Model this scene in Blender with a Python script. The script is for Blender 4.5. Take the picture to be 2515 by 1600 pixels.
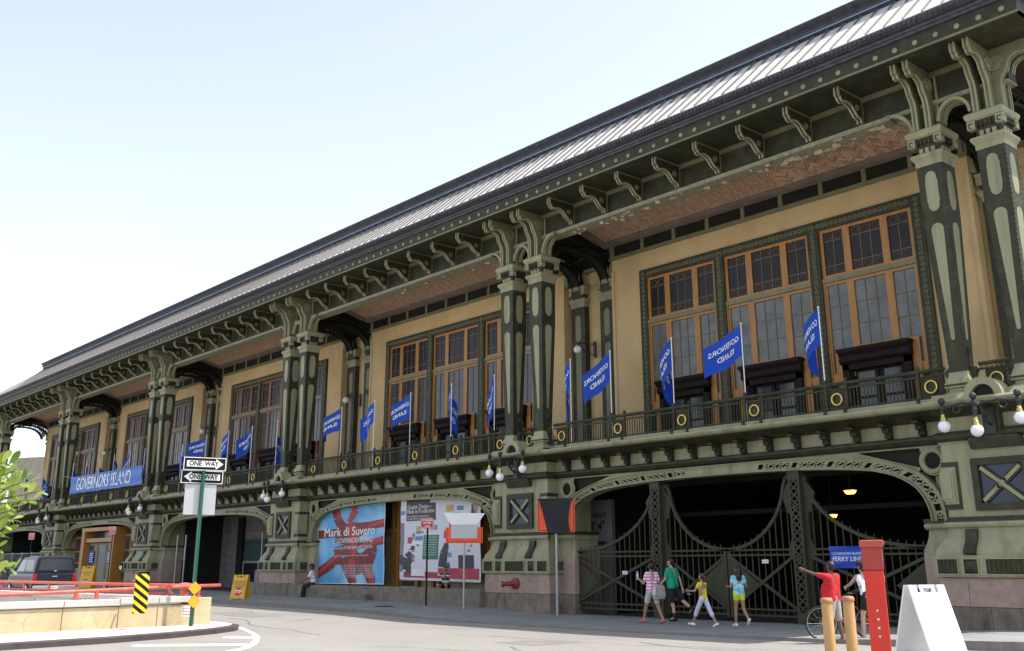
import bpy, bmesh, math, random
from mathutils import Vector, Matrix
for o in list(bpy.data.objects): bpy.data.objects.remove(o)
rad = math.radians
rnd = random.Random(11)
sc = bpy.context.scene
COL = sc.collection

# ------------------------------------------------------------------ camera
CAM = Vector((10.7238, -24.6974, 1.6237))
YAW, PITCH, ROLL = 0.854118, 0.290154, -0.001736
fwd = Vector((-math.sin(YAW) * math.cos(PITCH), math.cos(YAW) * math.cos(PITCH), math.sin(PITCH)))
rgt0 = Vector((math.cos(YAW), math.sin(YAW), 0))
up0 = rgt0.cross(fwd)
rgt = rgt0 * math.cos(ROLL) + up0 * math.sin(ROLL)
upv = -rgt0 * math.sin(ROLL) + up0 * math.cos(ROLL)
cam_d = bpy.data.cameras.new('camera')
cam = bpy.data.objects.new('camera', cam_d)
COL.objects.link(cam)
cam.matrix_world = Matrix(((rgt.x, upv.x, -fwd.x, CAM.x), (rgt.y, upv.y, -fwd.y, CAM.y), (rgt.z, upv.z, -fwd.z, CAM.z), (0, 0, 0, 1)))
cam_d.sensor_width = 36.0
cam_d.lens = 2492.727 / 2515 * 36.0
cam_d.shift_y = -158.7 / 2515
cam_d.clip_end = 3000
sc.camera = cam

# ------------------------------------------------------------------ light
SUN_EL = rad(64)
SUN_DIR = Vector((math.cos(SUN_EL) * 0.787, math.cos(SUN_EL) * 0.617, math.sin(SUN_EL)))
w = bpy.data.worlds.new('World')
sc.world = w
w.use_nodes = True
nt = w.node_tree
sky = nt.nodes.new('ShaderNodeTexSky')
sky.sky_type = 'NISHITA'
sky.sun_disc = False
sky.sun_elevation = SUN_EL
sky.sun_rotation = math.atan2(SUN_DIR.x, SUN_DIR.y)
sky.altitude = 0
sky.air_density = 1.0
sky.dust_density = 1.6
sky.ozone_density = 1.5
bg = nt.nodes['Background']
bg.inputs['Strength'].default_value = 0.15
hz = nt.nodes.new('ShaderNodeHueSaturation')
hz.inputs['Saturation'].default_value = 0.42
hz.inputs['Value'].default_value = 1.27
nt.links.new(sky.outputs[0], hz.inputs['Color'])
tn = nt.nodes.new('ShaderNodeMixRGB')
tn.blend_type = 'MULTIPLY'
tn.inputs[0].default_value = 1
tn.inputs[2].default_value = (0.965, 1.0, 1.03, 1)
nt.links.new(hz.outputs[0], tn.inputs[1])
nt.links.new(tn.outputs[0], bg.inputs['Color'])
sun_d = bpy.data.lights.new('sun', 'SUN')
sun_d.energy = 4.6
sun_d.angle = rad(0.5)
sun_d.color = (1.0, 0.955, 0.88)
sun = bpy.data.objects.new('sun', sun_d)
COL.objects.link(sun)
sun.location = (0, 0, 60)
sun.rotation_euler = SUN_DIR.to_track_quat('Z', 'Y').to_euler()
sc.view_settings.view_transform = 'Standard'
sc.view_settings.look = 'None'
sc.view_settings.exposure = 0.72
sc.view_settings.gamma = 1.0
sc.view_settings.use_curve_mapping = False

# ------------------------------------------------------------------ materials
def mat(name, col, rough=0.6, metal=0.0, var=0.12, scale=2.0, bump=0.0, stretch=(1, 1, 1), stain=None, fine=0.0, spec=0.5, emit=None):
    m = bpy.data.materials.new(name)
    m.use_nodes = True
    t = m.node_tree
    b = t.nodes['Principled BSDF']
    b.inputs['Roughness'].default_value = rough
    b.inputs['Metallic'].default_value = metal
    b.inputs['Specular IOR Level'].default_value = spec
    geo = t.nodes.new('ShaderNodeNewGeometry')
    mp = t.nodes.new('ShaderNodeMapping')
    mp.inputs['Scale'].default_value = stretch
    t.links.new(geo.outputs['Position'], mp.inputs['Vector'])
    n = t.nodes.new('ShaderNodeTexNoise')
    n.inputs['Scale'].default_value = scale
    n.inputs['Detail'].default_value = 6
    n.inputs['Roughness'].default_value = 0.65
    t.links.new(mp.outputs[0], n.inputs['Vector'])
    r = t.nodes.new('ShaderNodeValToRGB')
    lo = [c * (1 - var) for c in col]
    hi = [min(1, c * (1 + var)) for c in col]
    r.color_ramp.elements[0].position = 0.3
    r.color_ramp.elements[1].position = 0.7
    r.color_ramp.elements[0].color = (*lo, 1)
    r.color_ramp.elements[1].color = (*hi, 1)
    t.links.new(n.outputs[0], r.inputs[0])
    out = r.outputs[0]
    if stain:
        sc_, scol, amt = stain[:3]
        n2 = t.nodes.new('ShaderNodeTexNoise')
        n2.inputs['Scale'].default_value = sc_
        n2.inputs['Detail'].default_value = 5
        mp2 = t.nodes.new('ShaderNodeMapping')
        mp2.inputs['Scale'].default_value = stain[3] if len(stain) > 3 else (1, 1, 1)
        mp2.inputs['Location'].default_value = (7.3, 2.1, 4.7)
        t.links.new(geo.outputs['Position'], mp2.inputs['Vector'])
        t.links.new(mp2.outputs[0], n2.inputs['Vector'])
        r2 = t.nodes.new('ShaderNodeValToRGB')
        r2.color_ramp.elements[0].position = 0.5
        r2.color_ramp.elements[1].position = 0.72
        t.links.new(n2.outputs[0], r2.inputs[0])
        ml = t.nodes.new('ShaderNodeMath')
        ml.operation = 'MULTIPLY'
        ml.inputs[1].default_value = amt
        t.links.new(r2.outputs[0], ml.inputs[0])
        mx = t.nodes.new('ShaderNodeMix')
        mx.data_type = 'RGBA'
        t.links.new(ml.outputs[0], mx.inputs[0])
        t.links.new(out, mx.inputs[6])
        mx.inputs[7].default_value = (*scol, 1)
        out = mx.outputs[2]
    t.links.new(out, b.inputs['Base Color'])
    if bump or fine:
        n3 = t.nodes.new('ShaderNodeTexNoise')
        n3.inputs['Scale'].default_value = fine or scale * 6
        n3.inputs['Detail'].default_value = 4
        t.links.new(geo.outputs['Position'], n3.inputs['Vector'])
        bp = t.nodes.new('ShaderNodeBump')
        bp.inputs['Strength'].default_value = bump or 0.2
        bp.inputs['Distance'].default_value = 0.02
        t.links.new(n3.outputs[0], bp.inputs['Height'])
        t.links.new(bp.outputs[0], b.inputs['Normal'])
    if emit:
        b.inputs['Emission Color'].default_value = (*emit[:3], 1)
        b.inputs['Emission Strength'].default_value = emit[3]
    return m

def add_random(m, amount=0.35):
    """vary the base colour from object to object"""
    t = m.node_tree
    b = t.nodes['Principled BSDF']
    src = b.inputs['Base Color'].links[0].from_socket
    oi = t.nodes.new('ShaderNodeObjectInfo')
    hs = t.nodes.new('ShaderNodeHueSaturation')
    mr = t.nodes.new('ShaderNodeMapRange')
    mr.inputs[3].default_value = 1 - amount
    mr.inputs[4].default_value = 1 + amount
    t.links.new(oi.outputs['Random'], mr.inputs[0])
    t.links.new(mr.outputs[0], hs.inputs['Value'])
    t.links.new(src, hs.inputs['Color'])
    t.links.new(hs.outputs[0], b.inputs['Base Color'])
    return m

def add_cracks(m, scale, col, width=0.012):
    t = m.node_tree
    b = t.nodes['Principled BSDF']
    src = b.inputs['Base Color'].links[0].from_socket
    geo = t.nodes.new('ShaderNodeNewGeometry')
    nz = t.nodes.new('ShaderNodeTexNoise')
    nz.inputs['Scale'].default_value = 1.3
    nz.inputs['Detail'].default_value = 6
    t.links.new(geo.outputs['Position'], nz.inputs['Vector'])
    ad = t.nodes.new('ShaderNodeMixRGB')
    ad.blend_type = 'ADD'
    ad.inputs[0].default_value = 1.2
    t.links.new(geo.outputs['Position'], ad.inputs[1])
    t.links.new(nz.outputs['Color'], ad.inputs[2])
    v = t.nodes.new('ShaderNodeTexVoronoi')
    v.feature = 'DISTANCE_TO_EDGE'
    v.inputs['Scale'].default_value = scale
    t.links.new(ad.outputs[0], v.inputs['Vector'])
    lt = t.nodes.new('ShaderNodeMath')
    lt.operation = 'LESS_THAN'
    lt.inputs[1].default_value = width
    t.links.new(v.outputs['Distance'], lt.inputs[0])
    ml = t.nodes.new('ShaderNodeMath')
    ml.operation = 'MULTIPLY'
    ml.inputs[1].default_value = 0.3
    t.links.new(lt.outputs[0], ml.inputs[0])
    mx = t.nodes.new('ShaderNodeMix')
    mx.data_type = 'RGBA'
    t.links.new(ml.outputs[0], mx.inputs[0])
    t.links.new(src, mx.inputs[6])
    mx.inputs[7].default_value = (*col, 1)
    t.links.new(mx.outputs[2], b.inputs['Base Color'])
    return m

STREAK = (2.2, 2.2, 0.35)
LG = mat('sage_paint', (0.285, 0.275, 0.165), 0.6, spec=.35, var=0.1, scale=1.2, stretch=STREAK, stain=(1.6, (0.15, 0.13, 0.075), 0.6, STREAK), bump=0.04)
MG = mat('olive_paint', (0.175, 0.17, 0.092), 0.55, var=0.14, scale=1.5, stretch=STREAK, stain=(2.0, (0.1, 0.09, 0.06), 0.5))
PEEL = mat('peeling_olive_paint', (0.24, 0.235, 0.15), 0.7, var=0.3, scale=9, stain=(9, (0.42, 0.38, 0.3), 0.5), bump=0.3)
DG = mat('dark_green_paint', (0.036, 0.036, 0.02), 0.55, spec=.25, var=0.18, scale=2.5, stain=(3.0, (0.1, 0.1, 0.07), 0.35), bump=0.05)
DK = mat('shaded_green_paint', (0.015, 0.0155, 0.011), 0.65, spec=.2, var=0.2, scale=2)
BLUEG = mat('blue_black_glass', (0.02, 0.028, 0.06), 0.25, var=0.2, scale=3)
METAL = mat('weathered_gutter_metal', (0.05, 0.048, 0.062), 0.45, metal=0.3, var=0.3, scale=4, stain=(6, (0.12, 0.12, 0.14), 0.4))
ROOFM = mat('white_roof_metal', (0.56, 0.55, 0.53), 0.42, metal=0.0, var=0.07, scale=1.5, stain=(2.2, (0.42, 0.4, 0.38), 0.4))
SEAM = mat('roof_seam_metal', (0.15, 0.14, 0.135), 0.5, var=0.1)
MUNT = mat('dark_brass_muntin', (0.15, 0.095, 0.05), 0.5, var=0.15)
ROOFD = mat('view_darkened_roof_metal', (0.24, 0.225, 0.215), 0.6, var=0.1, scale=2)  # darker copy of the white roof metal; view-dependent shade put into the colour
FLASH = mat('blue_flashing', (0.2, 0.3, 0.5), 0.4, var=0.1)
CREAM = mat('ochre_plaster', (0.55, 0.395, 0.2), 0.85, var=0.08, scale=0.9, stain=(0.7, (0.36, 0.235, 0.11), 0.5, (1, 1, 0.4)), bump=0.06)
WOOD = mat('varnished_orange_wood', (0.36, 0.16, 0.034), 0.42, var=0.2, scale=3, stretch=(4, 4, 0.5))
WOODR = mat('red_brown_wood', (0.19, 0.075, 0.03), 0.45, var=0.25, scale=3, stretch=(4, 4, 0.5))
DWOOD = mat('dark_brown_wood', (0.016, 0.0095, 0.008), 0.65, spec=.15, var=0.3, scale=4)
GLASSU = mat('dark_leaded_glass', (0.02, 0.018, 0.019), 0.25, spec=.2, var=0.3, scale=6)
GLASSL = mat('clouded_glass', (0.105, 0.108, 0.1), 0.25, var=0.35, scale=2.2, stain=(1.8, (0.175, 0.185, 0.185), 0.6))
GLASSD = mat('dim_glass', (0.045, 0.048, 0.05), 0.15, var=0.35, scale=2.2)
TILE = add_random(mat('terracotta_tile', (0.45, 0.29, 0.19), 0.75, var=0.22, scale=5), 0.3)
TILEJ = mat('terracotta_tile_field', (0.43, 0.275, 0.18), 0.75, var=0.35, scale=7)
MORTAR = mat('tile_mortar', (0.06, 0.038, 0.026), 0.9)
GRAN = add_random(mat('pink_granite', (0.34, 0.24, 0.195), 0.75, var=0.2, scale=5, stain=(1.5, (0.2, 0.14, 0.11), 0.55), bump=0.15, fine=60), 0.1)
GRANL = add_random(mat('stained_granite', (0.185, 0.14, 0.11), 0.8, var=0.3, scale=3, stain=(2.5, (0.05, 0.045, 0.04), 0.8, (1.5, 1.5, 0.6)), bump=0.2, fine=50), 0.12)
STONE = add_random(mat('grey_dock_stone', (0.17, 0.145, 0.115), 0.85, var=0.25, scale=3, stain=(2, (0.07, 0.065, 0.055), 0.6), bump=0.25, fine=40), 0.1)
GOLD = mat('gilded_metal', (0.75, 0.5, 0.12), 0.3, metal=0.6, var=0.1)
BRASS = mat('brass', (0.6, 0.45, 0.15), 0.25, metal=0.9, var=0.1)
OPAL = mat('opal_glass', (0.82, 0.82, 0.86), 0.2, var=0.02)
IRON = mat('black_iron', (0.022, 0.024, 0.02), 0.5, var=0.2)
GATEM = mat('dark_olive_gate_paint', (0.048, 0.045, 0.025), 0.6, spec=.25, var=0.2, scale=3, stain=(3, (0.04, 0.035, 0.025), 0.5))
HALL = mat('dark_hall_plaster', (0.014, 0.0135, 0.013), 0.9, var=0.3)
HALLG = mat('grey_hall_block', (0.2, 0.187, 0.178), 0.9, var=0.25, scale=1.5)
ASPH = add_cracks(mat('sun_bleached_asphalt', (0.222, 0.208, 0.19), 0.9, var=0.09, scale=0.5, stain=(0.35, (0.185, 0.174, 0.16), 0.45), bump=0.25, fine=90), 0.5, (0.12, 0.11, 0.1), 0.006)
SIDEW = add_cracks(mat('grey_concrete_walk', (0.21, 0.21, 0.205), 0.9, var=0.12, scale=0.8, stain=(1.1, (0.13, 0.13, 0.13), 0.5), bump=0.2, fine=70), 0.3, (0.08, 0.08, 0.08), 0.004)
CURB = mat('kerb_stone', (0.2, 0.17, 0.16), 0.85, var=0.2, scale=4, bump=0.2, fine=40)
CURBD = mat('steel_faced_kerb', (0.06, 0.045, 0.045), 0.6, var=0.3, scale=3)
PALE = mat('pale_concrete', (0.47, 0.44, 0.41), 0.9, var=0.08, scale=1.2, stain=(1.0, (0.36, 0.33, 0.3), 0.5), bump=0.15, fine=50)
YCONC = mat('yellowed_concrete', (0.49, 0.4, 0.245), 0.9, var=0.12, scale=1.4, stain=(0.9, (0.3, 0.215, 0.115), 0.6, (1, 1, 0.5)), bump=0.15, fine=40)
add_cracks(YCONC, 0.8, (0.16, 0.1, 0.05), 0.007)
PAINT = mat('road_white_paint', (0.7, 0.69, 0.67), 0.8, var=0.08, scale=6, stain=(5, (0.42, 0.4, 0.38), 0.5))
RPIPE = mat('faded_red_pipe_paint', (0.52, 0.085, 0.055), 0.45, var=0.15, scale=4, stain=(5, (0.6, 0.2, 0.14), 0.5))
REDP = mat('red_paint', (0.62, 0.028, 0.01), 0.4, var=0.08)
REDD = mat('dull_red_paint', (0.2, 0.025, 0.02), 0.5, var=0.25, scale=8)
WHITE = mat('white_plastic', (0.8, 0.8, 0.8), 0.45, var=0.03, stain=(3, (0.66, 0.65, 0.64), 0.4))
WHITEP = mat('white_print', (0.78, 0.78, 0.76), 0.6, var=0.02)
BLACK = mat('black_paint', (0.008, 0.008, 0.009), 0.6, spec=.2, var=0.1)
BLACKC = mat('black_cloth', (0.02, 0.021, 0.023), 0.85, var=0.15, scale=2)
ORANGE = mat('orange_film', (0.85, 0.075, 0.01), 0.35, var=0.06)
YELLOW = mat('yellow_film', (0.8, 0.52, 0.01), 0.45, var=0.05)
AMBER = mat('amber_film', (0.72, 0.35, 0.008), 0.45, var=0.05)
YPLAST = mat('yellow_plastic', (0.62, 0.34, 0.03), 0.45, var=0.06)
GPOST = mat('green_post_paint', (0.004, 0.075, 0.05), 0.35, var=0.15)
ALU = mat('grey_aluminium', (0.45, 0.46, 0.47), 0.45, metal=0.35, var=0.06)
GALV = mat('galvanised_steel', (0.4, 0.41, 0.42), 0.45, metal=0.5, var=0.12, scale=6)
FLAGB = mat('royal_blue_flag', (0.006, 0.07, 0.5), 0.7, var=0.1)
add_random(FLAGB, .22)
def translucent(m, k):
    t = m.node_tree
    b = t.nodes['Principled BSDF']
    src = b.inputs['Base Color'].links[0].from_socket
    tr = t.nodes.new('ShaderNodeBsdfTranslucent')
    mx = t.nodes.new('ShaderNodeMixShader')
    mx.inputs[0].default_value = k
    t.links.new(src, tr.inputs['Color'])
    t.links.new(b.outputs[0], mx.inputs[1])
    t.links.new(tr.outputs[0], mx.inputs[2])
    t.links.new(mx.outputs[0], t.nodes['Material Output'].inputs['Surface'])
translucent(FLAGB, .35)
BANB = mat('blue_vinyl', (0.035, 0.135, 0.48), 0.5, var=0.08)
SIGNR = mat('red_sign_film', (0.5, 0.02, 0.035), 0.5, var=0.05)
SIGNB = mat('blue_sign_film', (0.01, 0.05, 0.4), 0.5, var=0.05)
BOLW = mat('weathered_wood_bollard', (0.52, 0.30, 0.12), 0.7, var=0.18, scale=4, stretch=(3, 3, 0.5), stain=(5, (0.36, 0.2, 0.09), 0.5))
TOWER = mat('grey_tower_panel', (0.34, 0.295, 0.24), 0.7, var=0.05)
TJOINT = mat('tower_joint', (0.42, 0.4, 0.38), 0.7)
LAMPE = mat('sodium_lamp_glass', (0.9, 0.5, 0.1), 0.4, emit=(1.0, 0.5, 0.06, 5.0))

# ------------------------------------------------------------------ mesh builder
class MB:
    def __init__(s):
        s.v, s.f, s.m, s.mats, s.k = [], [], [], [], 0
    def use(s, m):
        if m not in s.mats: s.mats.append(m)
        s.k = s.mats.index(m)
        return s
    def add(s, vs, fs):
        o = len(s.v)
        s.v += [tuple(v) for v in vs]
        s.f += [tuple(i + o for i in f) for f in fs]
        s.m += [s.k] * len(fs)
        return s
    def box(s, x0, x1, y0, y1, z0, z1):
        return s.add([(x0, y0, z0), (x1, y0, z0), (x1, y1, z0), (x0, y1, z0), (x0, y0, z1), (x1, y0, z1), (x1, y1, z1), (x0, y1, z1)],
                     [(0, 3, 2, 1), (4, 5, 6, 7), (0, 1, 5, 4), (1, 2, 6, 5), (2, 3, 7, 6), (3, 0, 4, 7)])
    def quad(s, a, b, c, d):
        return s.add([a, b, c, d], [(0, 1, 2, 3)])
    def prism(s, poly, ax, a, b):
        n = len(poly)
        if ax == 'x': P = lambda p, t: (t, p[0], p[1])
        elif ax == 'y': P = lambda p, t: (p[0], t, p[1])
        else: P = lambda p, t: (p[0], p[1], t)
        vs = [P(p, a) for p in poly] + [P(p, b) for p in poly]
        fs = [(i, (i + 1) % n, n + (i + 1) % n, n + i) for i in range(n)] + [tuple(range(n - 1, -1, -1)), tuple(range(n, 2 * n))]
        return s.add(vs, fs)
    def loft(s, rects):
        """rects: (x0, x1, y0, y1, z) from bottom to top"""
        vs = []
        for x0, x1, y0, y1, z in rects: vs += [(x0, y0, z), (x1, y0, z), (x1, y1, z), (x0, y1, z)]
        fs = [(3, 2, 1, 0)]
        for k in range(len(rects) - 1):
            o = 4 * k
            for i in range(4): fs.append((o + i, o + (i + 1) % 4, o + 4 + (i + 1) % 4, o + 4 + i))
        o = 4 * (len(rects) - 1)
        fs.append((o, o + 1, o + 2, o + 3))
        return s.add(vs, fs)
    def tube(s, pts, r, n=8, cap=True):
        pts = [Vector(p) for p in pts]
        rs = r if isinstance(r, (list, tuple)) else [r] * len(pts)
        vs, fs = [], []
        prev = None
        for i, p in enumerate(pts):
            t = (pts[min(i + 1, len(pts) - 1)] - pts[max(i - 1, 0)]).normalized()
            if prev is None:
                a = Vector((0, 0, 1)) if abs(t.z) < 0.9 else Vector((1, 0, 0))
                u = t.cross(a).normalized()
            else:
                u = (prev - t * prev.dot(t)).normalized()
            prev = u
            q = t.cross(u)
            for k in range(n):
                an = 2 * math.pi * k / n
                vs.append(p + (u * math.cos(an) + q * math.sin(an)) * rs[i])
        for i in range(len(pts) - 1):
            for k in range(n):
                fs.append((i * n + k, i * n + (k + 1) % n, (i + 1) * n + (k + 1) % n, (i + 1) * n + k))
        if cap:
            fs.append(tuple(range(n - 1, -1, -1)))
            o = (len(pts) - 1) * n
            fs.append(tuple(range(o, o + n)))
        return s.add(vs, fs)
    def bar(s, a, b, w, d, nrm=(0, 1, 0)):
        """flat bar from a to b, width w in the plane, depth d along nrm"""
        a, b, nrm = Vector(a), Vector(b), Vector(nrm)
        t = (b - a).normalized()
        u = t.cross(nrm).normalized() * w / 2
        e = nrm.normalized() * d / 2
        vs = [a - u - e, a + u - e, a + u + e, a - u + e, b - u - e, b + u - e, b + u + e, b - u + e]
        return s.add(vs, [(0, 3, 2, 1), (4, 5, 6, 7), (0, 1, 5, 4), (1, 2, 6, 5), (2, 3, 7, 6), (3, 0, 4, 7)])
    def lathe(s, prof, c, n=14, ax='z'):
        vs, fs = [], []
        for r, h in prof:
            for k in range(n):
                an = 2 * math.pi * k / n
                x, y = r * math.cos(an), r * math.sin(an)
                p = (x, y, h) if ax == 'z' else ((x, h, y) if ax == 'y' else (h, x, y))
                vs.append((c[0] + p[0], c[1] + p[1], c[2] + p[2]))
        m = len(prof)
        for i in range(m - 1):
            for k in range(n):
                fs.append((i * n + k, i * n + (k + 1) % n, (i + 1) * n + (k + 1) % n, (i + 1) * n + k))
        fs.append(tuple(range(n - 1, -1, -1)))
        fs.append(tuple(range((m - 1) * n, m * n)))
        return s.add(vs, fs)
    def sphere(s, c, r, n=12, m=8, sc_=(1, 1, 1)):
        prof = [(max(1e-4, math.sin(math.pi * i / m)), -math.cos(math.pi * i / m)) for i in range(m + 1)]
        o = len(s.v)
        s.lathe(prof, (0, 0, 0), n)
        for i in range(o, len(s.v)):
            v = s.v[i]
            s.v[i] = (c[0] + v[0] * r * sc_[0], c[1] + v[1] * r * sc_[1], c[2] + v[2] * r * sc_[2])
        return s
    def ring(s, c, R, r, ax='y', n=24, m=8, sx=1, sz=1):
        pts = []
        vs, fs = [], []
        for i in range(n):
            a = 2 * math.pi * i / n
            for k in range(m):
                b = 2 * math.pi * k / m
                q = R + r * math.cos(b)
                x, y, z = q * math.cos(a) * sx, r * math.sin(b), q * math.sin(a) * sz
                p = (x, y, z) if ax == 'y' else ((y, x, z) if ax == 'x' else (x, z, y))
                vs.append((c[0] + p[0], c[1] + p[1], c[2] + p[2]))
                fs.append((i * m + k, i * m + (k + 1) % m, ((i + 1) % n) * m + (k + 1) % m, ((i + 1) % n) * m + k))
        return s.add(vs, fs)
    def move(s, o, M):
        for i in range(o, len(s.v)): s.v[i] = tuple(M @ Vector(s.v[i]))
        return s
    def mesh(s, name, smooth=False):
        me = bpy.data.meshes.new(name)
        me.from_pydata(s.v, [], s.f)
        for m in (s.mats or []): me.materials.append(m)
        if len(s.mats) > 1: me.polygons.foreach_set('material_index', s.m)
        bm = bmesh.new()
        bm.from_mesh(me)
        bmesh.ops.recalc_face_normals(bm, faces=bm.faces)
        bm.to_mesh(me)
        bm.free()
        if smooth:
            me.polygons.foreach_set('use_smooth', [True] * len(me.polygons))
            if smooth == 'auto': me.set_sharp_from_angle(angle=rad(40))
        me.update()
        return me
    def build(s, name, parent=None, loc=(0, 0, 0), smooth=False, rot=(0, 0, 0)):
        return ob(name, s.mesh(name, smooth), parent, loc, rot)

def ob(name, me, parent=None, loc=(0, 0, 0), rot=(0, 0, 0)):
    o = bpy.data.objects.new(name, me)
    COL.objects.link(o)
    o.location = loc
    o.rotation_euler = rot
    if parent: o.parent = parent
    return o
def B(m): return MB().use(m)
def empty(name, loc=(0, 0, 0), rot=(0, 0, 0), parent=None):
    o = ob(name, None, parent, loc, rot)
    o.empty_display_size = 0.2
    return o
def tag(o, label=None, cat=None, group=None, kind=None):
    if label: o['label'] = label
    if cat: o['category'] = cat
    if group: o['group'] = group
    if kind: o['kind'] = kind
    return o
_cache = {}
def cached(key, fn):
    if key not in _cache: _cache[key] = fn()
    return _cache[key]
def bevel(o, wd, seg=2):
    m = o.modifiers.new('bevel', 'BEVEL')
    m.width = wd
    m.segments = seg
    m.limit_method = 'ANGLE'
    return o

def split_loose(o):
    """every separate shape of a printed sheet becomes an object of its own"""
    me = o.data
    adj = {}
    par = list(range(len(me.vertices)))
    def find(i):
        while par[i] != i:
            par[i] = par[par[i]]
            i = par[i]
        return i
    for e in me.edges: par[find(e.vertices[0])] = find(e.vertices[1])
    isl = {}
    for p in me.polygons: isl.setdefault(find(p.vertices[0]), []).append(p)
    if len(isl) < 2: return
    for ps in isl.values():
        ids = sorted({v for p in ps for v in p.vertices})
        ix = {v: i for i, v in enumerate(ids)}
        m2 = bpy.data.meshes.new(o.name)
        m2.from_pydata([me.vertices[i].co for i in ids], [], [[ix[v] for v in p.vertices] for p in ps])
        m2.materials.append(me.materials[ps[0].material_index])
        n_ = ob(o.name.split('.')[0], m2, o.parent, o.location, o.rotation_euler)
    bpy.data.objects.remove(o)

def text_geo(txt, size=1.0, bold=0.0, xs=1.0, align='CENTER', spacing=1.0):
    """flat triangulated lettering in (x, y); returns verts and faces"""
    cu = bpy.data.curves.new('t', 'FONT')
    cu.body = txt
    cu.size = size
    cu.offset = bold
    cu.align_x = align
    cu.align_y = 'CENTER'
    cu.space_character = spacing
    cu.resolution_u = 3
    o = bpy.data.objects.new('t', cu)
    COL.objects.link(o)
    dg = bpy.context.evaluated_depsgraph_get()
    dg.update()
    me = bpy.data.meshes.new_from_object(o.evaluated_get(dg))
    vs = [(v.co.x * xs, v.co.y) for v in me.vertices]
    fs = [tuple(p.vertices) for p in me.polygons]
    bpy.data.objects.remove(o)
    bpy.data.curves.remove(cu)
    bpy.data.meshes.remove(me)
    return vs, fs
def put_text(mb, txt, size, fn, bold=0.0, xs=1.0, align='CENTER', spacing=1.0):
    vs, fs = text_geo(txt, size, bold, xs, align, spacing)
    mb.add([fn(x, y) for x, y in vs], fs)
    return mb
def interp(x, tab):
    if x <= tab[0][0]: return tab[0][1]
    for (a, b), (c, d) in zip(tab, tab[1:]):
        if x <= c: return b + (d - b) * (x - a) / (c - a)
    return tab[-1][1]
# ------------------------------------------------------------------ ground
WALK = [(-140, .45), (-62, .36), (-38, .25), (-25, .22), (-19, .15), (-15.5, .015), (-8, .02), (-2, .1), (0, .19), (3, .28), (15, .36)]
ROAD = [(-140, .31), (-62, .22), (-38, .11), (-27, .08), (-19, .05), (-15.5, -.03), (-13, -.025), (-8, -.02), (-2, .03), (1, .06), (5, .16), (15, .24)]
def walk_z(x, y=0): return interp(x, WALK)
def road_z(x, y):
    k = min(1, max(0, (y + 12.5) / 5))
    return interp(x, ROAD) * k
KY = -4.8
g = B(mat('far_ground_dirt', (0.2, 0.19, 0.17), 0.95, var=0.15, scale=0.05))
g.quad((-1200, -1200, -.35), (1200, -1200, -.35), (1200, 1200, -.35), (-1200, 1200, -.35))
tag(g.build('ground'), kind='structure')
def sheet(mb, xs, ys, fz):
    o = len(mb.v)
    n = len(ys)
    vs = [(x, y, fz(x, y)) for x in xs for y in ys]
    fs = [(i * n + j, (i + 1) * n + j, (i + 1) * n + j + 1, i * n + j + 1) for i in range(len(xs) - 1) for j in range(n - 1)]
    return mb.add(vs, fs)
xs = [-140 + 1.0 * i for i in range(171)]
road = sheet(B(ASPH), xs, [-70, -40, -25, -18, -14, -12.5, -11, -9.5, -8, -6.5, -5.6, KY + .3, .3], road_z)
tag(road.build('road', smooth=True), kind='structure')
def wz(x, y): return walk_z(x) if y > KY + .02 else walk_z(x) - .004
walk = sheet(B(SIDEW), [x for x in xs if x <= 6], [KY, -3.6, -2.4, -1.2, 0, .75], wz)
tag(walk.build('sidewalk', smooth=True), kind='structure')
kb = B(CURB)
for i in range(len(xs) - 1):
    a, b = xs[i], xs[i + 1]
    if b > 5: break
    za, zb = walk_z(a), walk_z(b)
    w2 = .16
    kb.add([(a, KY - w2, road_z(a, KY) - .1), (b, KY - w2, road_z(b, KY) - .1), (b, KY - w2 + .02, zb + .006), (a, KY - w2 + .02, za + .006),
            (b, KY, zb + .006), (a, KY, za + .006), (b, KY, zb - .1), (a, KY, za - .1)],
           [(0, 1, 2, 3), (3, 2, 4, 5), (5, 4, 6, 7)])
tag(kb.build('kerb'), kind='structure')
# expansion joints on the walk
jt = B(mat('walk_joint', (0.06, 0.06, 0.06), 0.9))
for i in range(-26, 2):
    x = i * 2.4
    for y in range(4):
        y0, y1 = KY + y * 1.2, KY + y * 1.2 + 1.2
        jt.quad((x - .012, y0, walk_z(x) + .004), (x + .012, y0, walk_z(x) + .004), (x + .012, y1, walk_z(x) + .004), (x - .012, y1, walk_z(x) + .004))
tag(jt.build('sidewalk_joints'), kind='structure')
hf = B(mat('dark_hall_floor', (0.06, 0.058, 0.056), 0.9, var=.3))
sheet(hf, [x for x in xs if -92 < x < 5], [.74, 2.5, 16], lambda x, y: walk_z(x) - .01)
tag(hf.build('hall_floor', smooth=True), kind='structure')

# island kerb, deck and road paint
isl = [(-11.75, -19.6), (-12.06, -18.27), (-12.48, -16.0), (-13.1, -14.3), (-13.89, -12.84), (-14.6, -12.0), (-15.3, -11.55), (-16.3, -11.35), (-18, -11.5), (-22, -12.2), (-30, -13.2), (-60, -16), (-60, -60), (-11.0, -60), (-11.2, -30)]
def off(poly, d):
    n = len(poly)
    out = []
    for i in range(n):
        a, b, c = Vector(poly[i - 1]), Vector(poly[i]), Vector(poly[(i + 1) % n])
        t1, t2 = (b - a).normalized(), (c - b).normalized()
        nrm = Vector((t1.y + t2.y, -(t1.x + t2.x))).normalized()
        out.append(tuple(b + nrm * d))
    return out
sgn = 1 if sum((isl[i][0] - isl[i - 1][0]) * (isl[i][1] + isl[i - 1][1]) for i in range(len(isl))) > 0 else -1
inner = off(isl, .16 * sgn)
k = B(CURBD)
n = len(isl)
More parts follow.
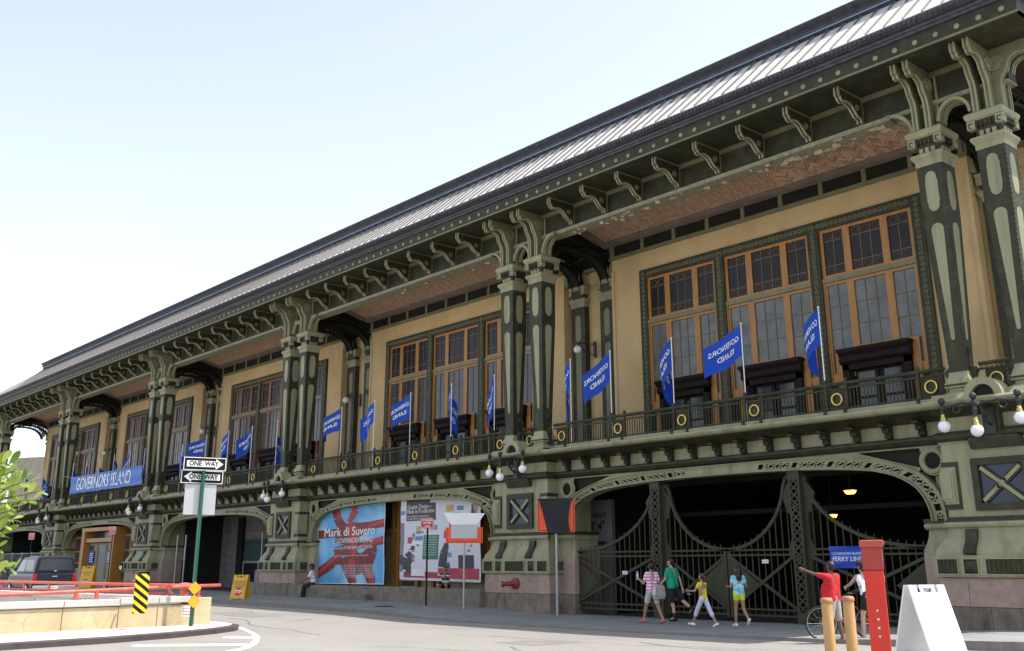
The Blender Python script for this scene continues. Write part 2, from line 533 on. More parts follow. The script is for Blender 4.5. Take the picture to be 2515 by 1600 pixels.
for i in range(n):
    j = (i + 1) % n
    a, b, c, d = isl[i], isl[j], inner[j], inner[i]
    k.add([(a[0], a[1], -.05), (b[0], b[1], -.05), (b[0], b[1], .11), (a[0], a[1], .11), (c[0], c[1], .135), (d[0], d[1], .135)], [(0, 1, 2, 3), (3, 2, 4, 5)])
tag(k.build('island_kerb'), kind='structure')
k = B(PALE)
k.add([(x, y, .134) for x, y in inner], [tuple(range(n))])
tag(k.build('traffic_island'), kind='structure')
pm = B(PAINT)
co = [(-20, -10.9), (-18.2, -10.85), (-16.63, -11.0), (-15.43, -11.3), (-13.84, -11.89), (-12.47, -12.44), (-11.16, -13.11), (-10.05, -13.77), (-9.23, -14.36), (-8.74, -14.85), (-7.9, -16.0), (-7.4, -17.6)]
ci = [(-20, -11.02), (-18.2, -10.98), (-16.4, -11.2), (-15.1, -11.58), (-13.6, -12.12), (-12.38, -12.63), (-11.11, -13.3), (-10.03, -13.98), (-9.36, -14.51), (-8.9, -15.02), (-8.05, -16.2), (-7.55, -17.7)]
def pz(x, y): return road_z(x, y) + .006
def dense(p):
    out = []
    for a, b in zip(p, p[1:]):
        for q in range(5): out.append((a[0] + (b[0] - a[0]) * q / 5, a[1] + (b[1] - a[1]) * q / 5))
    return out + [p[-1]]
co, ci = dense(co), dense(ci)
for i in range(len(co) - 1):
    pm.quad(*[(p[0], p[1], pz(*p)) for p in (co[i], co[i + 1], ci[i + 1], ci[i])])
for q in ([(-11.8, -15.7), (-10.37, -13.81), (-9.82, -14.09), (-11.26, -15.97)], [(-12.79, -13.18), (-12.32, -12.67), (-11.73, -12.98), (-12.32, -13.46)], [(-10.9, -17.9), (-8.9, -15.3), (-8.4, -15.65), (-10.3, -18.2)]):
    pm.quad(*[(x, y, pz(x, y)) for x, y in q])
tag(pm.build('road_marking'), kind='structure')

TAR = mat('tar_filled_crack', (0.13, 0.12, 0.11), .7, var=.3, scale=5)
tr_ = B(TAR)
rt = random.Random(3)
for (x, y, a, L_) in ((-24, -7.2, .05, 14), (-20, -9.5, -.25, 9), (-9, -8.2, .1, 12), (-12, -7.0, .9, 5), (-6, -10.2, -.5, 7), (-15, -8.4, 1.3, 2.6), (-2, -12.5, .35, 8), (-30, -8.6, .02, 10), (-5, -7.4, -.12, 6), (-8.2, -12.4, .6, 5), (-18, -7.6, -1.1, 2.2)):
    px_, py_ = x, y
    ang = a
    n_ = int(L_ / .35)
    prev_ = None
    for i in range(n_):
        ang += rt.uniform(-.3, .3) - (ang - a) * .2
        w_ = rt.uniform(.008, .026)
        nx, ny = -math.sin(ang) * w_, math.cos(ang) * w_
        cur = ((px_ + nx, py_ + ny, road_z(px_, py_) + .005), (px_ - nx, py_ - ny, road_z(px_, py_) + .005))
        if prev_: tr_.quad(prev_[0], cur[0], cur[1], prev_[1])
        prev_ = cur
        px_ += math.cos(ang) * .35
        py_ += math.sin(ang) * .35
tag(tr_.build('road_tar_seam'), kind='structure')
pt_ = B(mat('darker_asphalt_patch', (0.185, 0.17, 0.152), .9, var=.15, scale=1.2, bump=.25, fine=90))
for (x0, x1, y0, y1) in ((-23.5, -19.8, -8.9, -7.7), (-7.2, -5.9, -9.6, -8.2)):
    nn = 8
    for i in range(nn):
        a_, b_ = x0 + (x1 - x0) * i / nn, x0 + (x1 - x0) * (i + 1) / nn
        pt_.quad(*[(x, y, road_z(x, y) + .004) for x, y in ((a_, y0), (b_, y0), (b_, y1), (a_, y1))])
tag(pt_.build('road_patch'), kind='structure')
# ------------------------------------------------------------------ the terminal building
BAY = 17.0
HALL_GROUP = None
bld = tag(empty('ferry_terminal'), 'ornate green iron ferry terminal with a long columned upper gallery and arched ground floor', 'building')
def part(mb, name, loc=(0, 0, 0), smooth=False): return mb.build(name, bld, loc, smooth)

# --- piers
def pier_mesh():
    m = B(LG)
    yb = 1.6
    m.loft([(-1.66, 1.66, -.34, yb, 1.28), (-1.66, 1.66, -.34, yb, 1.33)])
    m.loft([(-1.77, 1.77, -.46, yb, 1.31), (-1.77, 1.77, -.46, yb, 1.80)])
    cy = [(1.80, 1.70, -.42), (1.86, 1.70, -.415), (1.93, 1.68, -.40), (2.02, 1.62, -.34), (2.12, 1.55, -.27), (2.22, 1.485, -.215), (2.32, 1.45, -.19), (2.42, 1.44, -.185)]
    m.loft([(-h, h, y, yb, z) for z, h, y in cy])
    m.tube([(-1.5, -.2, 2.5), (1.5, -.2, 2.5)], .075, 8)
    m.loft([(-1.5, 1.5, -.2, yb, 2.42), (-1.5, 1.5, -.2, yb, 2.575)])
    m.loft([(-1.4, 1.4, -.15, yb, 2.62), (-1.4, 1.4, -.15, yb, 4.4)])
    m.loft([(-1.4, 1.4, -.15, yb, 4.4), (-1.46, 1.46, -.2, yb, 4.46)])
    m.loft([(-1.34, 1.34, -.14, yb, 4.7), (-1.34, 1.34, -.14, yb, 5.08)])
    # gutter over the pier
    pr = [(5.25, 1.46, -.56), (5.3, 1.5, -.68), (5.36, 1.5, -.71), (5.42, 1.48, -.66), (5.44, 1.4, -.4), (5.6, 1.4, -.3)]
    m.loft([(-h, h, y, yb, z) for z, h, y in pr])
    # corner blocks with stepped face
    for s in (-1, 1):
        m.box(min(s * 1.08, s * 1.43), max(s * 1.08, s * 1.43), -.2, .3, 2.98, 3.86)
        m.box(min(s * 1.14, s * 1.45), max(s * 1.14, s * 1.45), -.225, .24, 3.04, 3.80)
        m.box(min(s * 1.2, s * 1.47), max(s * 1.2, s * 1.47), -.25, .18, 3.1, 3.74)
    # jamb wings beside the arches
    for s in (-1, 1):
        a, b = (1.3, 2.32) if s > 0 else (-2.32, -1.3)
        w2 = [(1.85, 0, .22), (1.95, 0, .24), (2.1, .06, .3), (2.25, .1, .34), (2.42, .12, .36)]
        m.loft([(a if s > 0 else b * 0 - 2.32 + d, (2.32 - d) if s > 0 else b, y, yb, z) for z, d, y in w2])
        m.loft([(a if s > 0 else -2.24, 2.24 if s > 0 else b, .3, yb, 2.42), (a if s > 0 else -2.24, 2.24 if s > 0 else b, .3, yb, 2.58)])
        m.tube([(s * 1.5, .3, 2.5), (s * 2.26, .3, 2.5)], .07, 8)
        m.box(min(s * 1.3, s * 1.9), max(s * 1.3, s * 1.9), .42, yb, 2.58, 4.47)
    m.use(DG)
    m.loft([(-1.45, 1.45, -.22, yb, 2.575), (-1.45, 1.45, -.22, yb, 2.625)])
    m.loft([(-1.43, 1.43, -.2, yb, 2.6), (-1.43, 1.43, -.2, yb, 2.68)])
    m.loft([(-1.42, 1.42, -.2, yb, 4.46), (-1.5, 1.5, -.3, yb, 4.53), (-1.5, 1.5, -.32, yb, 4.62), (-1.42, 1.42, -.24, yb, 4.7)])
    m.loft([(-1.36, 1.36, -.18, yb, 5.05), (-1.42, 1.42, -.32, yb, 5.14), (-1.47, 1.47, -.46, yb, 5.25)])
    for s in (-1, 1):
        m.box(min(s * 1.02, s * 1.44), max(s * 1.02, s * 1.415), -.175, .4, 2.86, 3.98)
        m.box(min(s * 1.3, s * 2.28), max(s * 1.3, s * 2.28), .27, yb, 2.58, 2.68)
    # tablet under the lamp
    m.loft([(-.6, .6, -.27, 0, 4.24), (-.62, .62, -.36, 0, 4.46), (-.55, .55, -.36, 0, 4.5)])
    m.box(-.2, .2, -.34, 0, 4.5, 5.25)
    return m.mesh('pier')
def cross_mesh():
    m = B(DG)
    for a in ((-.68, -.52, 2.81, 4.02), (.52, .68, 2.81, 4.02), (-.52, .52, 2.81, 2.97), (-.52, .52, 3.86, 4.02)):
        m.box(a[0], a[1], -.24, -.12, a[2], a[3])
    for s in ((-1, -1), (1, -1), (1, 1), (-1, 1)):
        pass
    m.bar((-.46, -.185, 3.03), (.46, -.185, 3.80), .17, .05)
    m.bar((-.46, -.187, 3.80), (.46, -.187, 3.03), .17, .05)
    m.box(-.11, .11, -.235, -.15, 3.305, 3.525)
    m.use(LG)
    m.bar((-.46, -.21, 3.03), (.46, -.21, 3.80), .085, .05)
    m.bar((-.46, -.212, 3.80), (.46, -.212, 3.03), .085, .05)
    m.add([(-.07, -.236, 3.345), (.07, -.236, 3.345), (.07, -.236, 3.485), (-.07, -.236, 3.485), (0, -.29, 3.415)], [(0, 1, 4), (1, 2, 4), (2, 3, 4), (3, 0, 4)])
    return m.mesh('cross_panel')
def crossglass_mesh():
    m = B(BLUEG)
    m.quad((-.52, -.158, 2.97), (.52, -.158, 2.97), (.52, -.158, 3.86), (-.52, -.158, 3.86))
    return m.mesh('panel_glass')
def louvre_mesh(w, nb):
    m = B(DK)
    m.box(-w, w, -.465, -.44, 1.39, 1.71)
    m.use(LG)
    for z in (1.365, 1.725): m.box(-w - .03, w + .03, -.485, -.455, z - .015, z + .015)
    for x in (-w - .015, w + .015): m.box(x - .015, x + .015, -.485, -.455, 1.38, 1.71)
    m.use(DG)
    for i in range(nb):
        x = -w + (i + .5) * 2 * w / nb
        m.prism([(x - w / nb * .9, -.466), (x + w / nb * .9, -.466), (x + w / nb * .2, -.492)], 'z', 1.41, 1.69)
    return m.mesh('vent_panel')
def pyr_mesh():
    m = B(DK)
    m.box(-.16, .16, -.465, -.44, 1.39, 1.71)
    m.use(LG)
    for z in (1.365, 1.725): m.box(-.19, .19, -.485, -.455, z - .015, z + .015)
    for x in (-.175, .175): m.box(x - .015, x + .015, -.485, -.455, 1.38, 1.71)
    m.use(DG)
    m.add([(-.14, -.466, 1.42), (.14, -.466, 1.42), (.14, -.466, 1.68), (-.14, -.466, 1.68), (0, -.53, 1.55)], [(0, 1, 4), (1, 2, 4), (2, 3, 4), (3, 0, 4)])
    return m.mesh('vent_stud')
def volute_mesh():
    m = B(DG)
    pr = [(-.2, 2.4), (-.27, 2.4), (-.3, 2.3), (-.31, 2.2), (-.36, 2.08), (-.44, 1.98), (-.5, 1.92), (-.52, 1.86), (-.49, 1.81), (-.4, 1.81), (-.36, 1.9), (-.2, 2.1)]
    m.prism(pr, 'x', -.14, .14)
    return m.mesh('volute')
def gran_block(w, lo, seed=0):
    m = B(GRANL if lo else GRAN)
    m.box(-w / 2 + .006, w / 2 - .006, 0, 1.2, 0, 1)
    return m.mesh('granite_block')
for p in range(6):
    px = -BAY * p
    pr = ob('pier', cached('pier', pier_mesh), bld, (px, 0, 0))
    ob('cross_panel', cached('cross', cross_mesh), pr)
    ob('panel_glass', cached('crossg', crossglass_mesh), pr)
    for x, key in ((-1.42, 's'), (-.86, 'p'), (0, 'l'), (.86, 'p'), (1.42, 's')):
        me = cached('vent' + key, (lambda: pyr_mesh()) if key == 'p' else ((lambda: louvre_mesh(.5, 9)) if key == 'l' else (lambda: louvre_mesh(.24, 5))))
        ob('vent_stud' if key == 'p' else 'vent_panel', me, pr, (x, 0, 0))
    sv = ob('vent_panel', cached('vents', lambda: louvre_mesh(.24, 5)), pr, (1.77 - .465, .05, 0), (0, 0, rad(90)))
    for x in (-.85, .72): ob('volute', cached('vol', volute_mesh), pr, (x, 0, 0))
    for lo, cuts in ((0, [-1.7, -1.02, .36, 1.16, 1.7]), (1, [-1.72, -.55, .12, 1.72])):
        for a, b in zip(cuts, cuts[1:]):
            zb = min(walk_z(px + a), walk_z(px + b)) - .12
            z0, z1 = (zb, .645) if lo else (.657, 1.282)
            o = ob('granite_block', cached(('gr', lo, round(b - a, 2)), lambda: gran_block(b - a, lo)), pr, ((a + b) / 2, -.38 + rnd.uniform(-.006, .006) - .015 * lo, z0))
            o.scale.z = z1 - z0
    for s in (-1, 1):
        for lo in (0, 1):
            zb = walk_z(px + s * 2) - .12
            z0, z1 = (zb, .645) if lo else (.657, 1.85)
            o = ob('granite_block', cached(('jm', lo), lambda: gran_block(.66, lo)), pr, (s * 2.0, .2 - .01 * lo, z0))
            o.scale.z = z1 - z0

# --- arches over the ground floor bays
IN = [(-6.5, 2.62), (-6.49, 2.75), (-6.46, 2.95), (-6.36, 3.2), (-6.2, 3.42), (-5.95, 3.62), (-5.55, 3.81), (-5.0, 3.94), (-4.4, 4.01), (-3.6, 4.07), (-2.6, 4.115), (-1.4, 4.145), (0, 4.155)]
EX = [(-6.86, 2.62), (-6.86, 2.78), (-6.83, 3.0), (-6.74, 3.3), (-6.56, 3.57), (-6.26, 3.82), (-5.8, 4.03), (-5.2, 4.2), (-4.5, 4.31), (-3.6, 4.38), (-2.6, 4.42), (-1.4, 4.442), (0, 4.45)]
def resample(pts, n):
    L = [0]
    for a, b in zip(pts, pts[1:]): L.append(L[-1] + math.dist(a, b))
    out = []
    for i in range(n + 1):
        d = L[-1] * i / n
        for j in range(len(pts) - 1):
            if d <= L[j + 1] + 1e-9:
                t = (d - L[j]) / (L[j + 1] - L[j])
                out.append((pts[j][0] + (pts[j + 1][0] - pts[j][0]) * t, pts[j][1] + (pts[j + 1][1] - pts[j][1]) * t))
                break
    return out
def arch_mesh():
    N = 66
    half_i, half_e = IN, EX
    I = resample(half_i + [(-x, z) for x, z in half_i[-2::-1]], N)
    E = resample(half_e + [(-x, z) for x, z in half_e[-2::-1]], N)
    m = B(LG)
    def strip(t0, t1, y0, y1):
        vs, fs = [], []
        for i in range(N + 1):
            a = (I[i][0] + (E[i][0] - I[i][0]) * t0, I[i][1] + (E[i][1] - I[i][1]) * t0)
            b = (I[i][0] + (E[i][0] - I[i][0]) * t1, I[i][1] + (E[i][1] - I[i][1]) * t1)
            vs += [(a[0], y0, a[1]), (b[0], y0, b[1]), (b[0], y1, b[1]), (a[0], y1, a[1])]
        for i in range(N):
            o = 4 * i
            for q in range(4): fs.append((o + q, o + (q + 1) % 4, o + 4 + (q + 1) % 4, o + 4 + q))
        fs += [(0, 1, 2, 3), (4 * N, 4 * N + 3, 4 * N + 2, 4 * N + 1)]
        m.add(vs, fs)
    strip(0, .06, .14, .62)       # soffit flange
    strip(.0, .27, .26, .31)
    strip(.73, 1.0, .26, .31)
    strip(.96, 1.04, .2, .6)
    L = lambda i, t: (I[i][0] + (E[i][0] - I[i][0]) * t, .285, I[i][1] + (E[i][1] - I[i][1]) * t)
    for i in range(N):
        cxm = abs(I[i][0] + I[i + 1][0]) / 2
        if cxm < 1.35:
            m.add([L(i, .25), L(i + 1, .25), L(i + 1, .75), L(i, .75)], [(0, 1, 2, 3)])
            continue
        k = i % 5
        if k == 4: 
            m.bar(L(i, .22), L(i, .78), .05, .04)
            m.bar(L(i + 1, .22), L(i + 1, .78), .05, .04)
            continue
        m.bar(L(i, .22), L(i + 1, .78), .042, .03)
        m.bar(L(i, .78), L(i + 1, .22), .042, .03)
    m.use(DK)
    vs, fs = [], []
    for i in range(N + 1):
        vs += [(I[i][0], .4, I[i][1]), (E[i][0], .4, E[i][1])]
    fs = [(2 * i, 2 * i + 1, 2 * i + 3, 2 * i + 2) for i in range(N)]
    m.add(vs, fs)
    return m.mesh('arch_rib')
def spandrel_mesh():
    m = B(LG)
    for s in (-1, 1):
        P = [(s * x, z) for x, z in EX]
        # plate pieces around ring and triangular openings
        m.prism([(s * 0.0, 4.44), (s * 4.6, 4.30), (s * 4.6, 4.5), (0, 4.5)], 'y', .33, .4)
        m.prism([(s * 4.6, 4.44), (s * 7.25, 4.44), (s * 7.25, 4.5), (s * 4.6, 4.5)], 'y', .33, .4)
        m.bar((s * 4.6, .36, 4.37), (s * 6.25, .36, 3.9), .1, .06)
        m.ring((s * 6.62, .33, 4.1), .27, .07, 'y', 24, 8)
        m.ring((s * 6.62, .35, 4.1), .335, .04, 'y', 24, 6)
        m.use(BLACK).lathe([(.25, 0), (.25, .01)], (s * 6.62, .345, 4.1), 20, 'y')  # black disc fills the ring, painting in the darkness of its open hole
        m.use(LG)
        m.box(min(s * 6.86, s * 7.3), max(s * 6.86, s * 7.3), .36, .44, 2.6, 4.47)
        m.prism([(s * 6.3, 4.34), (s * 6.55, 4.44), (s * 6.3, 4.44)], 'y', .34, .38)
        m.prism([(s * 6.86, 3.4), (s * 6.98, 3.86), (s * 6.86, 3.86)], 'y', .34, .38)
        m.use(DK)
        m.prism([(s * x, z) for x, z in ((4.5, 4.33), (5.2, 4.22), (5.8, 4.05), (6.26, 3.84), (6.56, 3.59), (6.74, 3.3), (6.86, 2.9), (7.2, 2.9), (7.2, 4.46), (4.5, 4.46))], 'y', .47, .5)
        m.use(LG)
    return m.mesh('spandrel')
def entab_mesh():
    m = B(LG)
    h = 7.2
    m.box(-h, h, .33, 1.5, 4.7, 5.1)
    pr = [(-.46, 5.255), (-.56, 5.29), (-.6, 5.35), (-.56, 5.41), (-.45, 5.43), (.1, 5.44), (.1, 5.255)]
    m.prism(pr, 'x', -h + .02, h - .02)
    m.box(-h, h, .17, .55, 5.44, 5.62)
    m.use(DG)
    m.prism([(.3, 4.48), (.2, 4.52), (.12, 4.6), (.12, 4.66), (.2, 4.705), (1, 4.705), (1, 4.48)], 'x', -h, h)
    m.prism([(.3, 5.06), (.1, 5.09), (-.1, 5.15), (-.3, 5.2), (-.44, 5.25), (1, 5.25), (1, 5.06)], 'x', -h, h)
    return m.mesh('entablature')
def modillion_mesh():
    m = B(DG)
    m.prism([(.34, 4.72), (.2, 4.74), (.17, 4.8), (.2, 4.86), (.08, 4.88), (.04, 4.95), (.08, 5.0), (-.12, 5.02), (-.14, 5.08), (.34, 5.08)], 'x', -.085, .085)
    return m.mesh('modillion')
for b in range(5):
    cx = -8.5 - BAY * b
    ob('arch_rib', cached('arch', arch_mesh), bld, (cx, 0, 0))
    ob('spandrel', cached('spandrel', spandrel_mesh), bld, (cx, 0, 0))
    e = ob('entablature', cached('entab', entab_mesh), bld, (cx, 0, 0))
    for i in range(15): ob('modillion', cached('modil', modillion_mesh), e, ((i - 7) * .925, 0, 0))

# --- gallery floor and railing
def floor_mesh():
    m = B(MG)
    m.box(-87.5, 2.5, .3, 4.2, 5.46, 5.58)
    m.box(-87.5, 2.5, 1.6, 4.2, 4.6, 5.46)
    return m
part(floor_mesh(), 'gallery_floor')
def rail_mesh(lo, hi):
    m = B(DG)
    m.tube([(lo, .32, 6.36), (hi, .32, 6.36)], .05, 8)
    m.box(lo, hi, .295, .345, 6.2, 6.24)
    m.box(lo, hi, .295, .345, 5.66, 5.7)
    x = lo + .06
    while x < hi - .05:
        m.ring((x, .32, 6.28), .035, .012, 'y', 8, 4)
        x += .12
    return m
def ring_panel_mesh():
    m = B(DG)
    m.box(-.27, .27, .33, .35, 5.64, 6.22)
    m.use(GATEM)
    for s in (-1, 1):
        m.ring((s * .19, .325, 5.75), .05, .015, 'y', 10, 4)
        m.ring((s * .19, .325, 6.1), .05, .015, 'y', 10, 4)
    m.ring((0, .325, 5.94), .2, .018, 'y', 20, 5)
    return m.mesh('ring_panel')
def gold_ring_mesh(): return B(GOLD).ring((0, .3, 5.94), .155, .026, 'y', 28, 8).mesh('gold_ring', True)
def post_mesh():
    m = B(DG)
    m.box(-.035, .035, .12, .19, 5.44, 5.62)
    m.box(-.03, .03, .27, .34, 5.5, 6.42)
    m.sphere((0, .305, 6.46), .055, 8, 6)
    m.box(-.03, .03, .12, .3, 5.6, 5.65)
    return m.mesh('railing_post')
def bal_mesh():
    return B(DG).box(-.01, .01, .306, .332, 5.7, 6.22).mesh('baluster')
RINGS = [-6.82, -4.11, -1.37, 1.37, 4.11, 6.82]
for b in range(5):
    cx = -8.5 - BAY * b
    r = part(cached(('railmb', b), lambda: rail_mesh(-7.22, 7.22)), 'railing', (cx, 0, 0))
    stuff = B(DG)
    for i, x in enumerate(RINGS):
        pn = ob('ring_panel', cached('ringp', ring_panel_mesh), r, (x, 0, 0))
        ob('gold_ring', cached('gring', gold_ring_mesh), r, (x, 0, 0))
        for s in (-1, 1):
            if abs(x + s * .31) < 7.0: ob('railing_post', cached('rpost', post_mesh), r, (x + s * .31, 0, 0))
        if i < 5:
            a, c = x + .31, RINGS[i + 1] - .31
            n = 20
            for q in range(1, n):
                bx = a + (c - a) * q / n
                if b < 3: ob('baluster', cached('bal', bal_mesh), r, (bx, 0, 0))
                else: stuff.box(bx - .01, bx + .01, .306, .332, 5.7, 6.22)
    if b >= 3: tag(stuff.build('balusters', r), kind='stuff')
for p in range(6):
    px = -BAY * p
    r = part(rail_mesh(-.4, .4), 'railing', (px, 0, 0.0))
    ob('ring_panel', cached('ringp', ring_panel_mesh), r)
    ob('gold_ring', cached('gring', gold_ring_mesh), r)

# --- columns
def shaft_hw(z): return .21 + (.335 - .21) * min(1, max(0, (z - 6.15) / 4.05)) + .008 * max(0, z - 10.2)
CY = .24
def column_mesh():
    m = B(LG)
    def sq(h, z): return (-h, h, CY - h, CY + h, z)
    m.loft([sq(.52, 5.44), sq(.52, 5.5), sq(.48, 5.56), sq(.36, 5.63), (-.26, .26, CY - .26, CY + .26, 5.7), sq(.255, 5.76), sq(.3, 5.79)])
    m.loft([sq(.33, 5.785), sq(.33, 5.9)])
    m.loft([sq(.31, 5.9), sq(.29, 5.97), sq(.25, 6.06), sq(.235, 6.1), sq(.235, 6.17)])
    # ledge, volute block and abacus
    m.loft([sq(.36, 11.65), sq(.365, 11.78), sq(.40, 11.84), sq(.44, 11.9), sq(.44, 11.97), sq(.4, 12.0)])
    m.loft([sq(.42, 12.42), sq(.47, 12.46), sq(.5, 12.55), sq(.5, 12.6), sq(.46, 12.65)])
    for sx in (-1, 1):
        for sy in (-1, 1):
            c = (sx * .36, CY + sy * .36)
            m.box(c[0] - .1, c[0] + .1, c[1] - .1, c[1] + .1, 12.2, 12.425)
    m.use(DG)
    for sx in (-1, 1):
        for sy in (-1, 1):      # fret marks on the corner scrolls
            cxx = sx * .36
            cyy = CY + sy * .462
            m.box(cxx - .06, cxx + .06, cyy - .003, cyy + .003, 12.34, 12.37)
            m.box(cxx - .06, cxx - .03, cyy - .003, cyy + .003, 12.25, 12.34)
            m.box(cxx - .06, cxx + .03, cyy - .003, cyy + .003, 12.23, 12.255)
            m.box(sx * .462 - .003, sx * .462 + .003, CY + sy * .36 - .06, CY + sy * .36 + .06, 12.34, 12.37)
    m.loft([sq(.3, 11.98), sq(.3, 12.1), sq(.34, 12.22), sq(.42, 12.43)])
    for k in range(5):
        x = -.22 + .11 * k
        m.box(x - .02, x + .02, CY - .43, CY - .3, 12.24, 12.42)
        m.box(.3, .43, CY + x - .02, CY + x + .02, 12.24, 12.42)
    zz = [6.17, 6.6, 7.5, 8.5, 9.5, 10.2, 11, 11.65]
    m.loft([sq(shaft_hw(z), z) for z in zz])
    m.loft([sq(.338, 5.82), sq(.338, 5.87)])
    m.use(LG)
    for x in (-.16, 0, .16):
        m.prism([(x - .045, 11.99), (x + .045, 11.99), (x + .055, 12.15), (x - .055, 12.15)], 'y', CY - .36, CY - .29)
        m.prism([(CY + x - .045, 11.99), (CY + x + .045, 11.99), (CY + x + .055, 12.15), (CY + x - .055, 12.15)], 'x', .29, .36)
    return m.mesh('column')
RIV = B(DK)
def rivets_mesh():
    m = B(DG)
    for face in range(4):
        for z in [6.3 + .13 * i for i in range(41)]:
            h = shaft_hw(z)
            for s in (-1, 1):
                u = s * (h - .03)
                c = {0: (u, CY - h, z), 1: (h, CY + u, z), 2: (u, CY + h, z), 3: (-h, CY + u, z)}[face]
                e = .014
                m.box(c[0] - e, c[0] + e, c[1] - e, c[1] + e, c[2] - e, c[2] + e)
    return m.mesh('rivets')
def stadium(w0, w1, z0, z1, n=8):
    pts = []
    for i in range(n + 1):
        a = math.pi + math.pi * i / n
        pts.append((w0 * math.cos(a), z0 + w0 + w0 * math.sin(a)))
    for i in range(n + 1):
        a = math.pi * i / n
        pts.append((w1 * math.cos(a), z1 - w1 + w1 * math.sin(a)))
    return pts
def oval_mesh(up):
    m = B(LG)
    P = stadium(.165, .165, 10.38, 11.48) if up else stadium(.05, .165, 6.98, 10.05)
    if up:
        P = [(x * (.88 if not 10.62 < z < 11.24 else 1), z) for x, z in P]
        P2 = []
        for (x, z), (x2, z2) in zip(P, P[1:] + P[:1]):
            P2.append((x, z))
            if abs(z2 - z) > .4:
                sx = 1 if x > 0 else -1
                za, zb = (10.62, 11.24) if z2 > z else (11.24, 10.62)
                P2 += [(sx * .145, za), (sx * .165, za), (sx * .165, zb), (sx * .145, zb)]
        P = P2
    f = lambda x, z: (x, CY - shaft_hw(z) - .006, z)
    n = len(P)
    vs = [f(*p) for p in P] + [(p[0], CY - shaft_hw(p[1]) + .02, p[1]) for p in P]
    m.add(vs, [tuple(range(n))] + [(i, n + i, n + (i + 1) % n, (i + 1) % n) for i in range(n)])
    return m.mesh('column_panel')
def scroll_mesh():
    m = B(DG)
    pr = [(.2, 5.45), (.62, 5.45), (.66, 5.6), (.5, 5.75), (.44, 5.95), (.5, 6.2), (.4, 6.32), (.3, 6.3), (.3, 6.55), (.36, 6.62), (.34, 6.76), (.27, 6.8), (.28, 6.9), (.2, 6.95)]
    m.prism(pr, 'y', CY - .06, CY + .06)
    m.ring((.46, CY, 6.2), .07, .03, 'y', 12, 6)
    m.ring((.5, CY, 5.62), .09, .035, 'y', 12, 6)
    m.ring((.3, CY, 6.7), .06, .03, 'y', 12, 6)
    return m.mesh('base_scroll')
DBL = [(-.2, 12.65), (-.2, 13.2), (-.215, 13.36), (-.27, 13.5), (-.36, 13.62), (-.4, 13.76), (-.44, 13.86), (-.54, 13.93), (-.66, 13.98), (-.8, 13.95), (-.9, 13.9), (-1.0, 13.91), (-1.03, 14.0), (-1.1, 14.03), (-1.1, 14.275), (.1, 14.275), (.1, 12.65)]
def dbl_mesh():
    m = B(MG)
    m.prism(DBL, 'x', -.072, .072)
    m.use(LG)
    inner = DBL[:15]
    for (y0, z0), (y1, z1) in zip(inner, inner[1:]):
        for x in (-.055, .055): m.bar((x, y0 - .012, z0), (x, y1 - .012, z1), .045, .045, (1, 0, 0))
    return m.mesh('column_bracket')
def spiral_mesh():
    pts = []
    for i in range(40):
        a = i / 39 * 2 * math.pi * 2.1
        r = .205 - .17 * i / 39
        pts.append((0, -.12 - r * math.cos(a), 13.84 + r * math.sin(a)))
    m = B(LG).tube(pts, .03, 6)
    m.use(MG).lathe([(.2, -.02), (.2, .015)], (0, -.12, 13.84), 20, 'x')
    return m.mesh('spiral')
def neck_mesh():
    m = B(MG)
    m.box(-.36, .36, .1, .42, 12.65, 13.38)
    m.use(LG)
    for x in (-.345, .345): m.box(x - .03, x + .03, .07, .12, 12.65, 14.28)
    return m.mesh('neck_block')
def qarch_mesh():
    m = B(LG)
    for y in (-.03, .26):
        pts = [(.36 + .62 * (1 - math.cos(a)), y, 12.7 + .66 * math.sin(a)) for a in [math.pi / 2 * i / 10 for i in range(11)]]
        pts = [(x if True else 0, y, z) for x, y, z in pts]
        for a, b in zip(pts, pts[1:]): m.bar(a, b, .09, .13)
    m.use(MG)
    m.box(.93, 1.03, -.1, .34, 13.26, 13.42)
    return m.mesh('quarter_arch')
def parch_mesh():
    m = B(LG)
    for y in (-.03,):
        pts = [(.42 * math.cos(a), y, 12.78 + .5 * math.sin(a)) for a in [math.pi * i / 16 for i in range(17)]]
        for a, b in zip(pts, pts[1:]): m.bar(a, b, .08, .12)
    return m.mesh('pair_arch')
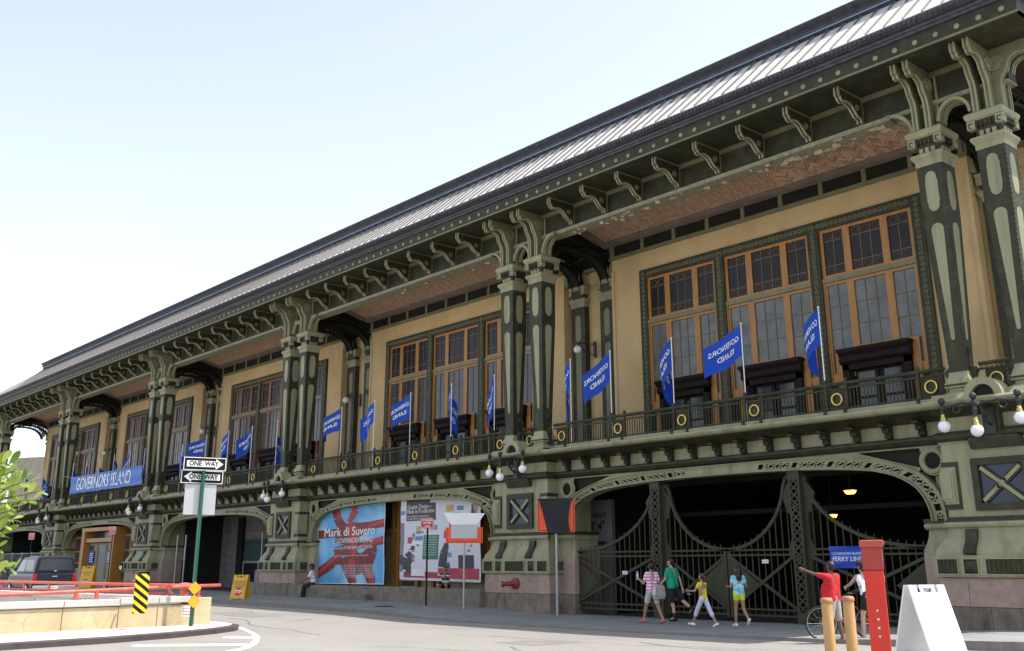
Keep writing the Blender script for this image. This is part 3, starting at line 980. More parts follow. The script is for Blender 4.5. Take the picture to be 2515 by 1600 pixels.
for p in range(6):
    px = -BAY * p
    for s in (-1, 1):
        x = px + .808 * s
        c = ob('column', cached('column', column_mesh), bld, (x, 0, 0))
        tag(ob('rivets', cached('rivets', rivets_mesh), c), kind='stuff')
        for up in (0, 1):
            for q in range(3):
                o = ob('column_panel', cached(('oval', up), lambda: oval_mesh(up)), c)
                if q:       # the two side faces
                    a = rad(90 if q == 1 else -90)
                    o.rotation_euler.z = a
                    o.location = (CY, CY, 0) if q == 1 else (-CY, CY, 0)
        ob('neck_block', cached('neck', neck_mesh), c)
        for e in (-.173, .173): ob('column_bracket', cached('dbl', dbl_mesh), c, (e, 0, 0))
        ob('spiral', cached('spiral', spiral_mesh), c, (.173 + .085, 0, 0))
        ob('spiral', cached('spiral', spiral_mesh), c, (-.173 - .085, 0, 0))
        if p == 0 and s == 1:
            a = rad(90)
            for e in (-.173, .173): ob('column_bracket', cached('dbl', dbl_mesh), c, (CY, CY + e, 0), (0, 0, a))
            for e in (-.258, .258): ob('spiral', cached('spiral', spiral_mesh), c, (CY, CY + e, 0), (0, 0, a))
        else:
            q = ob('quarter_arch', cached('qarch', qarch_mesh), c)
            q.scale.x = s
        for s2 in (-1, 1):
            if s2 == s or True:
                sco = ob('base_scroll', cached('bscroll', scroll_mesh), c)
                sco.scale.x = s2 * .8
    for dy in (0, .29): ob('pair_arch', cached('parch', parch_mesh), bld, (px, dy, 0))
    # round hood over the gutter between the columns
    m = B(LG)
    for i in range(12):
        a0, a1 = math.pi * i / 12, math.pi * (i + 1) / 12
        m.add([(r * math.cos(a), y, 5.42 + r * math.sin(a)) for a in (a0, a1) for r in (.28, .46) for y in (-.62, -.1)],
              [(0, 1, 5, 4), (2, 3, 7, 6), (0, 2, 6, 4), (1, 3, 7, 5)])
    m.use(DK)
    m.prism([(.28 * math.cos(math.pi * i / 12), 5.42 + .28 * math.sin(math.pi * i / 12)) for i in range(13)], 'y', -.5, -.4)
    m.use(LG)
    m.box(-1.4, 1.4, -.25, .0, 5.44, 5.52)
    part(m, 'gutter_hood', (px, 0, 0))
# --- girder, eaves, roof
XL, XR = -88.3, 2.42
SP = (BAY - 2 * .808 - 2 * .1965) / 9
bxs = []
for n in range(5):
    for i in range(1, 9): bxs.append(-BAY * (n + 1) + .808 + .1965 + SP * i)
for x0 in (-85 - 1.9,): bxs.append(x0)
m = B(DG)
m.box(XL + 1.4, XR - 1.0, .12, .55, 13.36, 14.28)
m.use(PEEL)
m.box(XL + 1.3, XR - 1.0, .04, .6, 13.33, 13.36)
m.box(XL + 1.3, XR - 1.3, .02, .06, 13.36, 13.45)
m.use(MG)
m.box(XL + 1.3, XR - 1.3, .05, .12, 14.14, 14.28)
for x in bxs: m.box(x - .07, x + .07, .06, .12, 13.45, 14.14)
gird = part(m, 'girder')
rv = B(MG)
x = XL + 1.6
while x < XR - 1.5:
    rv.box(x - .02, x + .02, .1, .14, 13.318, 13.33)
    rv.box(x - .02, x + .02, .5, .54, 13.318, 13.33)
    x += .3
tag(rv.build('rivets', gird), kind='stuff')
# peeling flakes hanging under the girder
fk = B(mat('curling_paint_flake', (0.42, 0.35, 0.27), 0.8, var=.4, scale=8))
for i in range(55):
    x = -8.5 - abs(rnd.gauss(0, 1)) * 9 + rnd.uniform(0, 6.5) if i % 3 else rnd.uniform(-7, -1.5)
    if x > 0 or x < -40: continue
    L, W_, y, d = rnd.uniform(.08, .32), rnd.uniform(.04, .12), rnd.uniform(.08, .58), rnd.uniform(.03, .09)
    fk.add([(x, y, 13.327), (x + L, y, 13.327), (x + L, y + W_, 13.327 - d), (x, y + W_, 13.327 - d * rnd.uniform(.3, 1))], [(0, 1, 2, 3)])
tag(fk.build('paint_flakes', gird), kind='stuff')
# eave soffit and fascia
m = B(DG)
m.box(XL, XR, -1.38, .55, 14.28, 14.34)
m.box(XL, XR, -1.43, -1.38, 14.28, 14.72)
m.box(XR - .05, XR, -1.38, 14, 14.28, 14.72)
m.box(XL, XL + .05, -1.38, 14, 14.28, 14.72)
m.box(XR - 1.0, XR - .05, 1.2, 14, 14.28, 14.34)
m.box(XL + .05, XL + 1.35, 1.2, 14, 14.28, 14.34)
m.use(MG)
m.box(XL - .01, XR + .01, -1.45, -1.40, 14.27, 14.32)
eave = part(m, 'eave')
def ros_mesh():
    m = B(LG)
    m.lathe([(.072, 0), (.072, -.02), (.045, -.035), (.05, -.03), (.02, -.045), (.001, -.045)], (0, -1.43, 14.49), 12, 'y')
    return m.mesh('rosette')
x = XR - .35
while x > XL + .2:
    ob('rosette', cached('ros', ros_mesh), eave, (x, 0, 0))
    x -= .5553
SGL = [(-1.1, 14.275), (-1.1, 14.03), (-1.03, 14.0), (-1.0, 13.92), (-.9, 13.89), (-.8, 13.94), (-.62, 13.95), (-.45, 13.9), (-.33, 13.78), (-.2, 13.66), (-.02, 13.62), (.0, 13.5), (.1, 13.5), (.1, 14.275)]
def sgl_mesh():
    m = B(DG)
    m.prism(SGL, 'x', -.06, .06)
    m.use(LG)
    P = SGL[:12]
    for (y0, z0), (y1, z1) in zip(P, P[1:]):
        for x in (-.055, .055): m.bar((x, y0 - .008, z0 - .008), (x, y1 - .008, z1 - .008), .05, .05, (1, 0, 0))
    m.use(MG)
    for x in (-.06, .06):
        m.box(x - .02, x + .02, -1.08, .1, 14.22, 14.275)
        m.ring((x, -.18, 13.92), .075, .03, 'x', 12, 6)
        m.lathe([(.03, -.02), (.03, .02)], (x, -.18, 13.92), 8, 'x')
    return m.mesh('eave_bracket')
for x in bxs: ob('eave_bracket', cached('sgl', sgl_mesh), bld, (x, 0, 0))
# returning brackets and soffit beams on the south end (seen edge-on)
for y in (2.2, 3.9, 5.6, 7.3):
    o = ob('eave_bracket', cached('sgl', sgl_mesh), bld, (XR - 1.0, y, 0), (0, 0, rad(90)))
# gutter moulding
m = B(METAL)
pr = [(-1.43, 14.70), (-1.5, 14.72), (-1.52, 14.78), (-1.56, 14.8), (-1.58, 14.86), (-1.66, 14.88), (-1.74, 14.95), (-1.76, 15.03), (-1.72, 15.09), (-1.66, 15.1), (-1.3, 15.1), (-1.3, 14.7)]
m.prism(pr, 'x', XL - .25, XR + .25)
m.prism([(y, z) for y, z in [(XR + (-p[0] - 1.43), p[1]) for p in pr]], 'y', -1.3, 14)
m.prism([(y, z) for y, z in [(XL - (-p[0] - 1.43), p[1]) for p in pr]], 'y', -1.3, 14)
gut = part(m, 'eave_gutter')
lf = B(METAL)
x = XL
while x < XR:
    lf.prism([(-1.665, 14.875), (-1.76, 14.94), (-1.785, 15.02), (-1.75, 15.07), (-1.7, 15.07)], 'x', x, x + .075)
    x += .14
tag(lf.build('leaf_moulding', gut), kind='stuff')
# roof slope in separate standing seam panels
R0, R1 = (-1.68, 15.1), (.25, 16.86)
TL = -76.3
def panel_mesh(w):
    m = B(ROOFM)
    m.add([(-w / 2, R0[0], R0[1]), (w / 2, R0[0], R0[1]), (w / 2, R1[0], R1[1]), (-w / 2, R1[0], R1[1])], [(0, 1, 2, 3)])
    m.use(SEAM)
    a, b = Vector((w / 2 - .012, R0[0], R0[1] + .02)), Vector((w / 2 - .012, R1[0], R1[1] + .02))
    m.bar(a, b, .02, .085, (0, -.67, .74))
    return m.mesh('roof_panel')
pw = .528
np_ = int((XR - .9 - TL) / pw)
for i in range(np_):
    ob('roof_panel', cached('rpanel', lambda: panel_mesh(pw)), bld, (TL + pw * (i + .5), 0, rnd.uniform(-.004, .004)))
xe = TL + pw * np_
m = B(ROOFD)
# sweeping hips at the two ends
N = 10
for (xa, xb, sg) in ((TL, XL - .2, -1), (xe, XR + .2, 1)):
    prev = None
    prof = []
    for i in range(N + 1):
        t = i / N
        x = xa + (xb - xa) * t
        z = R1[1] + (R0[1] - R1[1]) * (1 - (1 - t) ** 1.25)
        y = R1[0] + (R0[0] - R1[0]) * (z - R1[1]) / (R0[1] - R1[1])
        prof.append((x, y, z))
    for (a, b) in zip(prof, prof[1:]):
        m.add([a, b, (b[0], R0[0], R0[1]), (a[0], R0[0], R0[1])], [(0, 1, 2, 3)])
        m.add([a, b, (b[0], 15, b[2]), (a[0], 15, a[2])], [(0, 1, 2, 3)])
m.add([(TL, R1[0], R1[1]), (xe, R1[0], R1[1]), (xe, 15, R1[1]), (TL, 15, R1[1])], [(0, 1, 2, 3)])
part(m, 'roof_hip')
# ridge cornice
m = B(METAL)
pr = [(.3, 16.84), (.24, 16.9), (.17, 16.95), (.2, 17.0), (.16, 17.09), (.12, 17.12), (.14, 17.2), (.06, 17.25), (-.02, 17.31), (.0, 17.345), (.9, 17.37), (.9, 16.84)]
m.prism(pr, 'x', TL + .15, xe)
cap = B(METAL)
m.loft([(TL + .15, xe, .05, 14, 16.9), (TL + .15, xe, .05, 14, 17.2), (TL - .1, xe + .2, -.03, 14, 17.5), (TL - .1, xe + .2, -.0, 14, 17.56)]) if False else None
for (xa, sg) in ((TL + .15, -1), (xe, 1)):
    m.prism([(xa + sg * (.3 - p[0]) if True else 0, p[1]) for p in pr[:11]] + [(xa - sg * .2, 17.37), (xa - sg * .2, 16.84)], 'y', .3, 14)
m.use(FLASH)
m.box(TL + .2, xe, -.0 + .14, .17, 16.94, 16.97)
part(m, 'ridge_cornice')
m = B(METAL)
m.box(TL, xe, .9, 14, 16.9, 17.3)
part(m, 'flat_roof')

# --- gallery ceiling: herringbone tiles
m = B(MORTAR)
m.box(-87, 2.2, .55, 4.3, 13.76, 13.86)
ceil_ = part(m, 'gallery_ceiling')
TW, TLn = .105, .315
cell = B(TILE)
cell.box(-TLn / 2 + .006, TLn / 2 - .006, -TW / 2 + .006, TW / 2 - .006, 0, .03)
tile_me = cell.mesh('tile')
def herring(x0, x1, y0, y1):
    out = []
    c45 = math.cos(rad(45))
    K = 3
    span = int((x1 - x0 + y1 - y0) / TW) + 8
    n = TLn / TW
    for i in range(-span, span):
        for j in range(-span // 6 - 2, span // 6 + 3):
            for o in (0, 1):
                # strips of the classic 1:3 herringbone in (u, v)
                if o == 0: u, v = i * TW + j * 2 * TLn + TLn / 2, i * TW + TW / 2
                else: u, v = i * TW + j * 2 * TLn + TLn + TW / 2, i * TW + TW - TLn / 2 + TW * 0
                x, y = (u - v) * c45, (u + v) * c45
                X, Y = x0 + x % 1e9 if False else x + (x0 + x1) / 2, y + (y0 + y1) / 2
                if x0 + .12 < X < x1 - .12 and y0 + .1 < Y < y1 - .1: out.append((X, Y, rad(45) if o == 0 else rad(135)))
    return out
allt = herring(-7.3, 7.3, .5, 3.4)
for b in range(5):
    cx = -8.5 - BAY * b
    field = B(TILEJ)
    ts = [(x + cx, y, a) for x, y, a in allt]
    ts.sort(key=lambda t: -t[0])
    if b == 0:
        # the tiles nearest the photographer that clear the girder are single
        vis = [t for t in ts if 1.3 < t[1] < 3.12 and t[0] < cx + 6.6][:300]
        for t in vis: ob('tile', tile_me, ceil_, (t[0], t[1], 13.728 + rnd.uniform(-.006, .006)), (0, 0, t[2]))
        vs_ = set(vis)
        ts = [t for t in ts if t not in vs_]
    for x, y, a in ts:
        c_, s_ = math.cos(a), math.sin(a)
        L_, W_ = TLn / 2 - .006, TW / 2 - .006
        z = 13.728 + rnd.uniform(-.006, .006)
        q = [(x + c_ * u - s_ * v, y + s_ * u + c_ * v) for u, v in ((-L_, -W_), (L_, -W_), (L_, W_), (-L_, W_))]
        field.add([(X, Y, z) for X, Y in q] + [(X, Y, z + .03) for X, Y in q], [(3, 2, 1, 0), (0, 1, 5, 4), (1, 2, 6, 5), (2, 3, 7, 6), (3, 0, 4, 7)])
    tag(field.build('tile_field', ceil_), kind='stuff')
    # plaster border round the tiles
    fr = B(mat('grey_brown_border', (0.16, 0.13, 0.1), .8, var=.2) if b == 0 else bpy.data.materials['grey_brown_border'])
    fr.prism([(3.05, 13.76), (3.05, 13.7), (3.2, 13.66), (3.42, 13.66), (3.42, 13.76)], 'x', cx - 7.4, cx + 7.4)
    for s in (-1, 1): fr.box(cx + s * 7.25 - .2, cx + s * 7.25 + .2, .6, 3.05, 13.66, 13.76)
    fr.build('tile_border', ceil_)

ceil_.matrix_world = Matrix.Translation((0, 3.1, 13.73)) @ Matrix.Rotation(-math.atan(.27), 4, 'X') @ Matrix.Translation((0, -3.1, -13.73))
# --- back wall of the gallery
WY = 3.5
XW0 = -69.2
def wall_bay():
    m = B(CREAM)
    m.box(-7.15, -5.66, WY, WY + .6, 5.55, 13.12)
    m.box(5.66, 7.15, WY, WY + .6, 5.55, 13.12)
    m.box(-5.66, 5.66, WY, WY + .6, 12.3, 13.12)
    m.box(-7.15, -7.02, WY - .05, WY, 5.55, 12.6)
    m.box(7.02, 7.15, WY - .05, WY, 5.55, 12.6)
    return m.mesh('gallery_wall')
def niche_mesh():
    m = B(CREAM)
    m.box(-1.36, 1.36, 3.98, 4.1, 5.55, 13.12)
    for s in (-1, 1):
        m.tube([(s * 1.3, 3.95, 5.55), (s * 1.3, 3.95, 12.75)], .12, 10)
    m.lathe([(.32, 3.88), (.3, 3.98)], (0, 0, 12.75), 16, 'y')
    return m.mesh('wall_niche')
def band_mesh():
    m = B(MG)
    m.box(-7.2, 7.2, WY - .1, WY + .3, 13.06, 13.17)
    m.box(-7.2, 7.2, WY - .06, WY + .3, 13.17, 13.68)
    m.box(-7.2, 7.2, WY - .13, WY - .08, 13.04, 13.085)
    for i in range(10):
        x = -7.02 + 1.56 * i
        m.box(x - .075, x + .075, WY - .1, WY - .06, 13.17, 13.66)
    return m.mesh('panel_band')
def panel2_mesh():
    return B(DK).box(-.68, .68, WY - .075, WY - .05, 13.2, 13.64).mesh('dark_panel')
def surround_mesh():
    m = B(DG)
    m.box(-5.66, -5.3, WY - .1, WY + .1, 5.55, 12.32)
    m.box(5.3, 5.66, WY - .1, WY + .1, 5.55, 12.32)
    m.box(-5.3, 5.3, WY - .1, WY + .1, 11.97, 12.32)
    for s in (-1, 1): m.box(s * 1.91 - .2, s * 1.91 + .2, WY - .14, WY + .1, 5.55, 11.97)
    m.use(MG)
    z = 5.7
    while z < 12.2:         # cast rosettes up the sides and along the top
        for x in (-5.48, 5.48): m.ring((x, WY - .105, z), .05, .022, 'y', 8, 4)
        for x in (-1.91, 1.91): m.ring((x, WY - .145, z), .055, .024, 'y', 8, 4)
        z += .17
    x = -5.2
    while x < 5.25:
        m.ring((x, WY - .105, 12.14), .055, .024, 'y', 8, 4)
        x += .17
    return m.mesh('window_surround')
UX = [(-5.3, -2.11), (-1.71, 1.71), (2.11, 5.3)]
def lights(w):
    e, mu = .12, .24
    side = (w - 2 * e - 2 * mu) * .285
    mid = w - 2 * e - 2 * mu - 2 * side
    xs_ = [-w / 2 + e, -w / 2 + e + side, -w / 2 + e + side + mu, -w / 2 + e + side + mu + mid, -w / 2 + e + side + 2 * mu + mid, w / 2 - e]
    return [(xs_[0], xs_[1]), (xs_[2], xs_[3]), (xs_[4], xs_[5])]
DH = 1.1
def window_mesh(w, wood, bulls):
    m = B(wood)
    y0, y1 = WY - .05, WY + .08
    L = lights(w)
    zb, zt = 7.12, 11.97
    xsl = [(-w / 2, L[0][0]), (L[0][1], L[1][0]), (L[1][1], L[2][0]), (L[2][1], w / 2)]
    for i_, (a, b) in enumerate(xsl):
        m.box(a, b, y0, y1, 10.34, zt)
        m.box(a, b, y0, y1, zb if i_ in (0, 3) else 7.92, 10.2)
    for a, b in L:
        m.box(a, b, y0, y1, zt - .1, zt)
        m.box(a, b, y0, y1, 10.34, 10.44)
        m.box(a, b, y0, y1, 10.1, 10.2)
        m.box(a, b, y0, y1, zb if a * b > 0 else 7.92, zb + .14 if a * b > 0 else 8.06)
    for s in (-1, 1):       # outer frames stand proud
        m.box(s * (w / 2 - .03) - .03, s * (w / 2 - .03) + .03, y0 - .03, y0, zb, 10.2)
        x0_, x1_ = sorted((s * DH * .98, s * (DH + .28)))
        m.box(x0_, x1_, y0 - .02, y0, 5.7, 8.02)
    m.box(-w / 2, -DH - .3, y0, y1, 6.95, 7.12)
    m.box(DH + .3, w / 2, y0, y1, 6.95, 7.12)
    m.use(MUNT)
    t = .013
    for i, (a, b) in enumerate(L):
        nc = 3 if i == 1 else 2
        for k in range(1, nc):
            x = a + (b - a) * k / nc
            m.box(x - t, x + t, y0 + .03, y0 + .06, 10.44, zt - .1)
            m.box(x - t, x + t, y0 + .03, y0 + .06, zb + .14 if i != 1 else 8.06, 10.1)
        for z in (10.44 + .3, zt - .1 - .3): m.box(a, b, y0 + .032, y0 + .058, z - t, z + t)
        nr = 4 if i != 1 else 3
        z0_ = zb + .14 if i != 1 else 8.06
        for k in range(1, nr):
            z = z0_ + (10.1 - z0_) * k / nr
            m.box(a, b, y0 + .032, y0 + .058, z - t, z + t)
        if bulls:
            for k in range(nc):
                x = a + (b - a) * (k + .5) / nc
                for z in (10.59, 11.72): m.ring((x, y0 + .045, z), .115, .012, 'y', 14, 4)
    m.use(MG)
    m.box(-w / 2, w / 2, y0 - .06, y1, 10.2, 10.34)
    m.use(DWOOD)
    m.box(-w / 2, -DH - .02, y0 + .02, y1, 5.55, 6.95)
    m.box(DH + .02, w / 2, y0 + .02, y1, 5.55, 6.95)
    return m.mesh('window')
def pane_mesh(a, b, z0, z1, g):
    return B(g).box(a + .002, b - .002, WY, WY + .03, z0, z1).mesh('pane')
def door_mesh():
    m = B(DWOOD)
    y0 = WY - .2
    for s in (-1, 1):
        m.box(*sorted((s * .9, s * 1.12)), y0, WY + .1, 5.58, 7.5)
        m.box(*sorted((s * .82, s * .905)), y0 + .06, WY + .1, 5.58, 7.35)
    m.box(-1.12, 1.12, y0, WY + .1, 7.3, 7.5)
    m.box(-1.12, 1.12, WY + .1, WY + .14, 5.58, 7.5)
    m.prism([(y0 - .02, 7.48), (y0 - .1, 7.56), (y0 - .08, 7.72), (y0 - .15, 7.82), (y0 - .14, 7.93), (WY + .1, 7.96), (WY + .1, 7.48)], 'x', -1.16, 1.16)
    m.box(-1.2, 1.2, y0 - .18, WY, 7.85, 7.95)
    return m.mesh('door_hood')
def leaf_mesh():
    m = B(DWOOD)
    y0 = WY - .03
    for s in (-1, 1):
        a, b = sorted((s * .02, s * .84))
        for q in ((a, a + .13, 5.6, 7.4), (b - .13, b, 5.6, 7.4), (a + .13, b - .13, 5.6, 6.0), (a + .13, b - .13, 7.22, 7.4), (a + .13, b - .13, 6.4, 6.48)):
            m.box(q[0], q[1], y0, y0 + .06, q[2], q[3])
    return m.mesh('door')
def dglass_mesh():
    m = B(GLASSD)
    for s in (-1, 1):
        a, b = sorted((s * .15, s * .71))
        m.box(a, b, WY - .02, WY + .01, 6.0, 7.22)
    return m.mesh('door_glass')
def pil_mesh():
    m = B(DG)
    h, y0, y1 = .375, 3.72, 4.05
    m.box(-h, h, y0, y1, 5.6, 11.62)
    m.use(LG)
    m.loft([(-h - x, h + x, y0 - x, y1, z) for z, x in ((11.62, .01), (11.76, .02), (11.86, .09), (11.95, .09), (11.98, .03))])
    m.loft([(-h - x, h + x, y0 - x, y1, z) for z, x in ((12.3, .05), (12.38, .1), (12.46, .12), (12.5, .06))])
    for s in (-1, 1):
        m.box(s * .36 - .09, s * .36 + .09, y0 - .1, y1, 12.12, 12.32)
    m.use(DG)
    m.loft([(-.3, .3, y0 + .02, y1, 11.97), (-.32, .32, y0 - .02, y1, 12.12), (-.4, .4, y0 - .08, y1, 12.31)])
    m.use(MG)
    P = stadium(.15, .15, 10.2, 11.3)
    m.prism(P, 'y', y0 - .012, y0 + .01)
    P = stadium(.15, .15, 6.2, 9.95)
    m.prism(P, 'y', y0 - .012, y0 + .01)
    m.use(LG)
    m.loft([(-.45, .45, y0 - .08, y1, 5.57), (-.45, .45, y0 - .08, y1, 5.75), (-.38, .38, y0 - .01, y1, 5.85)])
    return m.mesh('pilaster')
def truss_mesh():
    """lattice arch rib from a column head back to its pilaster"""
    m = B(DK)
    A = [(.62, 12.3), (.66, 12.6), (.78, 12.86), (1.0, 13.08), (1.35, 13.22), (1.8, 13.28), (2.3, 13.27), (2.75, 13.2), (3.1, 13.07), (3.38, 12.86), (3.56, 12.62), (3.66, 12.35)]
    Bt = [(.62, 12.6), (.62, 13.0), (.7, 13.3), (.95, 13.42), (1.3, 13.5), (1.8, 13.55), (2.3, 13.54), (2.8, 13.48), (3.2, 13.38), (3.5, 13.2), (3.72, 12.95), (3.82, 12.6)]
    for x in (-.19, .19):
        for i in range(11):
            for P in (A, Bt):
                m.bar((x, *P[i]), (x, *P[i + 1]), .09, .05, (1, 0, 0))
            m.bar((x, *A[i]), (x, *Bt[i + 1]), .04, .03, (1, 0, 0))
            m.bar((x, *A[i + 1]), (x, *Bt[i]), .04, .03, (1, 0, 0))
    for i in range(11):
        m.add([(-.19, *A[i]), (.19, *A[i]), (.19, *A[i + 1]), (-.19, *A[i + 1])], [(0, 1, 2, 3)])
    m.box(-.22, .22, .55, 3.9, 13.6, 13.74)
    m.prism([(.56, 13.74), (3.4, 13.74), (.56, 14.4)], 'x', -.06, .06)
    return m.mesh('arch_truss')
for b in range(5):
    cx = -8.5 - BAY * b
    wl = ob('gallery_wall', cached('gwall', wall_bay), bld, (cx, 0, 0))
    pb = ob('panel_band', cached('pband', band_mesh), bld, (cx, 0, 0))
    for i in range(9): ob('dark_panel', cached('p2', panel2_mesh), pb, (-6.24 + 1.56 * i, 0, 0))
    ob('window_surround', cached('wsur', surround_mesh), wl)
    wood = WOOD if b < 2 else WOODR
    for u, (a, c) in enumerate(UX):
        wd = c - a
        key = ('win', round(wd, 2), b >= 2, b == 0)
        wn = ob('window', cached(key, lambda: window_mesh(wd, wood, b == 0)), bld, (cx + (a + c) / 2, 0, 0))
        for i, (p0, p1) in enumerate(lights(wd)):
            zb_ = 7.26 if i != 1 else 8.06
            gl = GLASSL if b == 0 else GLASSD
            ob('pane', cached(('pu', round(wd, 2), i), lambda: pane_mesh(p0, p1, 10.44, 11.87, GLASSU)), wn)
            ob('pane', cached(('pl', round(wd, 2), i, b == 0), lambda: pane_mesh(p0, p1, zb_, 10.1, gl)), wn)
        dh = ob('door_hood', cached('dhood', door_mesh), bld, (cx + (a + c) / 2, 0, 0))
        ob('door', cached('dleaf', leaf_mesh), dh)
        ob('door_glass', cached('dglass', dglass_mesh), dh)
for p in range(6):
    px = -BAY * p
    if p < 5: ob('wall_niche', cached('niche', niche_mesh), bld, (px, 0, 0))
    for s in (-1, 1):
        if p < 5 or s > 0: ob('pilaster', cached('pil', pil_mesh), bld, (px + s * .808, 0, 0))
        ob('arch_truss', cached('truss', truss_mesh), bld, (px + s * .808, 0, 0))
    if p < 5:
        m = B(DK)
        m.box(-1.36, 1.36, 3.78, 4.1, 13.12, 13.7)
        m.use(MG)
        m.box(-.45, .45, 3.7, 3.95, 12.98, 13.12)
        for s in (-1, 1): m.prism([(s * 1.15, 12.5), (s * 1.36, 12.5), (s * 1.36, 13.12), (s * 1.2, 12.9)], 'y', 3.5, 3.9)
        part(m, 'niche_head', (px, 0, 0))
# end return wall beyond the first pair
m = B(CREAM)
m.box(1.36, 2.0, 3.5, 4.1, 5.55, 13.12)
m.use(DG)
m.box(1.6, 2.0, 3.6, 14, 5.5, 13.2)
part(m, 'end_wall')
m = B(CREAM)
m.box(-84.4, -83.6, 3.98, 14, 5.55, 13.7)
part(m, 'end_wall')
# --- dark halls behind the arches
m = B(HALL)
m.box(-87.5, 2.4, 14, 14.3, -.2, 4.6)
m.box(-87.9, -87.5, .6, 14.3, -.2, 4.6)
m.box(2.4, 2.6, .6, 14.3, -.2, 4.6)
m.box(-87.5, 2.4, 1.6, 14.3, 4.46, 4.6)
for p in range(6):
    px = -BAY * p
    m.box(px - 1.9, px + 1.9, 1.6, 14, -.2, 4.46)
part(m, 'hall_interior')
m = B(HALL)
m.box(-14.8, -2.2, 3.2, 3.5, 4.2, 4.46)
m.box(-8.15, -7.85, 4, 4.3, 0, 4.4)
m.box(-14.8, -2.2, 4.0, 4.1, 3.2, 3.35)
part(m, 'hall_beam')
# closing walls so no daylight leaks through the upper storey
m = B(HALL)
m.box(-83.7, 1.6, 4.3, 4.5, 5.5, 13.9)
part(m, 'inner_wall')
# ------------------------------------------------------------------ ground floor infill
# gates of the first bay
GX = -8.5
GY = .42
def lattice_post():
    m = B(GATEM)
    for s in (-1, 1):
        m.box(s * .15 - .035, s * .15 + .035, GY - .2, GY + .16, 0, 4.1)
    m.box(-.19, .19, GY - .21, GY + .17, 3.85, 4.15)
    m.box(-.19, .19, GY - .21, GY + .17, -.05, .35)
    z = .35
    while z < 3.8:
        m.bar((-.12, GY - .19, z), (.12, GY - .19, z + .2), .045, .02)
        m.bar((.12, GY - .188, z), (-.12, GY - .188, z + .2), .045, .02)
        if int((z - .35) / .2 + .5) % 7 == 6: m.box(-.12, .12, GY - .2, GY - .17, z + .17, z + .23)
        z += .2
    m.use(BLACK).box(-.12, .12, GY - .05, GY + .1, 0, 4.0)
    return m.mesh('gate_post')
for s in (-1, 1): ob('gate_post', cached('gpost', lattice_post), bld, (GX + s * 2.56, 0, 0))
def curve_c(x): return 4.02 - 2.0 * math.sqrt(max(0, 1 - (abs(x) / 2.12) ** 2)) if abs(x) < 2.12 else 4.02
def curve_s(x): return 4.02 - 2.0 * math.sqrt(max(0, 1 - ((6.25 - abs(x)) / 3.45) ** 2))
def gate(xa, xb, f, hinge, name='gate'):
    """one leaf between local xa and xb; hinge is the x of the tall stile"""
    free = xb if hinge == xa else xa
    sg = 1 if free > hinge else -1
    m = B(GATEM)
    y = GY
    z0 = .14
    m.box(min(hinge, hinge + sg * .1), max(hinge, hinge + sg * .1), y - .04, y + .04, z0, 3.95)
    m.box(min(free, free - sg * .1), max(free, free - sg * .1), y - .04, y + .04, z0, 2.04)
    for z in (.2, .36, 1.83, 1.97): m.box(xa, xb, y - .045, y + .045, z, z + .05)
    n = 26
    pts = [(xa + (xb - xa) * i / n) for i in range(n + 1)]
    for a, b in zip(pts, pts[1:]): m.bar((a, y, min(3.95, f(a))), (b, y, min(3.95, f(b))), .09, .09)
    h1, f1 = hinge + sg * .1, free - sg * .1
    m.bar((h1, y - .03, .42), (f1, y - .03, 1.8), .085, .03)
    m.bar((h1, y - .05, 1.8), (f1, y - .05, .42), .085, .03)
    d = .95
    m.add([(f1, y - .02, 1.72), (f1, y - .02, .45), (f1 - sg * d, y - .02, 1.08)], [(0, 1, 2)])
    m.prism([(f1, 1.75), (f1, .42), (f1 - sg * d, 1.08)], 'y', y - .03, y - .01)
    m.prism([(hinge, 2.5), (hinge + sg * .26, 1.95), (hinge, 1.4)], 'y', y - .03, y + .03)
    m.prism([(hinge, 3.95), (hinge + sg * .34, 3.5), (hinge + sg * .2, 3.0), (hinge, 2.9)], 'y', y - .03, y + .03)
    g_ = m.build(name, bld, (GX, 0, 0))
    nb = int(abs(xb - xa) / .21)
    for i in range(1, nb):
        x = xa + (xb - xa) * i / nb
        top = min(3.9, f(x)) + .13
        bm_ = B(GATEM)
        bm_.box(-.014, .014, y - .014, y + .014, .2, top - .04)
        bm_.add([(-.014, y - .014, top - .04), (.014, y - .014, top - .04), (.014, y + .014, top - .04), (-.014, y + .014, top - .04), (0, y, top + .02)], [(0, 1, 4), (1, 2, 4), (2, 3, 4), (3, 0, 4)])
        bm_.build('bar', g_, (x, 0, 0))
    return g_
gate(-2.37, -.02, curve_c, -2.37)
gate(.02, 2.37, curve_c, 2.37)
gate(-6.3, -2.75, curve_s, -2.75)
gate(2.75, 6.3, curve_s, 2.75)
for x, z in ((-4.05, 1.35), (1.35, 1.68)):
    m = B(WHITEP)
    m.box(x - .11, x + .11, GY - .075, GY - .06, z - .05, z + .05)
    m.use(BLACK)
    put_text(m, 'NO ENTRY', .045, lambda u, v: (x + u, GY - .078, z + v))
    tag(m.build('gate_notice', None, (GX, 0, 0)), 'small white notice on the side gate behind the walkers' if x < 0 else 'small white notice on the middle gate by the girl in blue', 'notice', 'notices on the gates')
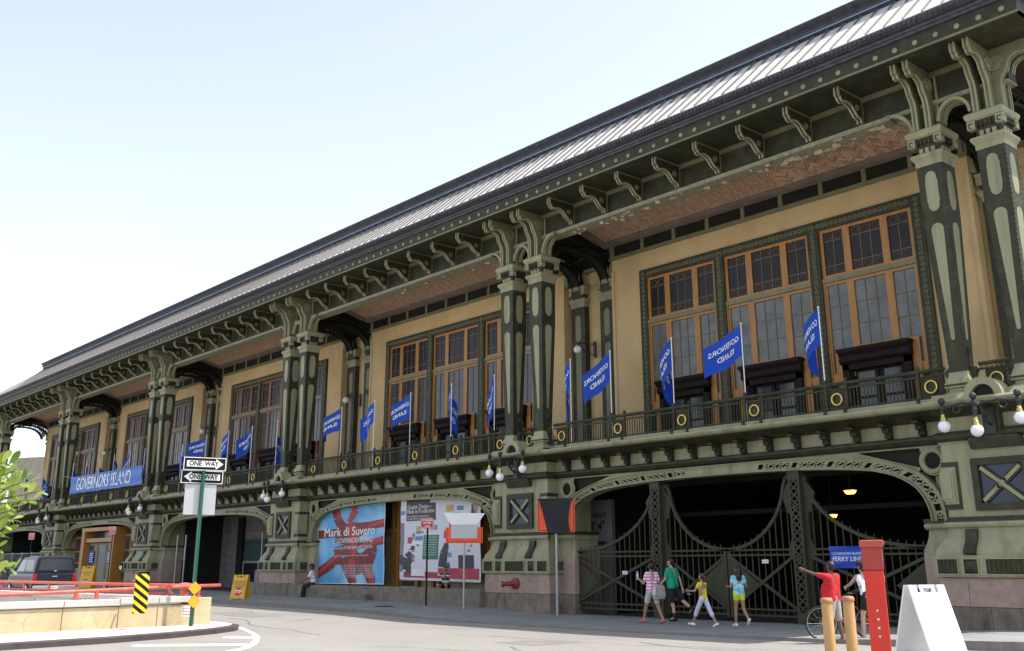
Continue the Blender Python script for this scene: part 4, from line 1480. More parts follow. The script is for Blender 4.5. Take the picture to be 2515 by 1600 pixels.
# clearance lettering on the wall just inside the gate
m = B(mat('dim_lettered_block', (0.10, 0.095, 0.09), .9, var=.3, scale=1.2))
m.box(-15.75, -14.1, 1.45, 1.6, -.1, 3.75)
m.use(BLACK)
put_text(m, 'MAX HEIGHT', .24, lambda u, v: (-14.9 + u, 1.445, 3.24 + v), .004, .8)
put_text(m, "13' 4\"", .44, lambda u, v: (-14.9 + u, 1.445, 2.86 + v), .01, .9)
m.box(-14.95, -14.4, 1.44, 1.45, 2.2, 2.36)
m.build('clearance_wall', bld)
for i, (x, y, z) in enumerate(((-5.87, 3.0, 3.63), (-7.8, 5.0, 3.06))):
    t = tag(empty('ceiling_lamp', (x, y, z)), 'lit amber lamp in the dark hall, the higher and larger' if i == 0 else 'small lit amber lamp deep in the dark hall, the lower one', 'lamp', 'amber lamps in the hall')
    m = B(IRON)
    m.lathe([(.12, .1), (.14, .06), (.05, .2), (.02, .25)], (0, 0, 0), 12)
    m.tube([(0, 0, .2), (0, 0, 4.46 - z)], .015, 6)
    m.build('lamp_housing', t)
    B(LAMPE).loft([(-.1, .1, -.06, .06, -.04), (-.15, .15, -.1, .1, .06)]).build('lamp_glass', t)

# stone dock along bays two and three
def stone_row(x0, x1, y0, y1, zt, widths, grp):
    x = x0
    i = 0
    while x < x1 - .05:
        w_ = min(widths[i % len(widths)], x1 - x)
        zb = min(walk_z(x), walk_z(x + w_)) - .12
        m = B(STONE).box(.006, w_ - .006, 0, y1 - y0, 0, zt - zb)
        o = m.build('stone_block', dock, (x, y0 + rnd.uniform(-.008, .008), zb))
        bevel(o, .015, 1)
        x += w_
        i += 1
dock = tag(empty('loading_dock'), 'low grey stone dock running along the wall under the two big posters', 'dock')
stone_row(-36.75, -32.5, -.62, .3, .80, [2.1, 2.2], 'a')
stone_row(-32.5, -18.72, -.6, .35, .745, [2.6, 2.2, 2.9, 2.4], 'b')
stone_row(-28.6, -25.6, -.95, -.61, .46, [3.0], 'c')
m = B(STONE)
m.box(-31.6, -19.0, .36, 1.6, .1, .70)
m.build('dock_top', dock)

# bay two: timber doors and painted panels behind the posters
def shop_mesh(c0):
    m = B(mat('cream_green_panel', (0.36, 0.34, 0.2), .6, var=.15, scale=2) if 'cream_green_panel' not in bpy.data.materials else bpy.data.materials['cream_green_panel'])
    m.box(-6.6, 6.6, 1.35, 1.45, .68, 2.95)
    m.use(GLASSD)
    m.box(-6.6, 6.6, 1.3, 1.34, 3.1, 4.2)
    m.use(WOOD)
    m.box(-6.6, 6.6, 1.2, 1.4, 2.9, 3.1)
    for x in (-5.6, -4.1, -2.6, -1.35, -.95, .45, 1.55, 1.9, 3.4, 4.9, 6.2):
        m.box(x - .09, x + .09, 1.18, 1.4, .68, 4.25)
    m.use(IRON)
    x = -6.5
    while x < 6.5:
        m.box(x - .012, x + .012, 1.27, 1.29, 3.1, 4.2)
        x += .16
    for z in (3.4, 3.7, 4.0): m.box(-6.5, 6.5, 1.265, 1.285, z, z + .025)
    m.use(DG)
    m.box(-.8, .3, 1.33, 1.36, .75, .95)
    m.box(-.75, .25, 1.31, 1.34, 1.62, 1.66)
    return m
shop_mesh(0).build('timber_front', bld, (-25.5, 0, 0))

# bay three: the open hall with a pale block wall, doors and scaffold posts
m = B(HALLG)
HX = -42.5
for i in range(9):
    z0 = .3 + i * .46
    off_ = .0 if i % 2 else .55
    x = -6.6 - off_
    while x < 1.6:
        a, b_ = max(-6.6, x), min(1.6, x + 1.1)
        if b_ > a + .02: m.box(a + .008, b_ - .008, 4.0, 4.2, z0 + .008, z0 + .452)
        x += 1.1
m.use(HALL)
m.box(-6.7, 1.7, 4.08, 4.3, -.1, 4.5)
m.use(DK)
m.box(-4.3, -3.6, 3.85, 4.0, .2, 4.3)
m.build('hall_block_wall', bld, (HX, 0, 0))
m = B(mat('dark_green_board', (0.02, 0.05, 0.05), .6))
m.box(-3.4, -.9, 3.9, 3.97, 1.85, 3.0)
m.build('green_board', bld, (HX, 0, 0))
m = B(BLACK)
m.box(-3.3, -1.2, 3.9, 3.98, .5, 1.7)
m.use(GALV)
for a in ((-3.4, -3.3, .4, 1.78), (-1.2, -1.1, .4, 1.78), (-3.3, -1.2, 1.7, 1.78)): m.box(a[0], a[1], 3.86, 3.98, a[2], a[3])
m.build('hall_opening', bld, (HX, 0, 0))
for x, y in ((-5.9, .9), (-5.2, 1.1), (2.0, 2.2), (4.2, 2.4), (4.5, 2.9), (6.0, 1.2)):
    B(GALV).tube([(0, 0, 0), (0, 0, 3.0)], .045, 8).build('hall_post', bld, (HX + x, y, walk_z(HX)))
m = B(HALL)
m.box(2.2, 6.6, 2.95, 3.0, 1.55, 1.65)
m.box(2.2, 6.6, 2.95, 3.0, 3.0, 3.1)
m.build('hall_rail', bld, (HX, 0, 0))

# bay four: timber entrance with glazed doors
EXC = -59.5
m = B(WOOD)
m.box(-6.5, 6.5, .95, 1.1, 3.35, 3.5)
for x in (-6.4, -5.0, -3.6, 4.0, 5.2, 6.4): m.box(x - .1, x + .1, .9, 1.1, .3, 4.25)
m.box(-2.9, -2.45, .2, 1.2, .3, 3.75)
m.box(2.45, 2.9, .2, 1.2, .3, 3.75)
m.box(-2.9, 2.9, .15, 1.2, 3.75, 3.98)
m.box(-2.45, 2.45, .3, 1.1, 3.05, 3.3)
for z in (1.1, 1.75, 2.5):
    m.box(-6.5, -2.9, .96, 1.1, z - .05, z + .05)
    m.box(2.9, 6.5, .96, 1.1, z - .05, z + .05)
m.use(GLASSD)
m.box(-6.5, -2.9, 1.0, 1.05, 1.1, 4.2)
m.box(2.9, 6.5, 1.0, 1.05, 1.1, 4.2)
m.box(-2.45, 2.45, .9, .95, 3.3, 3.75)
m.use(WOOD)
m.box(-6.5, -2.9, 1.0, 1.1, .3, 1.1)
m.box(2.9, 6.5, 1.0, 1.1, .3, 1.1)
entr = m.build('timber_entrance', bld, (EXC, 0, 0))
for k in range(3):
    x0 = -2.4 + 1.62 * k
    m = B(MG)
    for q in ((0, .14, .35, 3.0), (1.42, 1.56, .35, 3.0), (.14, 1.42, 2.85, 3.0), (.14, 1.42, .35, .75), (.14, 1.42, 1.5, 1.58)): m.box(x0 + q[0], x0 + q[1], .55, .62, q[2], q[3])
    d = m.build('door', entr)
    B(GLASSD).box(x0 + .14, x0 + 1.42, .58, .6, .75, 2.85).build('door_glass', d)
    if k != 1:
        t = B(SIGNB).box(x0 + .3, x0 + 1.1, .53, .545, 1.7, 2.5)
        t.use(WHITEP)
        for q in range(5): t.box(x0 + .36, x0 + 1.04 - .1 * (q % 2), .525, .531, 1.8 + .13 * q, 1.84 + .13 * q)
        tag(t.build('door_poster', None, (EXC, 0, 0)), 'blue notice on the left glass door of the timber entrance' if k == 0 else 'blue notice on the right glass door of the timber entrance', 'poster', 'blue notices on the doors')

# bay five: fence across the dark arch
f5 = tag(empty('hall_fence', (-76.5, .9, walk_z(-76.5))), 'grey mesh fence across the dark arch behind the parked truck', 'fence')
for i in range(6): B(GALV).tube([(0, 0, 0), (0, 0, 2.2)], .04, 6).build('fence_post', f5, (-6 + 2.4 * i, 0, 0))
m = B(GALV)
for i in range(60): m.box(-6 + .2 * i, -5.985 + .2 * i, -.01, .01, .1, 2.1)
for z in (.1, 1.1, 2.1): m.box(-6, 6, -.015, .015, z - .02, z + .02)
m.build('fence_mesh', f5)

# ------------------------------------------------------------------ posters and banners
def sag(u, v): return .03 * math.sin(u * 5 + v * 2) + .02 * math.sin(v * 9 - u * 3)
def poster_sheet(x0, x1, zc, y, mtl, n=24):
    """zc(u) -> (zbottom, ztop)"""
    m = B(mtl)
    vs, fs = [], []
    for i in range(n + 1):
        u = i / n
        zb, zt = zc(u)
        for j in range(n + 1):
            v = j / n
            vs.append((x0 + (x1 - x0) * u, y - sag(u, v), zb + (zt - zb) * v))
    for i in range(n):
        for j in range(n):
            a = i * (n + 1) + j
            fs.append((a, a + n + 1, a + n + 2, a + 1))
    return m.add(vs, fs)
def flat_on(x0, x1, zc, y, d):
    def fn(u, v):
        zb, zt = zc(u)
        return (x0 + (x1 - x0) * u, y - sag(u, v) - d, zb + (zt - zb) * v)
    return fn
def patch(m, fn, poly, n=6):
    """subdivided quad given by four (u, v) corners"""
    a, b, c, d = poly
    vs, fs = [], []
    for i in range(n + 1):
        for j in range(n + 1):
            s, t = i / n, j / n
            u = (a[0] * (1 - s) + b[0] * s) * (1 - t) + (d[0] * (1 - s) + c[0] * s) * t
            v = (a[1] * (1 - s) + b[1] * s) * (1 - t) + (d[1] * (1 - s) + c[1] * s) * t
            vs.append(fn(u, v))
    for i in range(n):
        for j in range(n):
            k_ = i * (n + 1) + j
            fs.append((k_, k_ + n + 1, k_ + n + 2, k_ + 1))
    return m.add(vs, fs)
def band(m, fn, pts, w, ns=4):
    """ribbon along (u, v) points with half widths w"""
    for i in range(len(pts) - 1):
        (u0, v0), (u1, v1) = pts[i], pts[i + 1]
        w0, w1 = w[i], w[i + 1]
        dx, dz = u1 - u0, v1 - v0
        l = math.hypot(dx, dz)
        nx, nz = -dz / l, dx / l
        patch(m, fn, [(u0 + nx * w0, v0 + nz * w0), (u0 - nx * w0, v0 - nz * w0), (u1 - nx * w1, v1 - nz * w1), (u1 + nx * w1, v1 + nz * w1)], ns)
def ttext(m, fn, txt, u, v, h, wd, bold=0.0, align='LEFT'):
    vs, fs = text_geo(txt, 1.0, 0, 1.0, 'LEFT')
    w_ = max(x for x, y in vs) or 1
    k = wd / w_
    for du in ((0,) if bold < .015 else (-.012, .012)): m.add([fn(u + (x + du) * k, v + y * h) for x, y in vs], fs)
SKYB = mat('printed_blue_sky', (0.09, 0.34, 0.62), .5, var=.15, scale=.6, stain=(.45, (0.55, 0.68, 0.8), .85))
PR1 = mat('printed_dark_red', (0.16, 0.012, 0.015), .5, var=.3, scale=2)
PR2 = mat('printed_bright_red', (0.36, 0.028, 0.03), .5, var=.3, scale=2)
p1 = tag(empty('art_poster'), 'big sky blue poster with dark red beams and white lettering', 'poster', 'big posters under the arch')
X0, X1 = -31.85, -26.45
zc1 = lambda u: (.78 + .03 * u, 4.1 + .1 * u)
poster_sheet(X0, X1, zc1, .5, SKYB).build('poster_sheet', p1, smooth=True)
fn = flat_on(X0, X1, zc1, .5, .012)
def shape(mtl, pts, w_):
    q = B(mtl)
    band(q, fn, pts, w_)
    q.build('printed_beam', p1)
shape(PR1, [(.27, .985), (.29, .85), (.36, .74), (.47, .68)], [.06, .055, .06, .06])
shape(PR1, [(.0, .645), (.3, .655), (.5, .69), (.62, .68), (.78, .72), (1, .74)], [.055, .055, .09, .09, .05, .05])
shape(PR1, [(.47, .72), (.42, .5), (.45, .36), (.58, .25), (.72, .26), (.82, .4), (.86, .5)], [.1, .17, .15, .14, .12, .08, .03])
shape(PR1, [(.48, .3), (.5, .16), (.56, .02)], [.1, .07, .05])
shape(PR1, [(.7, .3), (.78, .12), (.83, .02)], [.1, .06, .06])
shape(PR1, [(.38, .36), (.2, .23), (.0, .12)], [.07, .065, .06])
shape(PR1, [(.6, .48), (.8, .5), (1, .53)], [.05, .045, .045])
fn = flat_on(X0, X1, zc1, .5, .018)
shape(PR2, [(.52, 1.0), (.56, .93), (.5, .84), (.46, .79)], [.045, .045, .04, .02])
shape(PR2, [(.44, .76), (.56, .64), (.52, .5), (.58, .36)], [.05, .09, .06, .04])
shape(PR2, [(.35, .37), (.2, .26), (.0, .09)], [.02, .025, .03])
shape(PR2, [(.62, .45), (.8, .51), (1, .55)], [.02, .03, .035])
shape(PR2, [(.56, .3), (.52, .17), (.6, .02)], [.05, .035, .02])
shape(PR2, [(.72, .25), (.8, .1), (.86, .01)], [.03, .03, .025])
shape(PR2, [(.3, .97), (.33, .82)], [.02, .025])
shape(PR2, [(.75, .71), (1, .76)], [.02, .025])
m = B(WHITEP)
fn = flat_on(X0, X1, zc1, .5, .026)
ttext(m, fn, 'Mark di Suvero', .1, .66, .16, .76, .02)
ttext(m, fn, 'at GOVERNORS ISLAND', .24, .545, .095, .6, .03)
ttext(m, fn, 'presented by STORM KING ART CENTER', .22, .455, .055, .62, .02)
ttext(m, fn, 'For more information visit stormking.org', .22, .355, .026, .56, .01)
for q in range(8): ttext(m, fn, 'The exhibition is open free to the public on the island through September', .3, .235 - .021 * q, .02, .56, .005)
m.build('poster_lettering', p1)
m = B(WHITEP)
for a, b, c, d in ((0, 0, 1, .008), (0, .992, 1, 1), (0, 0, .006, 1), (.994, 0, 1, 1)): patch(m, flat_on(X0, X1, zc1, .5, .02), [(a, b), (c, b), (c, d), (a, d)], 10)
split_loose(m.build('poster_edge', p1))

p2 = tag(empty('design_poster'), 'big pale poster showing people on a workshop floor with red carpet', 'poster', 'big posters under the arch')
X0, X1 = -25.25, -20.05
zc2 = lambda u: (1.02 - .06 * u, 4.22 + .02 * u)
PW = mat('printed_pale_wall', (0.6, 0.58, 0.64), .5, var=.06, scale=.6)
poster_sheet(X0, X1, zc2, .5, PW).build('poster_sheet', p2, smooth=True)
fn = flat_on(X0, X1, zc2, .5, .012)
def rects(m, lst): 
    for a, b, c, d in lst: patch(m, fn, [(a, b), (c, b), (c, d), (a, d)], 3)
    return m
m = B(mat('printed_charcoal', (0.035, 0.033, 0.045), .5, var=.2))
rects(m, [(.08, .72, .45, .93), (.08, .93, .38, .985)])
band(m, fn, [(.08, .12), (.12, .26), (.17, .32)], [.04, .07, .05]); band(m, fn, [(.1, .2), (.14, .08)], [.05, .03])
band(m, fn, [(.55, .16), (.57, .32), (.6, .42)], [.05, .045, .03])
band(m, fn, [(.9, .72), (.92, .82), (.91, .88)], [.025, .03, .02])
rects(m, [(.74, .14, .92, .3), (.86, .66, .9, .76), (.0, .18, .05, .3)])
for q in range(5): band(m, fn, [(.745 + .04 * q, .13), (.75 + .04 * q, .3)], [.006, .006])
split_loose(m.build('poster_print', p2))
m = B(mat('printed_red_floor', (0.4, 0.025, 0.05), .5, var=.3, scale=2))
rects(m, [(.06, .03, .98, .1), (.5, .08, .98, .15), (.62, .61, .8, .735), (.56, .5, .8, .59), (.1, .44, .16, .52)])
split_loose(m.build('poster_print', p2))
m = B(mat('printed_skin', (0.45, 0.25, 0.18), .5, var=.1))
band(m, fn, [(.8, .97), (.85, .93), (.91, .92)], [.012, .014, .016]); band(m, fn, [(.92, .9), (.94, .84), (.95, .76)], [.025, .025, .015])
band(m, fn, [(.17, .3), (.2, .22)], [.012, .012]); patch(m, fn, [(.16, .34), (.2, .34), (.2, .39), (.16, .39)], 2)
split_loose(m.build('poster_print', p2))
m = B(mat('printed_green', (0.02, 0.15, 0.09), .5))
rects(m, [(.31, .25, .5, .54)])
m.use(mat('printed_hair', (0.02, 0.012, 0.01), .6))
rects(m, [(.87, .9, .93, .97), (.15, .36, .2, .41), (.57, .38, .62, .44)])
m.use(mat('printed_jeans', (0.05, 0.09, 0.25), .6))
band(m, fn, [(.56, .17), (.64, .18)], [.03, .04])
m.use(mat('printed_tan', (0.55, 0.36, 0.12), .6))
rects(m, [(.58, .81, .67, .89), (.38, .6, .43, .66), (.21, .59, .26, .65)])
m.use(mat('printed_blue', (0.1, 0.24, 0.45), .6))
rects(m, [(.71, .82, .79, .87), (.21, .56, .27, .6), (.3, .62, .33, .68), (.44, .6, .47, .66), (.2, .48, .3, .53), (.0, .8, .06, .85), (.16, .52, .19, .57), (.62, .28, .66, .33)])
m.use(mat('printed_silver', (0.7, 0.7, 0.72), .6))
rects(m, [(.16, .05, .34, .13), (.5, .06, .62, .1), (.1, .42, .3, .46)])
m.use(mat('printed_grey', (0.2, 0.19, 0.23), .6))
rects(m, [(.0, .1, .045, .7), (.68, .75, .74, .79)])
for q in range(16):
    a, b = rnd.uniform(.1, .9), rnd.uniform(.32, .7)
    if not (.29 < a < .82 and .24 < b < .76): rects(m, [(a, b, a + rnd.uniform(.02, .04), b + rnd.uniform(.01, .03))])
split_loose(m.build('poster_print', p2))
m = B(WHITEP)
fn = flat_on(X0, X1, zc2, .5, .02)
ttext(m, fn, 'Graphic Design—', .095, .89, .075, .31, .02)
ttext(m, fn, 'Now in Production', .095, .835, .075, .34, .02)
ttext(m, fn, 'Free exhibition presented by', .095, .775, .032, .27, .01)
ttext(m, fn, 'Cooper Hewitt, at Governors Island', .095, .745, .032, .3, .01)
for q in range(8): ttext(m, fn, 'information and opening hours', .325, .515 - .03 * q, .022, .16, .004)
for q in range(3): ttext(m, fn, 'the work of designers', .585, .57 - .025 * q, .022, .19, .004); ttext(m, fn, 'Poster series of', .65, .71 - .03 * q, .03, .14, .004)
m.build('poster_lettering', p2)

bn = tag(empty('island_banner'), 'long blue banner with white capitals tied across the gallery railing', 'banner')
X0, X1 = -65.2, -52.4
zcb = lambda u: (6.4 - .03 * u, 7.54 - .02 * u)
poster_sheet(X0, X1, zcb, -.05, BANB, 30).build('banner_cloth', bn, smooth=True)
fn = flat_on(X0, X1, zcb, -.05, .015)
m = B(WHITEP)
ttext(m, fn, 'GOVERNORS ISLAND', .1, .47, 1.05, .76, .035)
m.build('banner_lettering', bn)
m = B(GALV)
for a, b in (((-65.2, -.05, 7.54), (-67.0, -.1, 7.75)), ((-52.4, -.05, 7.5), (-51.9, -.1, 7.7)), ((-65.2, -.05, 6.4), (-65.3, .2, 6.3)), ((-52.4, -.05, 6.37), (-52.2, .2, 6.3))): m.tube([a, b], .012, 5)
m.build('banner_rope', bn)

fb = tag(empty('ferry_banner'), 'small blue banner for the ferry line hung on the gate behind the cyclists', 'banner')
X0, X1 = -5.02, -4.02
zcf = lambda u: (1.50, 2.06)
poster_sheet(X0, X1, zcf, .3, SIGNB, 12).build('banner_cloth', fb, smooth=True)
fn = flat_on(X0, X1, zcf, .3, .01)
m = B(WHITEP)
ttext(m, fn, 'GOVERNORS ISLAND', .06, .66, .16, .86, .01)
ttext(m, fn, 'FERRY LINE', .08, .41, .3, .84, .02)
m.build('banner_lettering', fb)

# ------------------------------------------------------------------ flags along the railing
def flag(x, name_label, bend, L=1.55, drop=.5, fold=.0, zt=8.56, y=.33, zb=5.6, away=False):
    t = tag(empty('flag', (x, y, 0)), name_label, 'flag', 'blue flags on the gallery railing')
    m = B(WHITE)
    m.tube([(0, 0, zb), (0, 0, zt + .05)], .016, 6)
    m.sphere((0, 0, zt + .06), .03, 8, 5)
    m.build('flag_pole', t)
    H = .95
    bd = rad(bend)
    def fn(u, v, d=0):
        # u along the fly 0..1, v up 0..1 ; wind carries the cloth towards -x, bend swings it to the wall or street
        s = u * L
        ang = bd * (.25 + .35 * u) + .22 * math.sin(u * 5.5 + x) * (.25 + u)
        px_ = -(s * (1 - fold * .55 * u)) * math.cos(ang * .9)
        py_ = s * math.sin(ang) * .8
        pz_ = zt - H + H * v - drop * u ** 1.25 - .04 * math.sin(u * 7 + v * 2 + x)
        pz_ -= fold * .5 * u * (1 - v)
        px_ *= 1 - .18 * fold * (1 - v)
        e = 1 if d > 0 else -1
        return (px_, py_ + d, pz_)
    m = B(FLAGB)
    n, k = 18, 8
    vs = [fn(i / n, j / k) for i in range(n + 1) for j in range(k + 1)]
    fs = [(i * (k + 1) + j, (i + 1) * (k + 1) + j, (i + 1) * (k + 1) + j + 1, i * (k + 1) + j + 1) for i in range(n) for j in range(k)]
    m.add(vs, fs)
    c = m.build('flag_cloth', t, smooth=True)
    m = B(WHITEP)
    for txt, v0, wd in (('GOVERNORS', .64, .84), ('ISLAND', .34, .54)):
        tv, tf = text_geo(txt, 1.0, .008, 1.0, 'LEFT')
        w_ = max(a for a, b in tv)
        u0 = .06 + (.86 - wd) / 2
        # read correctly from the wall side, so mirrored from the street
        vv = [(u0 + a / w_ * wd, v0 + b * .24) for a, b in tv]
        def on(a, b, d):
            p, q, r = Vector(fn(a, b)), Vector(fn(a + .01, b)), Vector(fn(a, b + .01))
            return tuple(p + (q - p).cross(r - p).normalized() * d)
        for d in (-.012, .012): m.add([on(a, b, d) for a, b in vv], tf)
    m.build('flag_lettering', c)
    return t
N1 = 'blue island flag '
flag(-14.85, N1 + 'hanging folded, nearest the column pair left of the gates', 38, 1.25, .95, .8)
flag(-12.9, N1 + 'slanting down in front of the dark pilaster right of the column pair', 25, 1.6, .6, .25)
flag(-10.17, N1 + 'half furled over the first of the large clear windows', 40, 1.45, .85, .7)
flag(-7.42, N1 + 'spread widest, over the middle window above the gates', 14, 1.45, .5, .05)
flag(-4.73, N1 + 'curling inwards on the pole nearest the right hand columns', 65, 1.3, .6, .4)
flag(-19.05, N1 + 'drooping in front of the mullion just left of the middle column pair', 50, 1.2, .75, .7)
flag(-21.75, N1 + 'hanging narrow over the window above the pale poster', 65, 1.1, .8, .9)
flag(-24.58, N1 + 'stretched flat over the window above the gap between the posters', 15, 1.6, .4, .1)
flag(-27.33, N1 + 'dipping beside the wall lamp above the sky blue poster', 6, 1.4, .65, .3)
flag(-30.05, N1 + 'flying level over the narrow window right of the second column pair', 5, 1.8, .4, .0)
flag(-36.15, N1 + 'hanging twisted just left of the second column pair', 70, .9, .95, .95)
flag(-38.88, N1 + 'held out to the side above the small dark arch door', 8, 1.6, .55, .3)
flag(-41.6, N1 + 'slanting down to the right above the one way signs', 8, 1.5, .7, .5)
flag(-44.4, N1 + 'spread level directly above the one way signs', 8, 1.85, .2, .0)
flag(-47.6, N1 + 'sagging behind the level one, left above the one way signs', 50, 1.3, .8, .5, 8.3)
flag(-53.2, N1 + 'partly behind the right end of the long banner', 60, 1.0, .8, .8)
flag(-55.6, N1 + 'blown out above the last letters of the long banner', 20, 1.5, .9, .35)
flag(-58.4, N1 + 'limp on its pole above the middle of the long banner', 75, .8, .8, .95)
flag(-61.0, N1 + 'limp and narrow above the N of the long banner', 75, .8, .9, .9)
flag(-63.6, N1 + 'hanging doubled above the G of the long banner', 60, .9, .9, .9)
flag(-66.3, N1 + 'at the left tip of the long banner', 75, .7, .9, .9)
flag(-70.3, N1 + 'hanging straight down in the open end bay beside the columns', 60, .8, 1.0, .9)
flag(-73.0, N1 + 'hanging slim in the middle of the open end bay', 70, .8, 1.0, .9)
flag(-77.3, N1 + 'nearest the green leaves in the open end bay', 50, 1.0, .8, .6)

# ------------------------------------------------------------------ lamps
PNAMES = ['the right hand pier beside the gates', 'the pier between gates and pale poster', 'the pier left of the sky blue poster', 'the pier left of the dark open arch', 'the pier left of the timber entrance', 'the last pier behind the leaves']
for p in range(5):
    px = -BAY * p
    t = tag(empty('globe_lamp_bracket', (px, 0, 0)), 'iron bracket with three white globes on ' + PNAMES[p], 'lamp', 'three globe lamps on the piers')
    m = B(IRON)
    m.box(-.12, .12, -.4, -.3, 4.55, 5.3)
    m.tube([(0, -.36, 5.15), (0, -.6, 5.25), (0, -.9, 5.2), (0, -1.15, 5.12)], .05, 8)
    m.tube([(0, -.36, 4.75), (0, -.55, 4.8), (0, -.75, 5.0), (0, -.8, 5.2)], .03, 6)
    m.ring((0, -.6, 5.02), .1, .025, 'x', 14, 6)
    m.tube([(-.9, -.85, 5.18), (-.45, -.85, 5.26), (0, -.85, 5.2), (.45, -.85, 5.26), (.9, -.85, 5.18)], .035, 8)
    for s in (-1, 1):
        m.ring((s * .55, -.85, 5.14), .09, .022, 'y', 12, 6)
    gp = [(-.9, -.85, 4.76), (0, -1.12, 4.56), (.9, -.85, 4.79)]
    for x, y, z in gp:
        zt = 5.2
        m.sphere((x, y, zt + .16), .085, 10, 7)
        m.lathe([(.03, zt + .08), (.07, zt + .04), (.075, zt - .02), (.045, zt - .1), (.06, zt - .15), (.03, z + .3)], (x, y, 0), 10)
    m.build('lamp_bracket', t)
    for x, y, z in gp:
        h = B(BRASS).lathe([(.035, .3), (.055, .27), (.05, .23), (.075, .2), (.08, .15), (.1, .12)], (0, 0, 0), 12).build('brass_collar', t, (x, y, z), 'auto')
        B(OPAL).sphere((0, 0, 0), .146, 20, 14).build('globe', t, (x, y, z), True)
LN = ['right of the middle column pair', 'left of the first blue window in the middle', 'above the dark open arch', 'above the timber entrance']
for p in range(1, 5):
    px = -BAY * p
    t = tag(empty('wall_lamp', (px, 0, 0)), ['round wall lamp on a black bracket between the pilasters beside the big windows', 'round wall lamp between the pilasters above the sky blue poster', 'round wall lamp between the pilasters above the one way signs', 'round wall lamp between the pilasters by the long blue banner'][p - 1], 'lamp', 'round wall lamps in the gallery')
    m = B(IRON)
    m.box(-.06 + .0, .06, 3.78, 3.86, 9.45, 10.1)
    m.tube([(0, 3.8, 9.98), (-.15, 3.45, 10.0), (-.25, 3.1, 9.98)], .022, 6)
    m.tube([(0, 3.8, 9.55), (-.12, 3.5, 9.6), (-.2, 3.3, 9.75), (-.25, 3.1, 9.95)], .02, 6)
    m.build('lamp_bracket', t)
    B(BRASS).lathe([(.03, .26), (.06, .2), (.08, .14)], (0, 0, 0), 10).build('brass_collar', t, (-.25, 3.1, 9.72))
    B(OPAL).sphere((0, 0, 0), .16, 16, 12).build('globe', t, (-.25, 3.1, 9.72), True)
t = tag(empty('wall_lamp', (.2, 0, 0)), 'round wall lamp half hidden behind the right hand columns', 'lamp', 'round wall lamps in the gallery')
m = B(IRON)
m.box(-.1, .1, 3.78, 3.9, 9.3, 10.2)
m.tube([(0, 3.8, 9.98), (-.15, 3.45, 10.0), (-.25, 3.2, 9.9)], .022, 6)
m.build('lamp_bracket', t)
B(OPAL).sphere((0, 0, 0), .16, 16, 12).build('globe', t, (-.25, 3.2, 9.72), True)

# fire connection on the granite
t = tag(empty('fire_connection', (-17.0, -.42, .98)), 'dark red fire hose connection sticking out of the pink granite pier', 'hydrant')
m = B(REDD)
m.lathe([(.19, .02), (.19, -.04), (.15, -.07), (.12, -.08), (.09, -.1)], (0, 0, 0), 18, 'y')
m.build('wall_flange', t, smooth='auto')
m = B(REDD)
m.tube([(0, -.05, 0), (-.08, -.2, -.01), (-.2, -.34, -.02)], [.085, .08, .075], 12)
m.tube([(-.2, -.34, -.02), (-.26, -.41, -.03)], [.1, .1], 12)
m.build('outlet', t, smooth='auto')
# ------------------------------------------------------------------ signs on posts
def place(x, y): return (x, y, walk_z(x) if y > KY else road_z(x, y))
def parking_sign(x, y, h, label, face, post=BLACK, sz=(.42, .44)):
    t = tag(empty('parking_sign', place(x, y), (0, 0, 0)), label, 'sign', 'red no standing signs')
    m = B(post)
    m.box(-.03, .03, -.02, .02, -.05, h)
    m.build('sign_post', t)
    s = empty('sign_face', (0, -.03, h - .05), (0, 0, face), t)
    m = B(SIGNR)
    w_, hh = sz
    m.box(-w_ / 2, w_ / 2, -.012, 0, -hh / 2, hh / 2)
    o = m.build('sign_plate', t, (0, -.025, h - .1), rot=(0, 0, face))
    m = B(WHITEP)
    for a in ((-w_ / 2 + .015, w_ / 2 - .015, hh / 2 - .03, hh / 2 - .018), (-w_ / 2 + .015, w_ / 2 - .015, -hh / 2 + .018, -hh / 2 + .03)): m.box(a[0], a[1], -.015, -.012, a[2], a[3])
    for a in ((-w_ / 2 + .015, -w_ / 2 + .027), (w_ / 2 - .027, w_ / 2 - .015)): m.box(a[0], a[1], -.015, -.012, -hh / 2 + .018, hh / 2 - .018)
    put_text(m, 'NO STANDING', .085, lambda u, v: (u, -.0155, hh * .27 + v), .003, .68)
    put_text(m, 'ANYTIME', .095, lambda u, v: (u, -.0155, -hh * .0 + v), .003, .8)
    m.box(-.1, .08, -.0155, -.012, -hh * .3 - .012, -hh * .3 + .012)
    m.add([(.07, -.0155, -hh * .3 + .035), (.13, -.0155, -hh * .3), (.07, -.0155, -hh * .3 - .035)], [(0, 1, 2)])
    m.build('sign_lettering', o)
    bpy.data.objects.remove(s)
    return t
parking_sign(-20.9, -1.35, 3.02, 'red no standing sign on a black post in front of the pale poster', rad(35), sz=(.5, .36))
parking_sign(-47.9, -3.1, 3.25, 'red no standing sign on a dark post beside the timber entrance doors', rad(40))
parking_sign(-61.5, -3.3, 3.15, 'red no standing sign on a dark post above the parked truck', rad(40))

